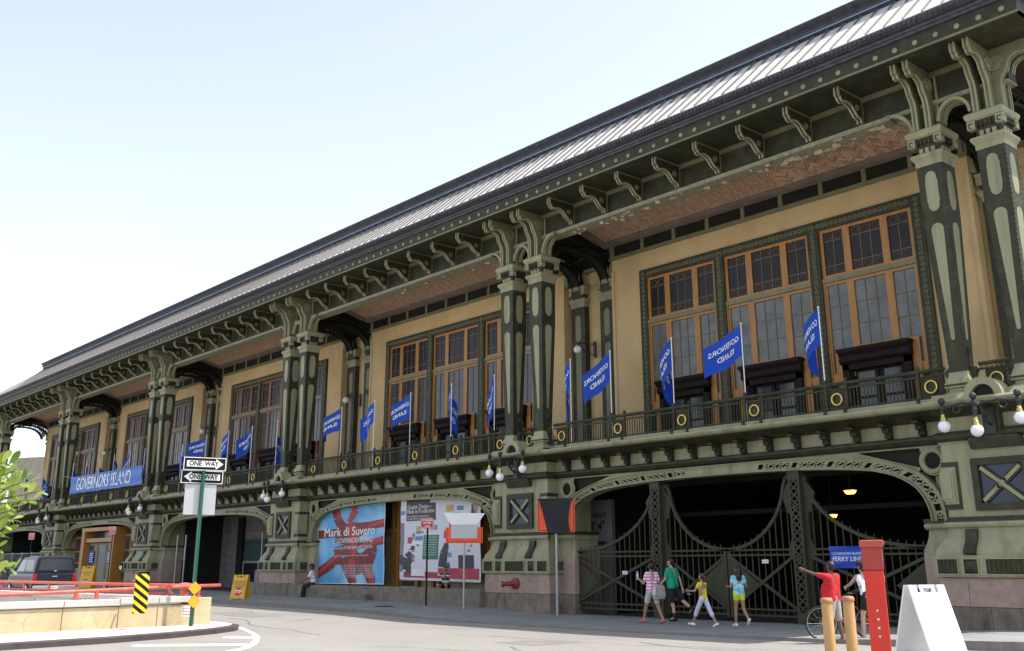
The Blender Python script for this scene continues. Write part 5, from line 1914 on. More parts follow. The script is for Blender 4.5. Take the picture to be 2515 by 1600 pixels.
# construction signs
t = tag(empty('folded_road_sign', place(-18.5, -1.5)), 'orange road sign with grey and white covers on a pale post', 'sign')
m = B(GALV)
m.tube([(0, 0, -.05), (0, 0, 3.05)], .035, 8)
m.build('sign_post', t)
F = Matrix.Rotation(rad(25), 4, 'Z')
m = B(ORANGE)
m.box(-.66, .66, -.06, -.04, 2.2, 2.74)
o = m.build('sign_plate', t, rot=(0, 0, rad(44)))
m = B(BLACK)
for a in ((-.62, .62, 2.23, 2.245), (-.62, -.605, 2.23, 2.72), (.605, .62, 2.23, 2.72)): m.box(a[0], a[1], -.064, -.06, a[2], a[3])
m.build('sign_border', o)
m = B(ALU)
m.box(-.47, .47, -.085, -.062, 2.36, 2.86)
m.build('grey_cover', o)
m = B(WHITE)
m.prism([(-.47, 2.83), (.47, 2.83), (.74, 3.22), (-.74, 3.24)], 'y', -.1, -.086)
m.build('white_cover', o)
t = tag(empty('covered_road_sign', place(-14.55, -.75)), 'orange road sign hidden under a black cloth, right of the pier', 'sign')
m = B(GALV)
m.tube([(0, 0, -.05), (0, 0, 3.6)], .04, 8)
m.build('sign_post', t)
m = B(ORANGE)
m.box(-.62, .62, -.06, -.04, 2.62, 3.66)
o = m.build('sign_plate', t, rot=(0, 0, rad(44)))
m = B(BLACK)
for a in ((-.585, .585, 2.655, 2.67), (-.585, -.57, 2.655, 3.63), (.57, .585, 2.655, 3.63)): m.box(a[0], a[1], -.064, -.06, a[2], a[3])
m.build('sign_border', o)
m = B(BLACKC)
n = 10
vs, fs = [], []
for i in range(n + 1):
    v = i / n
    wl, wr = -.58 + .3 * (1 - v) ** .9, .53 - .12 * math.sin(math.pi * (1 - v) * .8)
    for j in range(n + 1):
        u = j / n
        vs.append((wl + (wr - wl) * u, -.1 - .03 * math.sin(u * 6 + v * 3), 2.6 + 1.1 * v - .03 * math.sin(u * 3)))
fs = [(i * (n + 1) + j, i * (n + 1) + j + 1, (i + 1) * (n + 1) + j + 1, (i + 1) * (n + 1) + j) for i in range(n) for j in range(n)]
m.add(vs, fs)
m.box(-.6, .56, -.09, -.03, 3.64, 3.7)
m.build('black_cover', o, smooth=True)

# one way signs on the green post at the island tip
t = tag(empty('one_way_post', (-15.0, -13.02, .13)), 'dark green street post carrying two one way signs and yellow diamonds', 'sign post')
m = B(GPOST)
m.box(-.04, .04, -.035, .035, -.03, 4.1)
m.build('sign_post', t)
def arrow_sign(z, flip, yaw, tilt, yoff):
    w_, h = .54, .165
    m = B(WHITEP)
    m.box(-w_, w_, -.008, .004, -h, h)
    o = m.build('one_way_sign', t, (yoff, .0, z), rot=(tilt, 0, yaw))
    m = B(BLACK)
    m.box(-w_ + .018, w_ - .018, -.011, -.008, -h + .018, h - .018)
    m.build('sign_border', o)
    s = -1 if flip else 1
    m = B(WHITEP)
    P = [(-.46 * s, -.078), (.28 * s, -.078), (.28 * s, -.135), (.47 * s, 0), (.28 * s, .135), (.28 * s, .078), (-.46 * s, .078)]
    m.add([(x, -.0125, y) for x, y in P], [tuple(range(7))])
    m.build('arrow', o)
    m = B(BLACK)
    put_text(m, 'ONE  WAY', .17, lambda u, v: (u - .03 * s, -.0145, v), .006, .88)
    m.build('sign_lettering', o)
    return o
fy = rad(75)          # facing the photographer
arrow_sign(4.02, False, fy, 0, .05)
arrow_sign(3.69, True, fy + rad(4), 0, -.06)
m = B(ALU)
m.box(-.4, .4, -.004, .004, 2.73, 3.5)
o = m.build('blank_sign_back', t, (-.08, 0, 0), rot=(0, 0, fy))
bevel(o, .003, 1)
for z in (.92, .6):
    m = B(AMBER)
    m.prism([(-.165, 0), (0, -.165), (.165, 0), (0, .165)], 'y', -.006, .004)
    m.build('diamond_marker', t, (.06, 0, z), rot=(0, 0, fy))
# striped hazard board
t = tag(empty('hazard_marker', (-14.55, -14.55, .13)), 'yellow and black striped hazard board in front of the low wall', 'sign')
m = B(GALV)
for zz in (.55, 1.12): m.box(-.55, -.012, -.02, .02, zz - .012, zz + .012)
m.build('marker_bracket', t)
m = B(YELLOW)
W_, Z0, Z1 = .17, .37, 1.28
m.box(-W_, W_, -.006, .006, Z0, Z1)
pl = m.build('marker_plate', t, rot=(0, 0, rad(82)))
m = B(BLACK)
k = 0
def clip_band(za):
    # band descending to the right at 45 degrees, clipped to the plate
    P = [(-W_, za + 2 * W_ * .75), (W_, za), (W_, za + .095), (-W_, za + .095 + 2 * W_ * .75)]
    out = []
    def cut(P, f):
        r = []
        for i in range(len(P)):
            a, b = P[i], P[(i + 1) % len(P)]
            fa, fb = f(a), f(b)
            if fa >= 0: r.append(a)
            if fa * fb < 0:
                q = fa / (fa - fb)
                r.append((a[0] + (b[0] - a[0]) * q, a[1] + (b[1] - a[1]) * q))
        return r
    P = cut(P, lambda p: p[1] - Z0)
    return cut(P, lambda p: Z1 - p[1]) if P else P
za = Z0 - .3
while za < Z1:
    P = clip_band(za)
    if len(P) >= 3: m.add([(x, -.0085, z) for x, z in P], [tuple(range(len(P)))])
    za += .19
m.build('stripe', pl)

# ------------------------------------------------------------------ low walls and red rails of the underpass
A0, A1 = Vector((-15.75, -12.15)), Vector((-14.25, -23.5))
B1 = Vector((-40.0, -15.6))
wall = tag(empty('underpass_wall'), 'low yellowed concrete wall with a pale capping around the sunken lane', 'wall')
def wall_seg(a, b, t0, t1, z0, z1, thick, mtl, name, side=1):
    d = (b - a).normalized()
    nrm = Vector((d.y, -d.x)) * side
    p, q = a.lerp(b, t0), a.lerp(b, t1)
    m = B(mtl)
    P = [p, q, q + nrm * thick, p + nrm * thick]
    m.add([(v.x, v.y, z0) for v in P] + [(v.x, v.y, z1) for v in P], [(0, 3, 2, 1), (4, 5, 6, 7), (0, 1, 5, 4), (1, 2, 6, 5), (2, 3, 7, 6), (3, 0, 4, 7)])
    o = m.build(name, wall)
    bevel(o, .012, 1)
    return o
L = (A1 - A0).length
cuts = [0, .5, 1.55, 2.6, 4.0, 6.1, 8.3, L]
for i, (a, b) in enumerate(zip(cuts, cuts[1:])):
    wall_seg(A0, A1, a / L + .0006, b / L - .0006, .1, .64 if i else .8, .42, YCONC, 'wall_panel', 1)
    if i == 0: continue
    up = .03 if i < 3 else 0
    o = wall_seg(A0, A1, a / L + .0006, b / L - .0006, .66 + up, .81 + up * .8, .5, PALE, 'wall_capping', 1)
    dd = (A1 - A0).normalized()
    o.location = (-dd.y * .05, dd.x * .05, 0)
LB = (B1 - A0).length
for i in range(8):
    wall_seg(A0, B1, (i + .01) / 8, (i + .99) / 8, .1, .66, .42, PALE, 'wall_panel', -1)
    wall_seg(A0, B1, (i + .01) / 8, (i + .99) / 8, .665, .8, .48, PALE, 'wall_capping', -1)
m = B(PALE)
m.add([(-16.2, -12.5, .30), (-14.8, -23.5, .30), (-40, -24, .30), (-40, -16, .30)], [(0, 1, 2, 3)])
tag(m.build('sunken_lane_deck'), kind='structure')
rl = tag(empty('pipe_rail'), 'faded red pipe rail on short legs along the near low wall', 'railing', 'red pipe rails')
dA = (A1 - A0).normalized()
def onA(s, z): 
    p = A0 + dA * s
    n_ = Vector((dA.y, -dA.x)) * .2
    return (p.x + n_.x, p.y + n_.y, z)
m = B(RPIPE)
m.tube([onA(s, interp(s, [(-.3, 1.09), (1, 1.07), (5.5, .96), (12, .93)])) for s in (-.35, .5, 1.5, 3, 4.5, 6, 8, 11.4)], .045, 10)
m.build('rail_pipe', rl, smooth=True)
for s in (.3, 3.1, 3.62 + 0, 5.5, 8.0):
    m = B(RPIPE)
    p = onA(s, .8)
    m.tube([(p[0], p[1], .8), (p[0], p[1], interp(s, [(-.3, 1.09), (1, 1.07), (5.5, .96), (12, .93)]))], .05, 8)
    m.lathe([(.09, .8), (.09, .825), (.05, .84)], (p[0], p[1], 0), 10)
    m.build('rail_leg', rl)
rl = tag(empty('pipe_rail'), 'faded red double pipe rail with brackets along the far low wall', 'railing', 'red pipe rails')
dB = (B1 - A0).normalized()
def onB(s, z):
    p = A0 + dB * s
    n_ = Vector((-dB.y, dB.x)) * .2
    return (p.x + n_.x, p.y + n_.y, z)
m = B(RPIPE)
m.tube([onB(s, 1.08) for s in (.6, 3, 6, 10, 15, 24)], .045, 10)
m.build('rail_pipe', rl, smooth=True)
m = B(RPIPE)
m.tube([onB(s, .86) for s in (1.6, 6, 10, 15, 24)], .03, 8)
m.build('rail_pipe', rl, smooth=True)
for i in range(12):
    s = 1.7 + 1.75 * i
    m = B(RPIPE)
    m.bar(onB(s, .82), onB(s + .12, 1.08), .09, .05, (0, 1, 0))
    m.build('rail_bracket', rl)
t = tag(empty('red_vent_pipe', (-16.15, -12.75, .8)), 'stubby red mushroom topped pipe at the corner of the low walls', 'pipe')
m = B(RPIPE)
m.lathe([(.13, -.35), (.13, -.3), (.105, -.28), (.105, .22)], (0, 0, 0), 14)
m.build('pipe_stem', t, smooth='auto')
m = B(RPIPE)
m.lathe([(.02, .2), (.15, .2), (.175, .25), (.165, .31), (.1, .36), (.001, .37)], (0, 0, 0), 14)
for i in range(8):
    a = i * math.pi / 4
    m.sphere((.15 * math.cos(a), .15 * math.sin(a), .3), .05, 6, 5)
m.build('pipe_cap', t, smooth='auto')
m = B(WHITEP)
m.box(-.14, .14, -.004, .004, .36, .62)
m.use(mat('notice_pink_text', (0.55, 0.12, 0.14), .6))
for i, tx in enumerate(('DO NOT PARK', 'ON OR NEAR', 'UNDERPASS')): put_text(m, tx, .05, lambda u, v: (u, -.006, .55 - .07 * i + v), .002, .7)
tag(m.build('wall_notice', None, (-15.22, -13.05, 0), rot=(0, 0, rad(83))), 'small white notice with pink lettering on the low wall by the green post', 'notice')

# ------------------------------------------------------------------ sandwich boards
def a_board(x, y, z, yaw, W, H, D, mtl, label, handle=True, grp=None, stop=False, txt=()):
    t = tag(empty('sandwich_board', (x, y, z), (0, 0, yaw)), label, 'sign', grp)
    zt = H
    for s, nm in ((-1, 'front_panel'), (1, 'back_panel')):
        m = B(mtl)
        th = .035
        yt, yb = s * .03, s * D / 2
        def P(u, v, d=0): return (u, yb + (yt - yb) * v + s * d, H * v)
        vs = []
        for d in (0, th):
            vs += [P(-W / 2, .0, d), (W / 2, yb + s * d, 0), P(W / 2, .93, d), P(W * .26, .93, d), P(W * .2, 1, d), P(W * .12, 1, d)]
        # frame as strips: side legs and panel
        def slab(u0, u1, v0, v1, d0, d1):
            m.add([P(u0, v0, d0), P(u1, v0, d0), P(u1, v1, d0), P(u0, v1, d0), P(u0, v0, d1), P(u1, v0, d1), P(u1, v1, d1), P(u0, v1, d1)],
                  [(0, 3, 2, 1), (4, 5, 6, 7), (0, 1, 5, 4), (1, 2, 6, 5), (2, 3, 7, 6), (3, 0, 4, 7)])
        slab(-W / 2, W / 2, .055, .90, 0, th)
        slab(-W / 2, -W / 2 + .05, .0, .055, 0, th)
        slab(W / 2 - .05, W / 2, .0, .055, 0, th)
        slab(-W / 2, -W / 2 + W * .2, .90, 1.0, 0, th)
        slab(W / 2 - W * .2, W / 2, .90, 1.0, 0, th)
        slab(-W * .2, -W * .12, .90, 1.0, 0, th)
        slab(W * .12, W * .2, .90, 1.0, 0, th)
        slab(-W * .12, W * .12, .96, 1.0, 0, th)
        slab(-W / 2 + .03, W / 2 - .03, .1, .86, th, th + .006)
        for q in range(6):      # moulded ribs on the inner side
            slab(-W / 2 + .06, W / 2 - .06, .12 + q * .13, .135 + q * .13, -.008, 0)
        o = m.build(nm, t)
        if s < 0:
            fnp = lambda u, v: (u, P(0, v / H, th + .009)[1], v)
            if stop:
                r = .17
                m = B(SIGNR)
                m.add([fnp(r * math.cos(rad(22.5 + 45 * q)), H * .33 + r * math.sin(rad(22.5 + 45 * q))) for q in range(8)], [tuple(range(8))])
                m.build('stop_octagon', o)
                m = B(WHITEP)
                put_text(m, 'STOP', .15, lambda u, v: tuple(Vector(fnp(u, H * .33 + v)) - Vector((0, .003, 0))), .006, .8)
                m.build('stop_lettering', o)
            if txt:
                m = B(mat('board_brown_text', (0.2, 0.07, 0.02), .6) if 'board_brown_text' not in bpy.data.materials else bpy.data.materials['board_brown_text'])
                for q, tx in enumerate(txt): put_text(m, tx, .09, lambda u, v: fnp(u, H * (.72 - .1 * q) + v), .002, .7)
                m.build('board_lettering', o)
    return t
a_board(-29.9, -4.2, walk_z(-30) , rad(38), .62, .98, .62, YPLAST, 'yellow sandwich board with a round red stop mark beside the open arch', stop=True, grp='yellow sandwich boards', txt=('PEDESTRIANS MUST', 'STOP HERE WHEN', 'TRUCKS CROSS'))
a_board(-49.5, -3.6, walk_z(-49), rad(40), .75, 1.25, .65, YPLAST, 'yellow sandwich board behind the red rail in front of the timber entrance', stop=True, grp='yellow sandwich boards', txt=('PEDESTRIANS MUST', 'STOP HERE'))
a_board(-38.5, 1.2, walk_z(-38), rad(75), .6, 1.1, .7, ALU, 'grey sandwich board standing inside the dark open arch', grp='grey sandwich boards')
a_board(-38.0, 3.6, walk_z(-38), rad(30), .4, 1.35, .5, YPLAST, 'small amber board far back in the dark open arch')
FA = a_board(1.35, -6.95, .02, rad(68), .76, 1.24, .95, WHITE, 'white plastic sandwich board in full sun at the right front')

t = tag(empty('manhole_cover', (-21.2, -3.0, walk_z(-21.2) + .004)), 'round dark manhole cover set in the walk below the red no standing sign', 'manhole cover')
m = B(IRON)
m.lathe([(.36, 0), (.36, .008), (.33, .008), (.33, .005), (.001, .005)], (0, 0, 0), 24)
m.build('cover_plate', t)
m = B(IRON)
for q in range(-4, 5):
    for r_ in range(-4, 5):
        if q * q + r_ * r_ < 17: m.box(q * .07 - .02, q * .07 + .02, r_ * .07 - .02, r_ * .07 + .02, .004, .01)
tag(m.build('cover_studs', t), kind='stuff')
# trash bin
t = tag(empty('litter_bin', place(-48.4, -.9)), 'dark litter bin beside the granite pier left of the open arch', 'bin')
m = B(BLACKC)
m.lathe([(.25, 0), (.28, .85), (.3, .87), (.3, .93)], (0, 0, 0), 16)
m.build('bin_body', t, smooth='auto')
m = B(GALV)
m.lathe([(.3, .93), (.26, .97), (.1, 1.0), (.001, 1.0)], (0, 0, 0), 16)
m.build('bin_lid', t, smooth='auto')
# crowd barriers by the entrance
for i in range(3):
    t = tag(empty('crowd_barrier', place(-56.0 + 1.3 * i, -2.2 - .4 * i), (0, 0, rad(-20 + 20 * i))), ['steel crowd barrier nearest the truck by the entrance', 'steel crowd barrier, middle one by the entrance', 'steel crowd barrier nearest the entrance doors'][i], 'barrier', 'steel barriers by the entrance')
    m = B(GALV)
    m.tube([(-.6, 0, .1), (-.6, 0, 1.05), (.6, 0, 1.05), (.6, 0, .1), (-.6, 0, .1)], .022, 6)
    m.build('barrier_frame', t)
    m = B(GALV)
    for q in range(1, 10): m.tube([(-.6 + .12 * q, 0, .1), (-.6 + .12 * q, 0, 1.05)], .009, 5)
    m.build('barrier_bars', t)
    m = B(GALV)
    for s in (-.45, .45): m.box(s - .02, s + .02, -.28, .28, 0, .04)
    m.box(-.47, -.43, -.02, .02, 0, .12); m.box(.43, .47, -.02, .02, 0, .12)
    m.build('barrier_feet', t)

# ------------------------------------------------------------------ bollards and the red ticket post
for i, (x, y, lab) in enumerate(((.9, -9.33, 'round wooden bollard, the left of the two before the cyclists'), (1.13, -9.06, 'round wooden bollard, the right of the two before the cyclists'))):
    t = tag(empty('wooden_bollard', (x, y, road_z(x, y))), lab, 'bollard', 'wooden bollards')
    h = 1.02 + .02 * i
    m = B(BOLW)
    m.lathe([(.092, -.1), (.091, .3), (.088, h - .06), (.086, h - .05)], (0, 0, 0), 20)
    m.build('bollard_shaft', t, smooth='auto')
    m = B(mat('bollard_rust_cap', (0.42, 0.2, 0.1), .6, var=.2) if i == 0 else bpy.data.materials['bollard_rust_cap'])
    m.lathe([(.098, h - .05), (.102, h - .03), (.1, h), (.08, h + .025), (.001, h + .03)], (0, 0, 0), 20)
    m.build('bollard_cap', t, smooth='auto')
t = tag(empty('ticket_post', (3.0, -11.4, .03), (0, 0, rad(30))), 'tall bright red square post with a rounded head and small stickers', 'post')
m = B(REDP)
m.box(-.13, .13, -.11, .11, -.1, 1.5)
bevel(m.build('post_body', t), .012)
m = B(mat('dull_red_head', (0.38, 0.04, 0.03), .5, var=.12))
m.box(-.135, .135, -.115, .115, 1.505, 1.8)
bevel(m.build('post_head', t), .01)
m = B(mat('faded_red_lid', (0.45, 0.07, 0.045), .45, var=.12))
m.prism([(-.15, 1.8), (.14, 1.8), (.17, 1.83), (.175, 1.87), (.15, 1.9), (-.14, 1.9), (-.16, 1.87)], 'y', -.125, .125)
bevel(m.build('post_lid', t), .012)
m = B(WHITEP)
m.box(.136, .139, -.07, .03, 1.68, 1.78)
m.box(.136, .139, -.09, .0, 1.62, 1.67)
m.use(SIGNB).box(.136, .1395, -.06, .05, 1.55, 1.615)
m.use(WHITEP).box(.131, .134, -.06, -.02, 1.36, 1.44)
m.build('sticker', t)
m = B(WHITEP)
for q, ch in enumerate('FONT'[::1]): put_text(m, ch, .034, lambda u, v: (.0 + u, -.112, .98 - .11 * q + v), .003)
m.build('post_lettering', t)

# ------------------------------------------------------------------ parked pickup with a camper shell
NAVY = mat('navy_car_paint', (0.016, 0.017, 0.03), .3, var=.05)
NAVY.node_tree.nodes['Principled BSDF'].inputs['Specular IOR Level'].default_value = .25
CARG = mat('tinted_car_glass', (0.035, 0.04, 0.05), .06, var=.05)
CHROME = mat('chrome', (0.6, 0.6, 0.62), .15, metal=.9, var=.03)
TAIL = mat('red_tail_lens', (0.3, 0.008, 0.012), .15, var=.08)
RUBBER = mat('black_rubber', (0.014, 0.014, 0.014), .8, var=.1)
tk = tag(empty('pickup_truck', (-40.5, -8.3, road_z(-40.5, -8.3)), (0, 0, rad(176))), 'dark blue pickup truck with a camper shell parked by the low wall, seen from behind', 'truck')
# local x forward (after the turn), rear at x = 0
def body_loft(m, secs):
    """secs: (x, list of (half_width, z)) closed ring by mirroring"""
    k = len(secs[0][1])
    vs = []
    for x, ring in secs:
        vs += [(x, h, z) for h, z in ring] + [(x, -h, z) for h, z in reversed(ring)]
    n = 2 * k
    fs = []
    for i in range(len(secs) - 1):
        for j in range(n): fs.append((i * n + j, i * n + (j + 1) % n, (i + 1) * n + (j + 1) % n, (i + 1) * n + j))
    fs += [tuple(range(n - 1, -1, -1)), tuple(range((len(secs) - 1) * n, len(secs) * n))]
    return m.add(vs, fs)
lowr = lambda a=0: [(.86 - a, .42), (.94 - a, .5), (.96 - a, .75), (.95 - a, 1.0), (.9 - a, 1.14)]
m = B(NAVY)
body_loft(m, [(0, lowr(.02)), (.06, lowr()), (3.6, lowr()), (4.6, lowr()), (5.35, [(.8, .45), (.86, .52), (.88, .75), (.85, .95), (.78, 1.06)])])
bevel(m.build('body', tk), .03)
m = B(NAVY)
body_loft(m, [(.02, [(.88, 1.15), (.9, 1.2), (.86, 1.5), (.8, 1.78), (.62, 1.86)]), (.2, [(.9, 1.15), (.91, 1.2), (.87, 1.52), (.81, 1.84), (.64, 1.92)]), (1.95, [(.9, 1.15), (.91, 1.2), (.87, 1.52), (.82, 1.86), (.64, 1.94)])])
bevel(m.build('camper_shell', tk), .03)
m = B(NAVY)
body_loft(m, [(1.98, [(.9, 1.15), (.91, 1.2), (.82, 1.6), (.74, 1.82), (.55, 1.86)]), (3.1, [(.9, 1.15), (.91, 1.2), (.82, 1.6), (.74, 1.84), (.55, 1.88)]), (3.9, [(.9, 1.1), (.9, 1.12), (.88, 1.14), (.86, 1.15), (.8, 1.16)])])
bevel(m.build('cab', tk), .03)
m = B(CARG)
m.prism([(-.74, 1.27), (.74, 1.27), (.68, 1.72), (.6, 1.78), (-.6, 1.78), (-.68, 1.72)], 'x', -.005, .03)
m.build('rear_window', tk)
for s in (-1, 1):
    m = B(CARG)
    m.add([(.35, s * .905, 1.26), (1.8, s * .905, 1.26), (1.8, s * .845, 1.74), (.45, s * .845, 1.74)], [(0, 1, 2, 3)])
    m.build('side_window', tk)
    m = B(CARG)
    m.add([(2.1, s * .905, 1.24), (3.5, s * .905, 1.22), (3.1, s * .79, 1.74), (2.15, s * .79, 1.74)], [(0, 1, 2, 3)])
    m.build('cab_window', tk)
    m = B(TAIL)
    m.box(-.03, .12, s * .83 - .04 if s > 0 else -.965, s * .965 if s > 0 else -.79, .74, 1.1)
    bevel(m.build('tail_light', tk), .02)
    for x in (1.05, 4.45):
        wl_ = B(RUBBER).lathe([(.22, -.12), (.36, -.12), (.38, -.08), (.38, .08), (.36, .12), (.22, .12)], (0, 0, 0), 20, 'y').build('tyre', tk, (x, s * .86, .37), 'auto')
        B(CHROME).lathe([(.23, -.08), (.23, .08), (.1, .1)], (0, 0, 0), 14, 'y').build('rim', wl_, (0, s * .04, 0), 'auto')
m = B(CHROME)
m.box(-.14, .02, -.92, .92, .42, .6)
bevel(m.build('rear_bumper', tk), .02)
m = B(CHROME)
m.box(-.02, .0, -.12, .12, .98, 1.03)
m.box(-.03, -.005, -.06, .06, 1.22, 1.27)
split_loose(m.build('tailgate_handle', tk))
m = B(WHITEP).box(-.15, -.142, -.16, .16, .46, .57)
m.use(BLACK)
put_text(m, 'EGR 4172', .08, lambda u, v: (-.153, -u, .515 + v), .003, .8)
m.build('number_plate', tk)
m = B(CHROME)
for y in (.45, .56, .67, -.5, -.62): m.box(-.012, .0, y - .035, y + .035, .74, .78)
m.build('tailgate_badge', tk)

# ------------------------------------------------------------------ far tower
t = tag(empty('panelled_tower', (-166, 36, 0), (0, 0, rad(28))), 'grey tower clad in square panels far behind the open end of the gallery', 'building')
m = B(TJOINT)
m.box(-18, 18, 0, 26, 0, 19.3)
m.build('tower_core', t)
pm_ = B(TOWER).box(-.73 + .02, .73 - .02, -.06, .02, -.85 + .03, .85 - .03).mesh('cladding_panel')
for i in range(24):
    for j in range(11):
        o = ob('cladding_panel', pm_, t, (-17.25 + 1.5 * i, 0, 1.0 + 1.76 * j))
        o.scale = (1.02, 1, 1.02)
m = B(TOWER)
m.box(18.0, 18.08, .05, 26, 0.1, 19.2)
m.build('side_cladding', t)
# ------------------------------------------------------------------ people
def blob(caps, vox, smooth=4, mtl=None, name='body'):
    """one closed skin round a set of tapered capsules (p0, r0, p1, r1)"""
    m = MB()
    for p0, r0, p1, r1 in caps:
        a, b = Vector(p0), Vector(p1)
        n = max(2, int((b - a).length / (min(r0, r1) * .8)) + 1)
        o = len(m.v)
        d = b - a
        t = d.normalized() if d.length > 1e-6 else Vector((0, 0, 1))
        prof = []
        for i in range(5): 
            an = math.pi / 2 * (i / 4)
            prof.append((max(1e-4, r0 * math.sin(an)), -r0 * math.cos(an)))
        L_ = d.length
        for i in range(5):
            an = math.pi / 2 * (i / 4)
            prof.append((max(1e-4, r1 * math.cos(an)), L_ + r1 * math.sin(an)))
        m.lathe(prof, (0, 0, 0), 12)
        q = t.to_track_quat('Z', 'Y').to_matrix().to_4x4()
        m.move(o, Matrix.Translation(a) @ q)
    me = m.mesh(name)
    o = bpy.data.objects.new('t', me)
    COL.objects.link(o)
    r = o.modifiers.new('r', 'REMESH')
    r.mode = 'VOXEL'
    r.voxel_size = vox
    s = o.modifiers.new('s', 'SMOOTH')
    s.iterations = smooth
    dg = bpy.context.evaluated_depsgraph_get()
    dg.update()
    out = bpy.data.meshes.new_from_object(o.evaluated_get(dg))
    bpy.data.objects.remove(o)
    bpy.data.meshes.remove(me)
    out.materials.clear()
    if mtl: out.materials.append(mtl)
    out.polygons.foreach_set('use_smooth', [True] * len(out.polygons))
    return out

def skin(name, c): return mat(name, c, .5, var=.06, scale=8)
def stripes(name, c1, c2, per, duty=.5, soft=False):
    m = mat(name, c1, .8, var=.05, bump=.6, fine=16)
    t = m.node_tree
    b = t.nodes['Principled BSDF']
    tc = t.nodes.new('ShaderNodeTexCoord')
    sx = t.nodes.new('ShaderNodeSeparateXYZ')
    t.links.new(tc.outputs['Object'], sx.inputs[0])
    ml = t.nodes.new('ShaderNodeMath'); ml.operation = 'MULTIPLY'; ml.inputs[1].default_value = 1 / per
    nz = t.nodes.new('ShaderNodeTexNoise'); nz.inputs['Scale'].default_value = 6
    t.links.new(tc.outputs['Object'], nz.inputs['Vector'])
    ad = t.nodes.new('ShaderNodeMath'); ad.operation = 'MULTIPLY_ADD'
    ad.inputs[1].default_value = 1.6 if soft else .15
    t.links.new(nz.outputs[0], ad.inputs[0])
    t.links.new(ml.outputs[0], ad.inputs[2])
    t.links.new(sx.outputs['Z'], ml.inputs[0])
    fr = t.nodes.new('ShaderNodeMath'); fr.operation = 'FRACT'
    t.links.new(ad.outputs[0], fr.inputs[0])
    r = t.nodes.new('ShaderNodeValToRGB')
    r.color_ramp.elements[0].position = duty - (.35 if soft else .04)
    r.color_ramp.elements[1].position = duty + (.35 if soft else .04)
    r.color_ramp.elements[0].color = (*c1, 1)
    r.color_ramp.elements[1].color = (*c2, 1)
    t.links.new(fr.outputs[0], r.inputs[0])
    t.links.new(r.outputs[0], b.inputs['Base Color'])
    return m
SK_T, SK_D, SK_L = skin('tan_skin', (.36, .19, .12)), skin('brown_skin', (.14, .065, .04)), skin('fair_skin', (.5, .3, .22))
HAIRB = mat('black_hair', (.012, .009, .008), .5, var=.3, scale=20)
HAIRR = mat('brown_hair', (.05, .02, .012), .5, var=.3, scale=20)

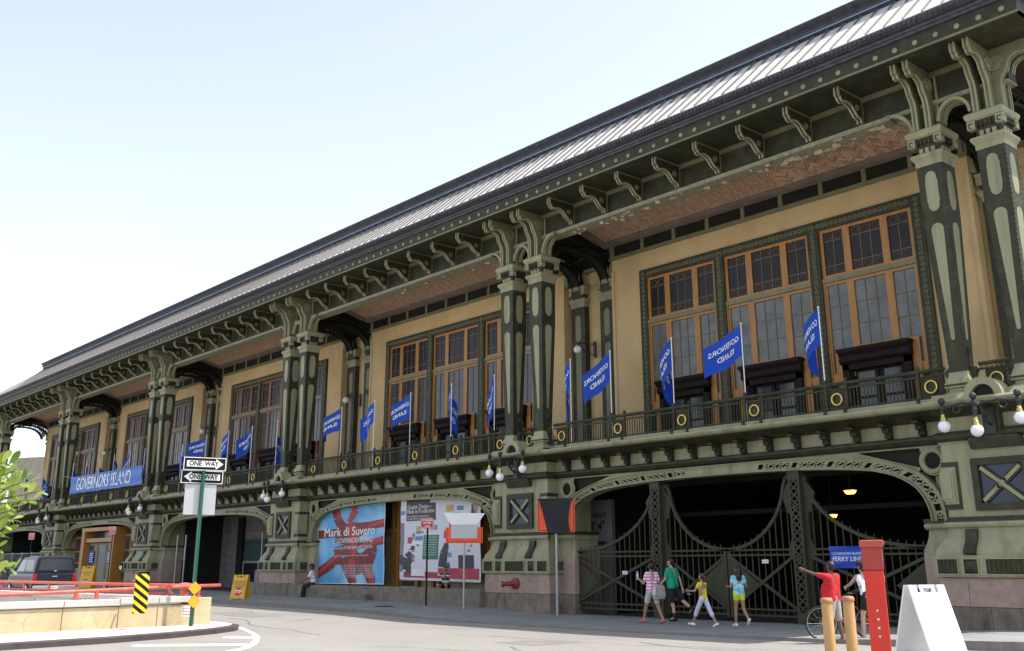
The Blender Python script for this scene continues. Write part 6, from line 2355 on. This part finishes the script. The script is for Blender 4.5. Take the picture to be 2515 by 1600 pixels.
def person(label, loc, yaw, H=1.7, lean=0, legs=((20, 10), (-20, 15)), arms=((10, 8, 15), (-10, 8, 15)), head=(0, 0), sit=None, foot=None,
           skin_=None, top=None, sleeve=.55, bottom=None, leglen=.5, shoes=None, hair=None, hairstyle='short', girth=1.0, belly=0, vox=.011, lift=0, spread=0, group=None, sock=None):
    s = H / 1.75
    U = Vector((0, math.sin(rad(lean)), math.cos(rad(lean))))
    P = Vector((0, 0, 0))
    hips, knees, ankles, toes, heels = [], [], [], [], []
    for i, sd in enumerate((-1, 1)):
        f, k = legs[i][:2]
        ab = rad((legs[i][2] if len(legs[i]) > 2 else 2 + spread))
        h = P + Vector((sd * .088, 0, -.03)) * s
        f, k = rad(f), rad(k)
        d1 = Vector((sd * math.sin(ab), math.sin(f) * math.cos(ab), -math.cos(f) * math.cos(ab)))
        kn = h + d1 * .425 * s
        d2 = Vector((sd * math.sin(ab) * .3, math.sin(f - k), -math.cos(f - k))).normalized()
        an = kn + d2 * .41 * s
        fp = legs[i][3] if len(legs[i]) > 3 else 0        # foot pitch, heel up positive
        fd = Vector((sd * .1, math.cos(rad(fp)), -math.sin(rad(fp))))
        fu = Vector((0, math.sin(rad(fp)), math.cos(rad(fp))))
        heel = an - fu * .055 * s - fd * .045 * s
        toe = an - fu * .065 * s + fd * .16 * s
        hips.append(h); knees.append(kn); ankles.append(an); toes.append(toe); heels.append(heel)
    low = min(min(t.z, h.z) for t, h in zip(toes, heels)) - .035 * s
    base = Vector((0, 0, -low if sit is None else sit)) + Vector((0, 0, lift))
    chest, neck = P + U * .33 * s, P + U * .50 * s
    hp, hy = rad(head[1]), rad(head[0])
    HR = Matrix.Rotation(hy, 3, 'Z') @ Matrix.Rotation(-hp, 3, 'X')
    hb = neck + U * .045 * s + Vector((0, .01, .03)) * s
    hl = lambda x, y, z: hb + HR @ (Vector((x, y, z)) * s)
    g = girth
    caps, shirt, pants, shoe = [], [], [], []
    for i, sd in enumerate((-1, 1)):
        h, kn, an, to, he = hips[i], knees[i], ankles[i], toes[i], heels[i]
        caps += [(h, .085 * s * g, kn, .055 * s), (kn, .054 * s, kn.lerp(an, .35), .052 * s), (kn.lerp(an, .35), .052 * s, an, .036 * s)]
        caps += [(an, .035 * s, to, .032 * s), (an, .035 * s, he, .032 * s)]
        if leglen > 1.01:
            pants += [(h, .1 * s * g, kn, .072 * s), (kn, .072 * s, kn.lerp(an, .9), .06 * s)]
        elif leglen > .95: pants += [(h, .1 * s * g, kn, .072 * s), (kn, .072 * s, kn.lerp(an, .35), .068 * s)]
        else: pants += [(h, .1 * s * g, h.lerp(kn, leglen), .088 * s)]
        shoe += [(he + Vector((0, 0, .004)), .042 * s, to, .037 * s), (an - Vector((0, 0, .03)) * s, .042 * s, he.lerp(to, .6), .04 * s)]
        if sock: shoe += [(an, .045 * s, an.lerp(kn, .25), .05 * s)]
        # arm
        sh = P + U * .455 * s + Vector((sd * .165 * (1 + (g - 1) * .6), 0, 0)) * s
        f, ab, e = [rad(q) for q in arms[i][:3]]
        d1 = Vector((sd * math.sin(ab), math.sin(f) * math.cos(ab), -math.cos(f) * math.cos(ab)))
        el = sh + d1 * .28 * s
        inw = rad(arms[i][3]) if len(arms[i]) > 3 else .1
        d2 = Vector((sd * (math.sin(ab) * .5) - sd * math.sin(inw), math.sin(f + e), -math.cos(f + e))).normalized()
        wr = el + d2 * .25 * s
        caps += [(sh, .05 * s * g, el, .038 * s), (el, .038 * s, wr, .026 * s)]
        # palm and five fingers
        side = d2.cross(Vector((1, 0, 0))).normalized() if abs(d2.x) < .9 else Vector((0, 1, 0))
        palm = wr + d2 * .075 * s
        thumbd = (d2 * .7 + side * .8).normalized()
        caps += [(wr, .026 * s, palm, .032 * s)]
        curl = Vector((-sd, 0, 0))
        for q in range(4):
            o_ = side * (.03 - .02 * q) * s
            L_ = (.07, .078, .073, .056)[q] * s
            k1 = palm + o_ + d2 * .02 * s
            k2 = k1 + (d2 * .9 + curl * .35).normalized() * L_ * .55
            k3 = k2 + (d2 * .6 + curl * .8).normalized() * L_ * .5
            caps += [(k1, .011 * s, k2, .0095 * s), (k2, .0095 * s, k3, .008 * s)]
        t1 = wr + d2 * .03 * s + side * .025 * s
        caps += [(t1, .014 * s, t1 + thumbd * .04 * s, .011 * s), (t1 + thumbd * .04 * s, .011 * s, t1 + thumbd * .045 * s + d2 * .025 * s, .009 * s)]
        if sleeve > 0: shirt += [(sh, .068 * s * g, sh.lerp(el, sleeve), .06 * s)]
        caps += [(P + U * .40 * s + Vector((sd * .09, 0, 0)) * s, .085 * s, P + Vector((sd * .07, 0, .02)) * s, .09 * s)]
        shirt += [(P + U * .43 * s + Vector((sd * .105 * g, 0, 0)) * s, .088 * s * g, P + U * .2 * s + Vector((sd * .065 * g, 0, 0)) * s, .1 * s * g),
                  (P + U * .2 * s + Vector((sd * .065 * g, 0, 0)) * s, .1 * s * g, P + U * .0 + Vector((sd * .075 * g, 0, -.01)) * s, .108 * s * g),
                  (P + U * .44 * s + Vector((sd * .09, 0, 0)) * s, .07 * s, P + U * .475 * s + Vector((sd * .05, 0, 0)) * s, .055 * s)]
        pants += [(P + Vector((sd * .07, 0, .04)) * s, .1 * s * g, h, .104 * s * g)]
    if belly: shirt += [(P + U * .2 * s + Vector((0, .06 * belly, 0)) * s, .16 * s * belly, P + U * .08 * s + Vector((0, .07 * belly, 0)) * s, .16 * s * belly)]
    caps += [(chest, .09 * s, neck, .06 * s), (neck - U * .02 * s, .052 * s, hl(0, .0, .03), .05 * s)]
    # head: skull, jaw, nose, ears
    caps += [(hl(0, -.018, .125), .09 * s, hl(0, .012, .11), .085 * s), (hl(0, .02, .07), .07 * s, hl(0, .052, .03), .045 * s),
             (hl(0, .092, .105), .012 * s, hl(0, .108, .078), .015 * s), (hl(0, .088, .045), .016 * s, hl(0, .09, .04), .016 * s)]
    for sd in (-1, 1): caps += [(hl(sd * .088, -.005, .11), .017 * s, hl(sd * .086, .002, .075), .012 * s)]
    t = tag(empty('person', (loc[0], loc[1], loc[2] + base.z if sit is None else loc[2] + sit), (0, 0, yaw)), label, 'person', group)
    ob('body', blob(caps, vox * .8, 3, skin_, 'body'), t)
    if top: ob('shirt', blob(shirt, vox * 1.2, 4, top, 'shirt'), t)
    if bottom: ob('trousers' if leglen > .95 else 'shorts', blob(pants, vox * 1.2, 4, bottom, 'shorts'), t)
    if shoes: ob('shoes', blob(shoe, vox * .9, 2, shoes, 'shoes'), t)
    hc = []
    if hairstyle in ('short', 'long', 'tail', 'bun', 'cap'):
        hc += [(hl(0, -.03, .135), .094 * s, hl(0, .012, .15), .086 * s), (hl(0, -.045, .12), .088 * s, hl(0, -.05, .075), .07 * s)]
        for sd in (-1, 1): hc += [(hl(sd * .03, -.035, .12), .07 * s, hl(sd * .06, -.03, .08), .035 * s)]
    if hairstyle == 'long': hc += [(hl(0, -.07, .1), .08 * s, hl(0, -.1, -.1), .085 * s), (hl(-.05, -.06, .08), .055 * s, hl(-.06, -.09, -.2), .05 * s), (hl(.05, -.06, .08), .055 * s, hl(.07, -.1, -.26), .045 * s)]
    if hairstyle == 'tail': hc += [(hl(0, -.1, .15), .04 * s, hl(0, -.17, .08), .045 * s), (hl(0, -.17, .08), .045 * s, hl(0, -.16, -.06), .03 * s)]
    if hc: ob('hair', blob(hc, vox, 3, hair, 'hair'), t)
    m = B(BLACK)
    for sd in (-1, 1): m.sphere(hl(sd * .032, .088, .108), .009 * s, 6, 4)
    m.use(mat('lip_colour', (.25, .08, .07), .5) if 'lip_colour' not in bpy.data.materials else bpy.data.materials['lip_colour'])
    m.sphere(hl(0, .094, .055), .016 * s, 8, 4, (1.2, .5, .35))
    m.build('face', t)
    return t, hl, base

LEFT = rad(90)         # facing along the street to the left of the picture
def cloth(name, c, var=.14): return mat(name, c, .85, var=var, scale=7, bump=.7, fine=16, stretch=(1.5, 1.5, .8))
WZ = .02
t, hl, b_ = person('woman in pink and white striped shirt walking with a water bottle and silver bag', (-9.35, -2.0, WZ), LEFT - rad(12), 1.66,
    legs=((24, 6), (-16, 14, 3, 14)), arms=((22, 10, 95), (-8, 16, 18)), head=(-20, -4), skin_=SK_T, top=stripes('pink_striped_cloth', (.75, .16, .38), (.8, .72, .76), .085), sleeve=.6,
    bottom=cloth('pale_grey_cloth', (.5, .48, .46)), leglen=.72, shoes=cloth('coral_shoe', (.55, .12, .1)), hair=HAIRB, girth=1.08)
person('man in emerald green polo shirt and black shorts walking past the gate post', (-9.75, -.62, WZ), LEFT + rad(8), 1.76,
    legs=((-4, 4), (-32, 22, 3, 20)), arms=((18, 12, 30), (-26, 12, 12)), head=(8, 0), lean=4, skin_=SK_L, top=cloth('emerald_cloth', (.01, .32, .2)), sleeve=.6,
    bottom=cloth('black_shorts_cloth', (.012, .012, .014)), leglen=.85, shoes=cloth('black_shoe', (.012, .012, .012)), hair=HAIRB, girth=1.18, belly=.85, sock=True)
person('girl in yellow shirt and pale cropped trousers striding with a phone', (-7.3, -2.3, WZ), LEFT - rad(2), 1.40,
    legs=((30, 4, 2, -10), (-26, 6, 2, 18)), arms=((35, 8, 55), (12, 8, 25)), lean=3, skin_=SK_T, top=cloth('lemon_cloth', (.72, .6, .03)), sleeve=.4,
    bottom=stripes('pale_check_cloth', (.6, .6, .72), (.42, .46, .62), .05, .7), leglen=1.0, shoes=cloth('white_shoe', (.75, .75, .76)), hair=HAIRR, hairstyle='tail', girth=.92)
person('girl with long black hair in aqua tie dye shirt and lime shorts', (-6.85, -1.35, WZ), LEFT - rad(28), 1.54,
    legs=((8, 4), (-6, 40, 2, 40)), arms=((12, 10, 80), (-5, 18, 85)), lean=2, head=(0, -8), skin_=SK_T, top=stripes('aqua_dyed_cloth', (.1, .5, .62), (.5, .72, .75), .16, .5, True), sleeve=.5,
    bottom=cloth('lime_cloth', (.52, .75, .02)), leglen=.32, shoes=bpy.data.materials['white_shoe'], hair=HAIRB, hairstyle='long', girth=1.02)
person('man in white shirt and black cap sitting on the dock by the sky blue poster', (-30.55, -.42, 0), LEFT - rad(-50), 1.74, sit=.745 + .1,
    legs=((72, 62), (78, 80, 8)), arms=((28, 8, 30), (30, 10, 120)), lean=10, head=(20, 0), skin_=SK_D, top=cloth('white_cloth', (.68, .7, .78)), sleeve=.75,
    bottom=cloth('black_trouser_cloth', (.014, .014, .017)), leglen=1.2, shoes=bpy.data.materials['black_shoe'], hair=HAIRB)
# his cap
for o in list(bpy.data.objects):
    pass
def cap_for(t, hl, m_, brim=True):
    me = blob([(hl(0, -.025, .15), .095, hl(0, .012, .16), .09)] + ([(hl(-.045, .1, .15), .014, hl(-.03, .17, .14), .012), (hl(.045, .1, .15), .014, hl(.03, .17, .14), .012), (hl(0, .1, .15), .016, hl(0, .18, .14), .012)] if brim else []), .012, 2, m_, 'cap')
    return ob('cap', me, t)
prs = [o for o in bpy.data.objects if o.name.startswith('person') and o.type == 'EMPTY']
sit1 = prs[-1]
_, hl_s, _ = None, None, None
t, hl, b_ = person('person in black and white top sitting with knees up under the pale poster', (-21.3, -.12, 0), rad(205) + rad(0), 1.62, sit=.745 + .1,
    legs=((100, 128, 12), (96, 126, 10)), arms=((60, 24, 40), (66, 10, 45)), lean=16, head=(0, -18), skin_=SK_T, top=stripes('black_white_cloth', (.03, .03, .04), (.6, .6, .62), .2, .62), sleeve=.5,
    bottom=bpy.data.materials['black_shorts_cloth'], leglen=.55, shoes=cloth('blue_white_shoe', (.25, .3, .55)), hair=HAIRB)
t1, hl1, _ = person('heavy man in bright red shirt and khaki shorts pointing to the left', (-1.72, -5.0, .03), LEFT + rad(0), 1.63,
    legs=((2, 2, 6), (-4, 4, 6)), arms=((104, 14, 6, 0), (6, 12, 25)), head=(-8, 0), lean=-2, skin_=SK_D, top=cloth('crimson_cloth', (.5, .012, .02)), sleeve=.62,
    bottom=cloth('khaki_cloth', (.36, .33, .29)), leglen=.92, shoes=cloth('blue_sport_shoe', (.1, .2, .6), .5), hair=HAIRB, girth=1.28, belly=1.15)
m = B(BLACK)
for sd in (-1, 1): m.box(hl1(sd * .035, .1, .11).x - .025, hl1(sd * .035, .1, .11).x + .025, hl1(0, .1, .11).y - .004, hl1(0, .1, .11).y + .004, hl1(0, 0, .095).z, hl1(0, 0, .125).z)
m.build('sunglasses', t1)
t2, hl2, _ = person('cyclist in white tank top and black helmet astride the bicycle', (-1.5, -3.95, .04), LEFT - rad(35), 1.66,
    legs=((8, 10, 9), (-6, 8, 9)), arms=((55, 12, 20), (58, 12, 20)), head=(10, -6), lean=24, skin_=SK_L, top=cloth('white_vest_cloth', (.7, .72, .78)), sleeve=0,
    bottom=bpy.data.materials['black_shorts_cloth'], leglen=.5, shoes=bpy.data.materials['black_shoe'], hair=HAIRR, hairstyle='tail')
me = blob([(hl2(0, -.05, .16), .1, hl2(0, .05, .165), .095)], .012, 2, BLACKC, 'helmet')
ob('helmet', me, t2)
# bicycle
bk = tag(empty('bicycle', (-1.95, -4.2, .04), (0, 0, math.atan2(.754, .657))), 'bicycle with thin black tyres and an orange brown frame under the cyclist', 'bicycle')
FRM = mat('copper_bike_paint', (.35, .12, .06), .35, var=.1)
for s, x in ((0, -.52), (1, .52)):
    wl_ = B(RUBBER).ring((0, 0, 0), .335, .018, 'y', 36, 8).build('wheel', bk, (x, 0, .353), True)
    B(GALV).ring((0, 0, 0), .312, .009, 'y', 36, 6).build('rim', wl_)
    m = B(GALV)
    for q in range(14):
        a = q * math.pi * 2 / 14
        m.tube([(0, .02 * (-1) ** q, 0), (.31 * math.cos(a), 0, .31 * math.sin(a))], .0022, 4)
    m.tube([(0, -.05, 0), (0, .05, 0)], .02, 8)
    m.build('spokes', wl_)
m = B(FRM)
bb, st, hd_t, hd_b, ra, fa = (.05, 0, .29), (.17, 0, .82), (-.36, 0, .84), (-.39, 0, .7), (.52, 0, .353), (-.52, 0, .353)
for a, b in ((bb, st), (st, hd_t), (bb, hd_b), (hd_t, hd_b)): m.tube([a, b], .018, 8)
for y in (-.04, .04): 
    m.tube([bb, (.52, y, .353)], .011, 6); m.tube([(.16, 0, .78), (.52, y, .353)], .01, 6); m.tube([hd_b, (-.47, y, .5), (-.52, y, .353)], .012, 6)
m.build('frame', bk)
m = B(BLACK)
m.tube([(.19, 0, .8), (.2, 0, .93)], .013, 6)
m.loft([(.08, .34, -.07, .07, .93), (.06, .35, -.075, .075, .96), (.1, .33, -.05, .05, .985)])
m.build('saddle', bk)
m = B(BLACK)
m.tube([(-.36, 0, .84), (-.35, 0, .96), (-.4, 0, .98)], .014, 6)
m.tube([(-.36, -.3, 1.0), (-.41, -.12, .985), (-.41, .12, .985), (-.36, .3, 1.0)], .013, 6)
m.build('handlebar', bk)
m = B(GALV)
m.ring((.05, -.03, .29), .085, .008, 'y', 20, 5)
m.tube([(.05, -.05, .29), (.12, -.06, .14)], .01, 6); m.tube([(.05, .05, .29), (-.02, .06, .44)], .01, 6)
m.box(.06, .17, -.14, -.05, .12, .145); m.box(-.07, .04, .05, .14, .43, .455)
m.build('crankset', bk)

ZF = walk_z(-53)
t3, hl3, _ = person('person in lime yellow shirt with a backpack walking by the far granite pier', (-53.6, -.1, ZF), LEFT - rad(60), 1.72,
    legs=((10, 5), (-12, 18)), arms=((5, 8, 15), (-5, 8, 15)), skin_=SK_D, top=cloth('lime_yellow_cloth', (.5, .62, .06)), bottom=cloth('dark_shorts_cloth', (.03, .035, .03)), leglen=.9,
    shoes=bpy.data.materials['black_shoe'], hair=HAIRB, vox=.016)
bp = tag(empty('backpack', (-53.6, -.1, ZF), (0, 0, LEFT - rad(60))), 'black and white backpack on the person in lime yellow', 'backpack')
bp.location = t3.location
m = B(BLACKC).loft([(-.15, .15, -.27, -.12, .02), (-.16, .16, -.3, -.12, .2), (-.14, .14, -.28, -.12, .42), (-.08, .08, -.22, -.13, .48)])
bevel(m.build('bag_body', bp), .03)
m = B(WHITEP).box(-.09, .09, -.31, -.29, .08, .3)
bevel(m.build('bag_pocket', bp), .02)
m = B(BLACKC)
for s in (-.11, .11): m.tube([(s, -.14, .45), (s * 1.05, .02, .5), (s * 1.1, .12, .38), (s * 1.1, .06, .12), (s, -.13, .04)], .022, 6)
m.build('bag_strap', bp)
person('woman with dark hair in black top walking beside the backpacker', (-51.2, -.25, ZF), LEFT - rad(45), 1.62,
    legs=((18, 8), (-16, 20)), arms=((10, 12, 60), (-15, 20, 20)), skin_=SK_T, top=cloth('black_top_cloth', (.02, .02, .022)), sleeve=.15, bottom=bpy.data.materials['black_trouser_cloth'], leglen=1.2,
    shoes=bpy.data.materials['black_shoe'], hair=HAIRB, hairstyle='long', vox=.016)
# cap on the seated man
cp = B(BLACKC)
cp.sphere((0, 0, 0), .105, 14, 8, (1, 1.08, .75))
cp.prism([(-.07, .08), (.07, .08), (.06, .17), (.03, .2), (-.03, .2), (-.06, .17)], 'z', -.03, -.012)
hd_ = [o for o in sit1.children if o.name.startswith('hair')][0]
bbz = max((Vector(c) for c in hd_.bound_box), key=lambda c: c.z).z
cc = sum((Vector(c) for c in hd_.bound_box), Vector()) / 8
cp.build('cap', sit1, (cc.x, cc.y + .01, bbz - .06), rot=(0, 0, rad(20)), smooth='auto')
# things carried
pk = prs[0]
def carried(name, label, cat, parent, local, mb_list):
    t = tag(empty(name, (0, 0, 0)), label, cat)
    M = Matrix.Translation(parent.location) @ Matrix.Rotation(parent.rotation_euler.z, 4, 'Z')
    t.matrix_world = M @ Matrix.Translation(Vector(local))
    for nm, mb in mb_list: bevel(mb.build(nm, t), .012) if nm != 'strap' else mb.build(nm, t)
    return t
SILV = mat('silver_bag_cloth', (.42, .4, .4), .35, metal=.3, var=.25, scale=9)
carried('shoulder_bag', 'silver grey shoulder bag on the back of the woman in pink stripes', 'bag', pk, (.07, -.2, .0),
        [('bag_body', B(SILV).loft([(-.17, .15, -.1, .04, -.23), (-.19, .17, -.12, .05, -.12), (-.17, .15, -.1, .04, .12), (-.13, .1, -.06, .03, .16)])),
         ('strap', B(SILV).tube([(-.12, -.02, .12), (-.17, .06, .32), (-.2, .17, .5), (-.08, .3, .42), (.12, .2, .1)], .016, 6))])
# the bottle stands in her raised left hand
carried('water_bottle', 'clear water bottle held up by the woman in pink stripes', 'bottle', pk, (-.2, .39, .37),
        [('bottle_body', B(mat('bottle_plastic', (.45, .55, .7), .1, var=.1)).lathe([(.03, -.09), (.034, -.08), (.034, .06), (.015, .1), (.014, .12)], (0, 0, 0), 12)), ('bottle_cap', B(WHITE).lathe([(.017, .12), (.017, .145), (.001, .146)], (0, 0, 0), 10))])
gy = prs[2]
carried('phone', 'small pale phone in the hand of the girl in yellow', 'phone', gy, (-.14, .36, .1), [('phone_body', B(WHITE).box(-.03, .03, -.06, .06, -.005, .005))])

# ------------------------------------------------------------------ leafy shrub close to the camera
def cam_pt(px, py, d):
    v = fwd + rgt * ((px - 1257.5) / 2492.7) + upv * ((641.3 - py) / 2492.7)
    return CAM + v * d
LEAF = bpy.data.materials.new('young_leaf')
LEAF.use_nodes = True
t_ = LEAF.node_tree
b_ = t_.nodes['Principled BSDF']
b_.inputs['Roughness'].default_value = .38
oi = t_.nodes.new('ShaderNodeObjectInfo')
rp = t_.nodes.new('ShaderNodeValToRGB')
rp.color_ramp.elements[0].color = (.13, .235, .03, 1)
rp.color_ramp.elements[1].color = (.42, .48, .1, 1)
t_.links.new(oi.outputs['Random'], rp.inputs[0])
t_.links.new(rp.outputs[0], b_.inputs['Base Color'])
tr = t_.nodes.new('ShaderNodeBsdfTranslucent')
t_.links.new(rp.outputs[0], tr.inputs['Color'])
mxs = t_.nodes.new('ShaderNodeMixShader')
mxs.inputs[0].default_value = .4
t_.links.new(b_.outputs[0], mxs.inputs[1])
t_.links.new(tr.outputs[0], mxs.inputs[2])
t_.links.new(mxs.outputs[0], t_.nodes['Material Output'].inputs['Surface'])
def leaf_me(k):
    r_ = random.Random(k)
    m = B(LEAF)
    n = 6
    vs, fs = [], []
    bend = r_.uniform(-.25, .35)
    for i in range(n + 1):
        u = i / n
        w_ = .30 * (u ** .8) * (1 - u ** 4.5) * 1.35 * .8 + .012
        y = u
        z = bend * u * u
        vs += [(-w_, y, z + .09 * w_ * 2), (0, y, z), (w_, y, z + .09 * w_ * 2)]
    for i in range(n):
        o = 3 * i
        fs += [(o, o + 1, o + 4, o + 3), (o + 1, o + 2, o + 5, o + 4)]
    return m.add(vs, fs).mesh('leaf', True)
leaves = [leaf_me(k) for k in range(6)]
BARK = mat('green_brown_bark', (.16, .17, .06), .7, var=.2, scale=20)
root = cam_pt(-330, 1700, 3.0)
root.z = 0
shrub = tag(empty('leafy_shrub', root), 'bright yellow green leafy shrub poking in at the left edge close by', 'shrub')
def rel(p): return tuple(Vector(p) - root)
trunk_top = cam_pt(-300, 1250, 3.05)
m = B(BARK)
m.tube([rel(root), rel(root.lerp(trunk_top, .5) + Vector((.03, .02, 0))), rel(trunk_top)], [.03, .024, .014], 8)
m.build('stem', shrub)
tips = [(40, 1135, 2.8), (62, 1150, 2.95), (80, 1165, 3.1), (24, 1130, 2.7), (118, 1200, 2.85), (98, 1176, 3.05), (70, 1180, 2.7), (40, 1195, 2.9), (15, 1215, 3.1), (96, 1222, 2.75), (70, 1236, 3.0), (40, 1250, 2.8), (10, 1262, 3.0), (20, 1168, 2.85),
        (34, 1285, 2.9), (60, 1268, 3.1), (14, 1300, 2.75), (30, 1305, 3.0), (50, 1392, 2.8), (26, 1385, 3.0), (10, 1405, 2.7), (4, 1340, 2.95), (-20, 1210, 2.8), (-40, 1290, 3.0), (-60, 1180, 2.9), (-60, 1380, 2.9), (-90, 1240, 2.8), (-100, 1330, 3.0), (-30, 1150, 3.0)]
rl_ = random.Random(5)
count = 0
for (px_, py_, d) in tips:
    tip = cam_pt(px_ - 18, py_ + 6, d)
    hub = cam_pt(-150 + rl_.uniform(-20, 20), py_ * .55 + 1270 * .45 + 20, 3.0)
    mid = hub.lerp(tip, .55) + Vector((0, 0, -.02 + .03 * rl_.random()))
    m = B(BARK)
    m.tube([rel(trunk_top.lerp(hub, .3)), rel(hub), rel(mid), rel(tip)], [.009, .006, .004, .002], 5)
    m.build('twig', shrub)
    ax = (tip - mid).normalized()
    nl = 9
    for q in range(nl):
        if count >= 296: break
        u = q / (nl - 1)
        p = mid.lerp(tip, u)
        ang = q * 2.4 + rl_.uniform(-.4, .4)
        perp = ax.orthogonal().normalized()
        perp = Matrix.Rotation(ang, 3, ax) @ perp
        out = (ax * (0.55 + .75 * u) + perp * (1.05 - .55 * u) + Vector((0, 0, .25))).normalized()
        L_ = rl_.uniform(.036, .054) * (1.1 - .15 * u)
        up_ = (perp * -.3 + Vector((.2, 0, 1)) + Vector((rl_.uniform(-.5, .5), rl_.uniform(-.5, .5), 0))).normalized()
        x_ = out.cross(up_).normalized()
        z_ = x_.cross(out)
        M = Matrix(((x_.x, out.x, z_.x, p.x - root.x), (x_.y, out.y, z_.y, p.y - root.y), (x_.z, out.z, z_.z, p.z - root.z), (0, 0, 0, 1))) @ Matrix.Scale(L_, 4)
        o = ob('leaf', leaves[count % 6], shrub)
        o.matrix_local = M
        count += 1
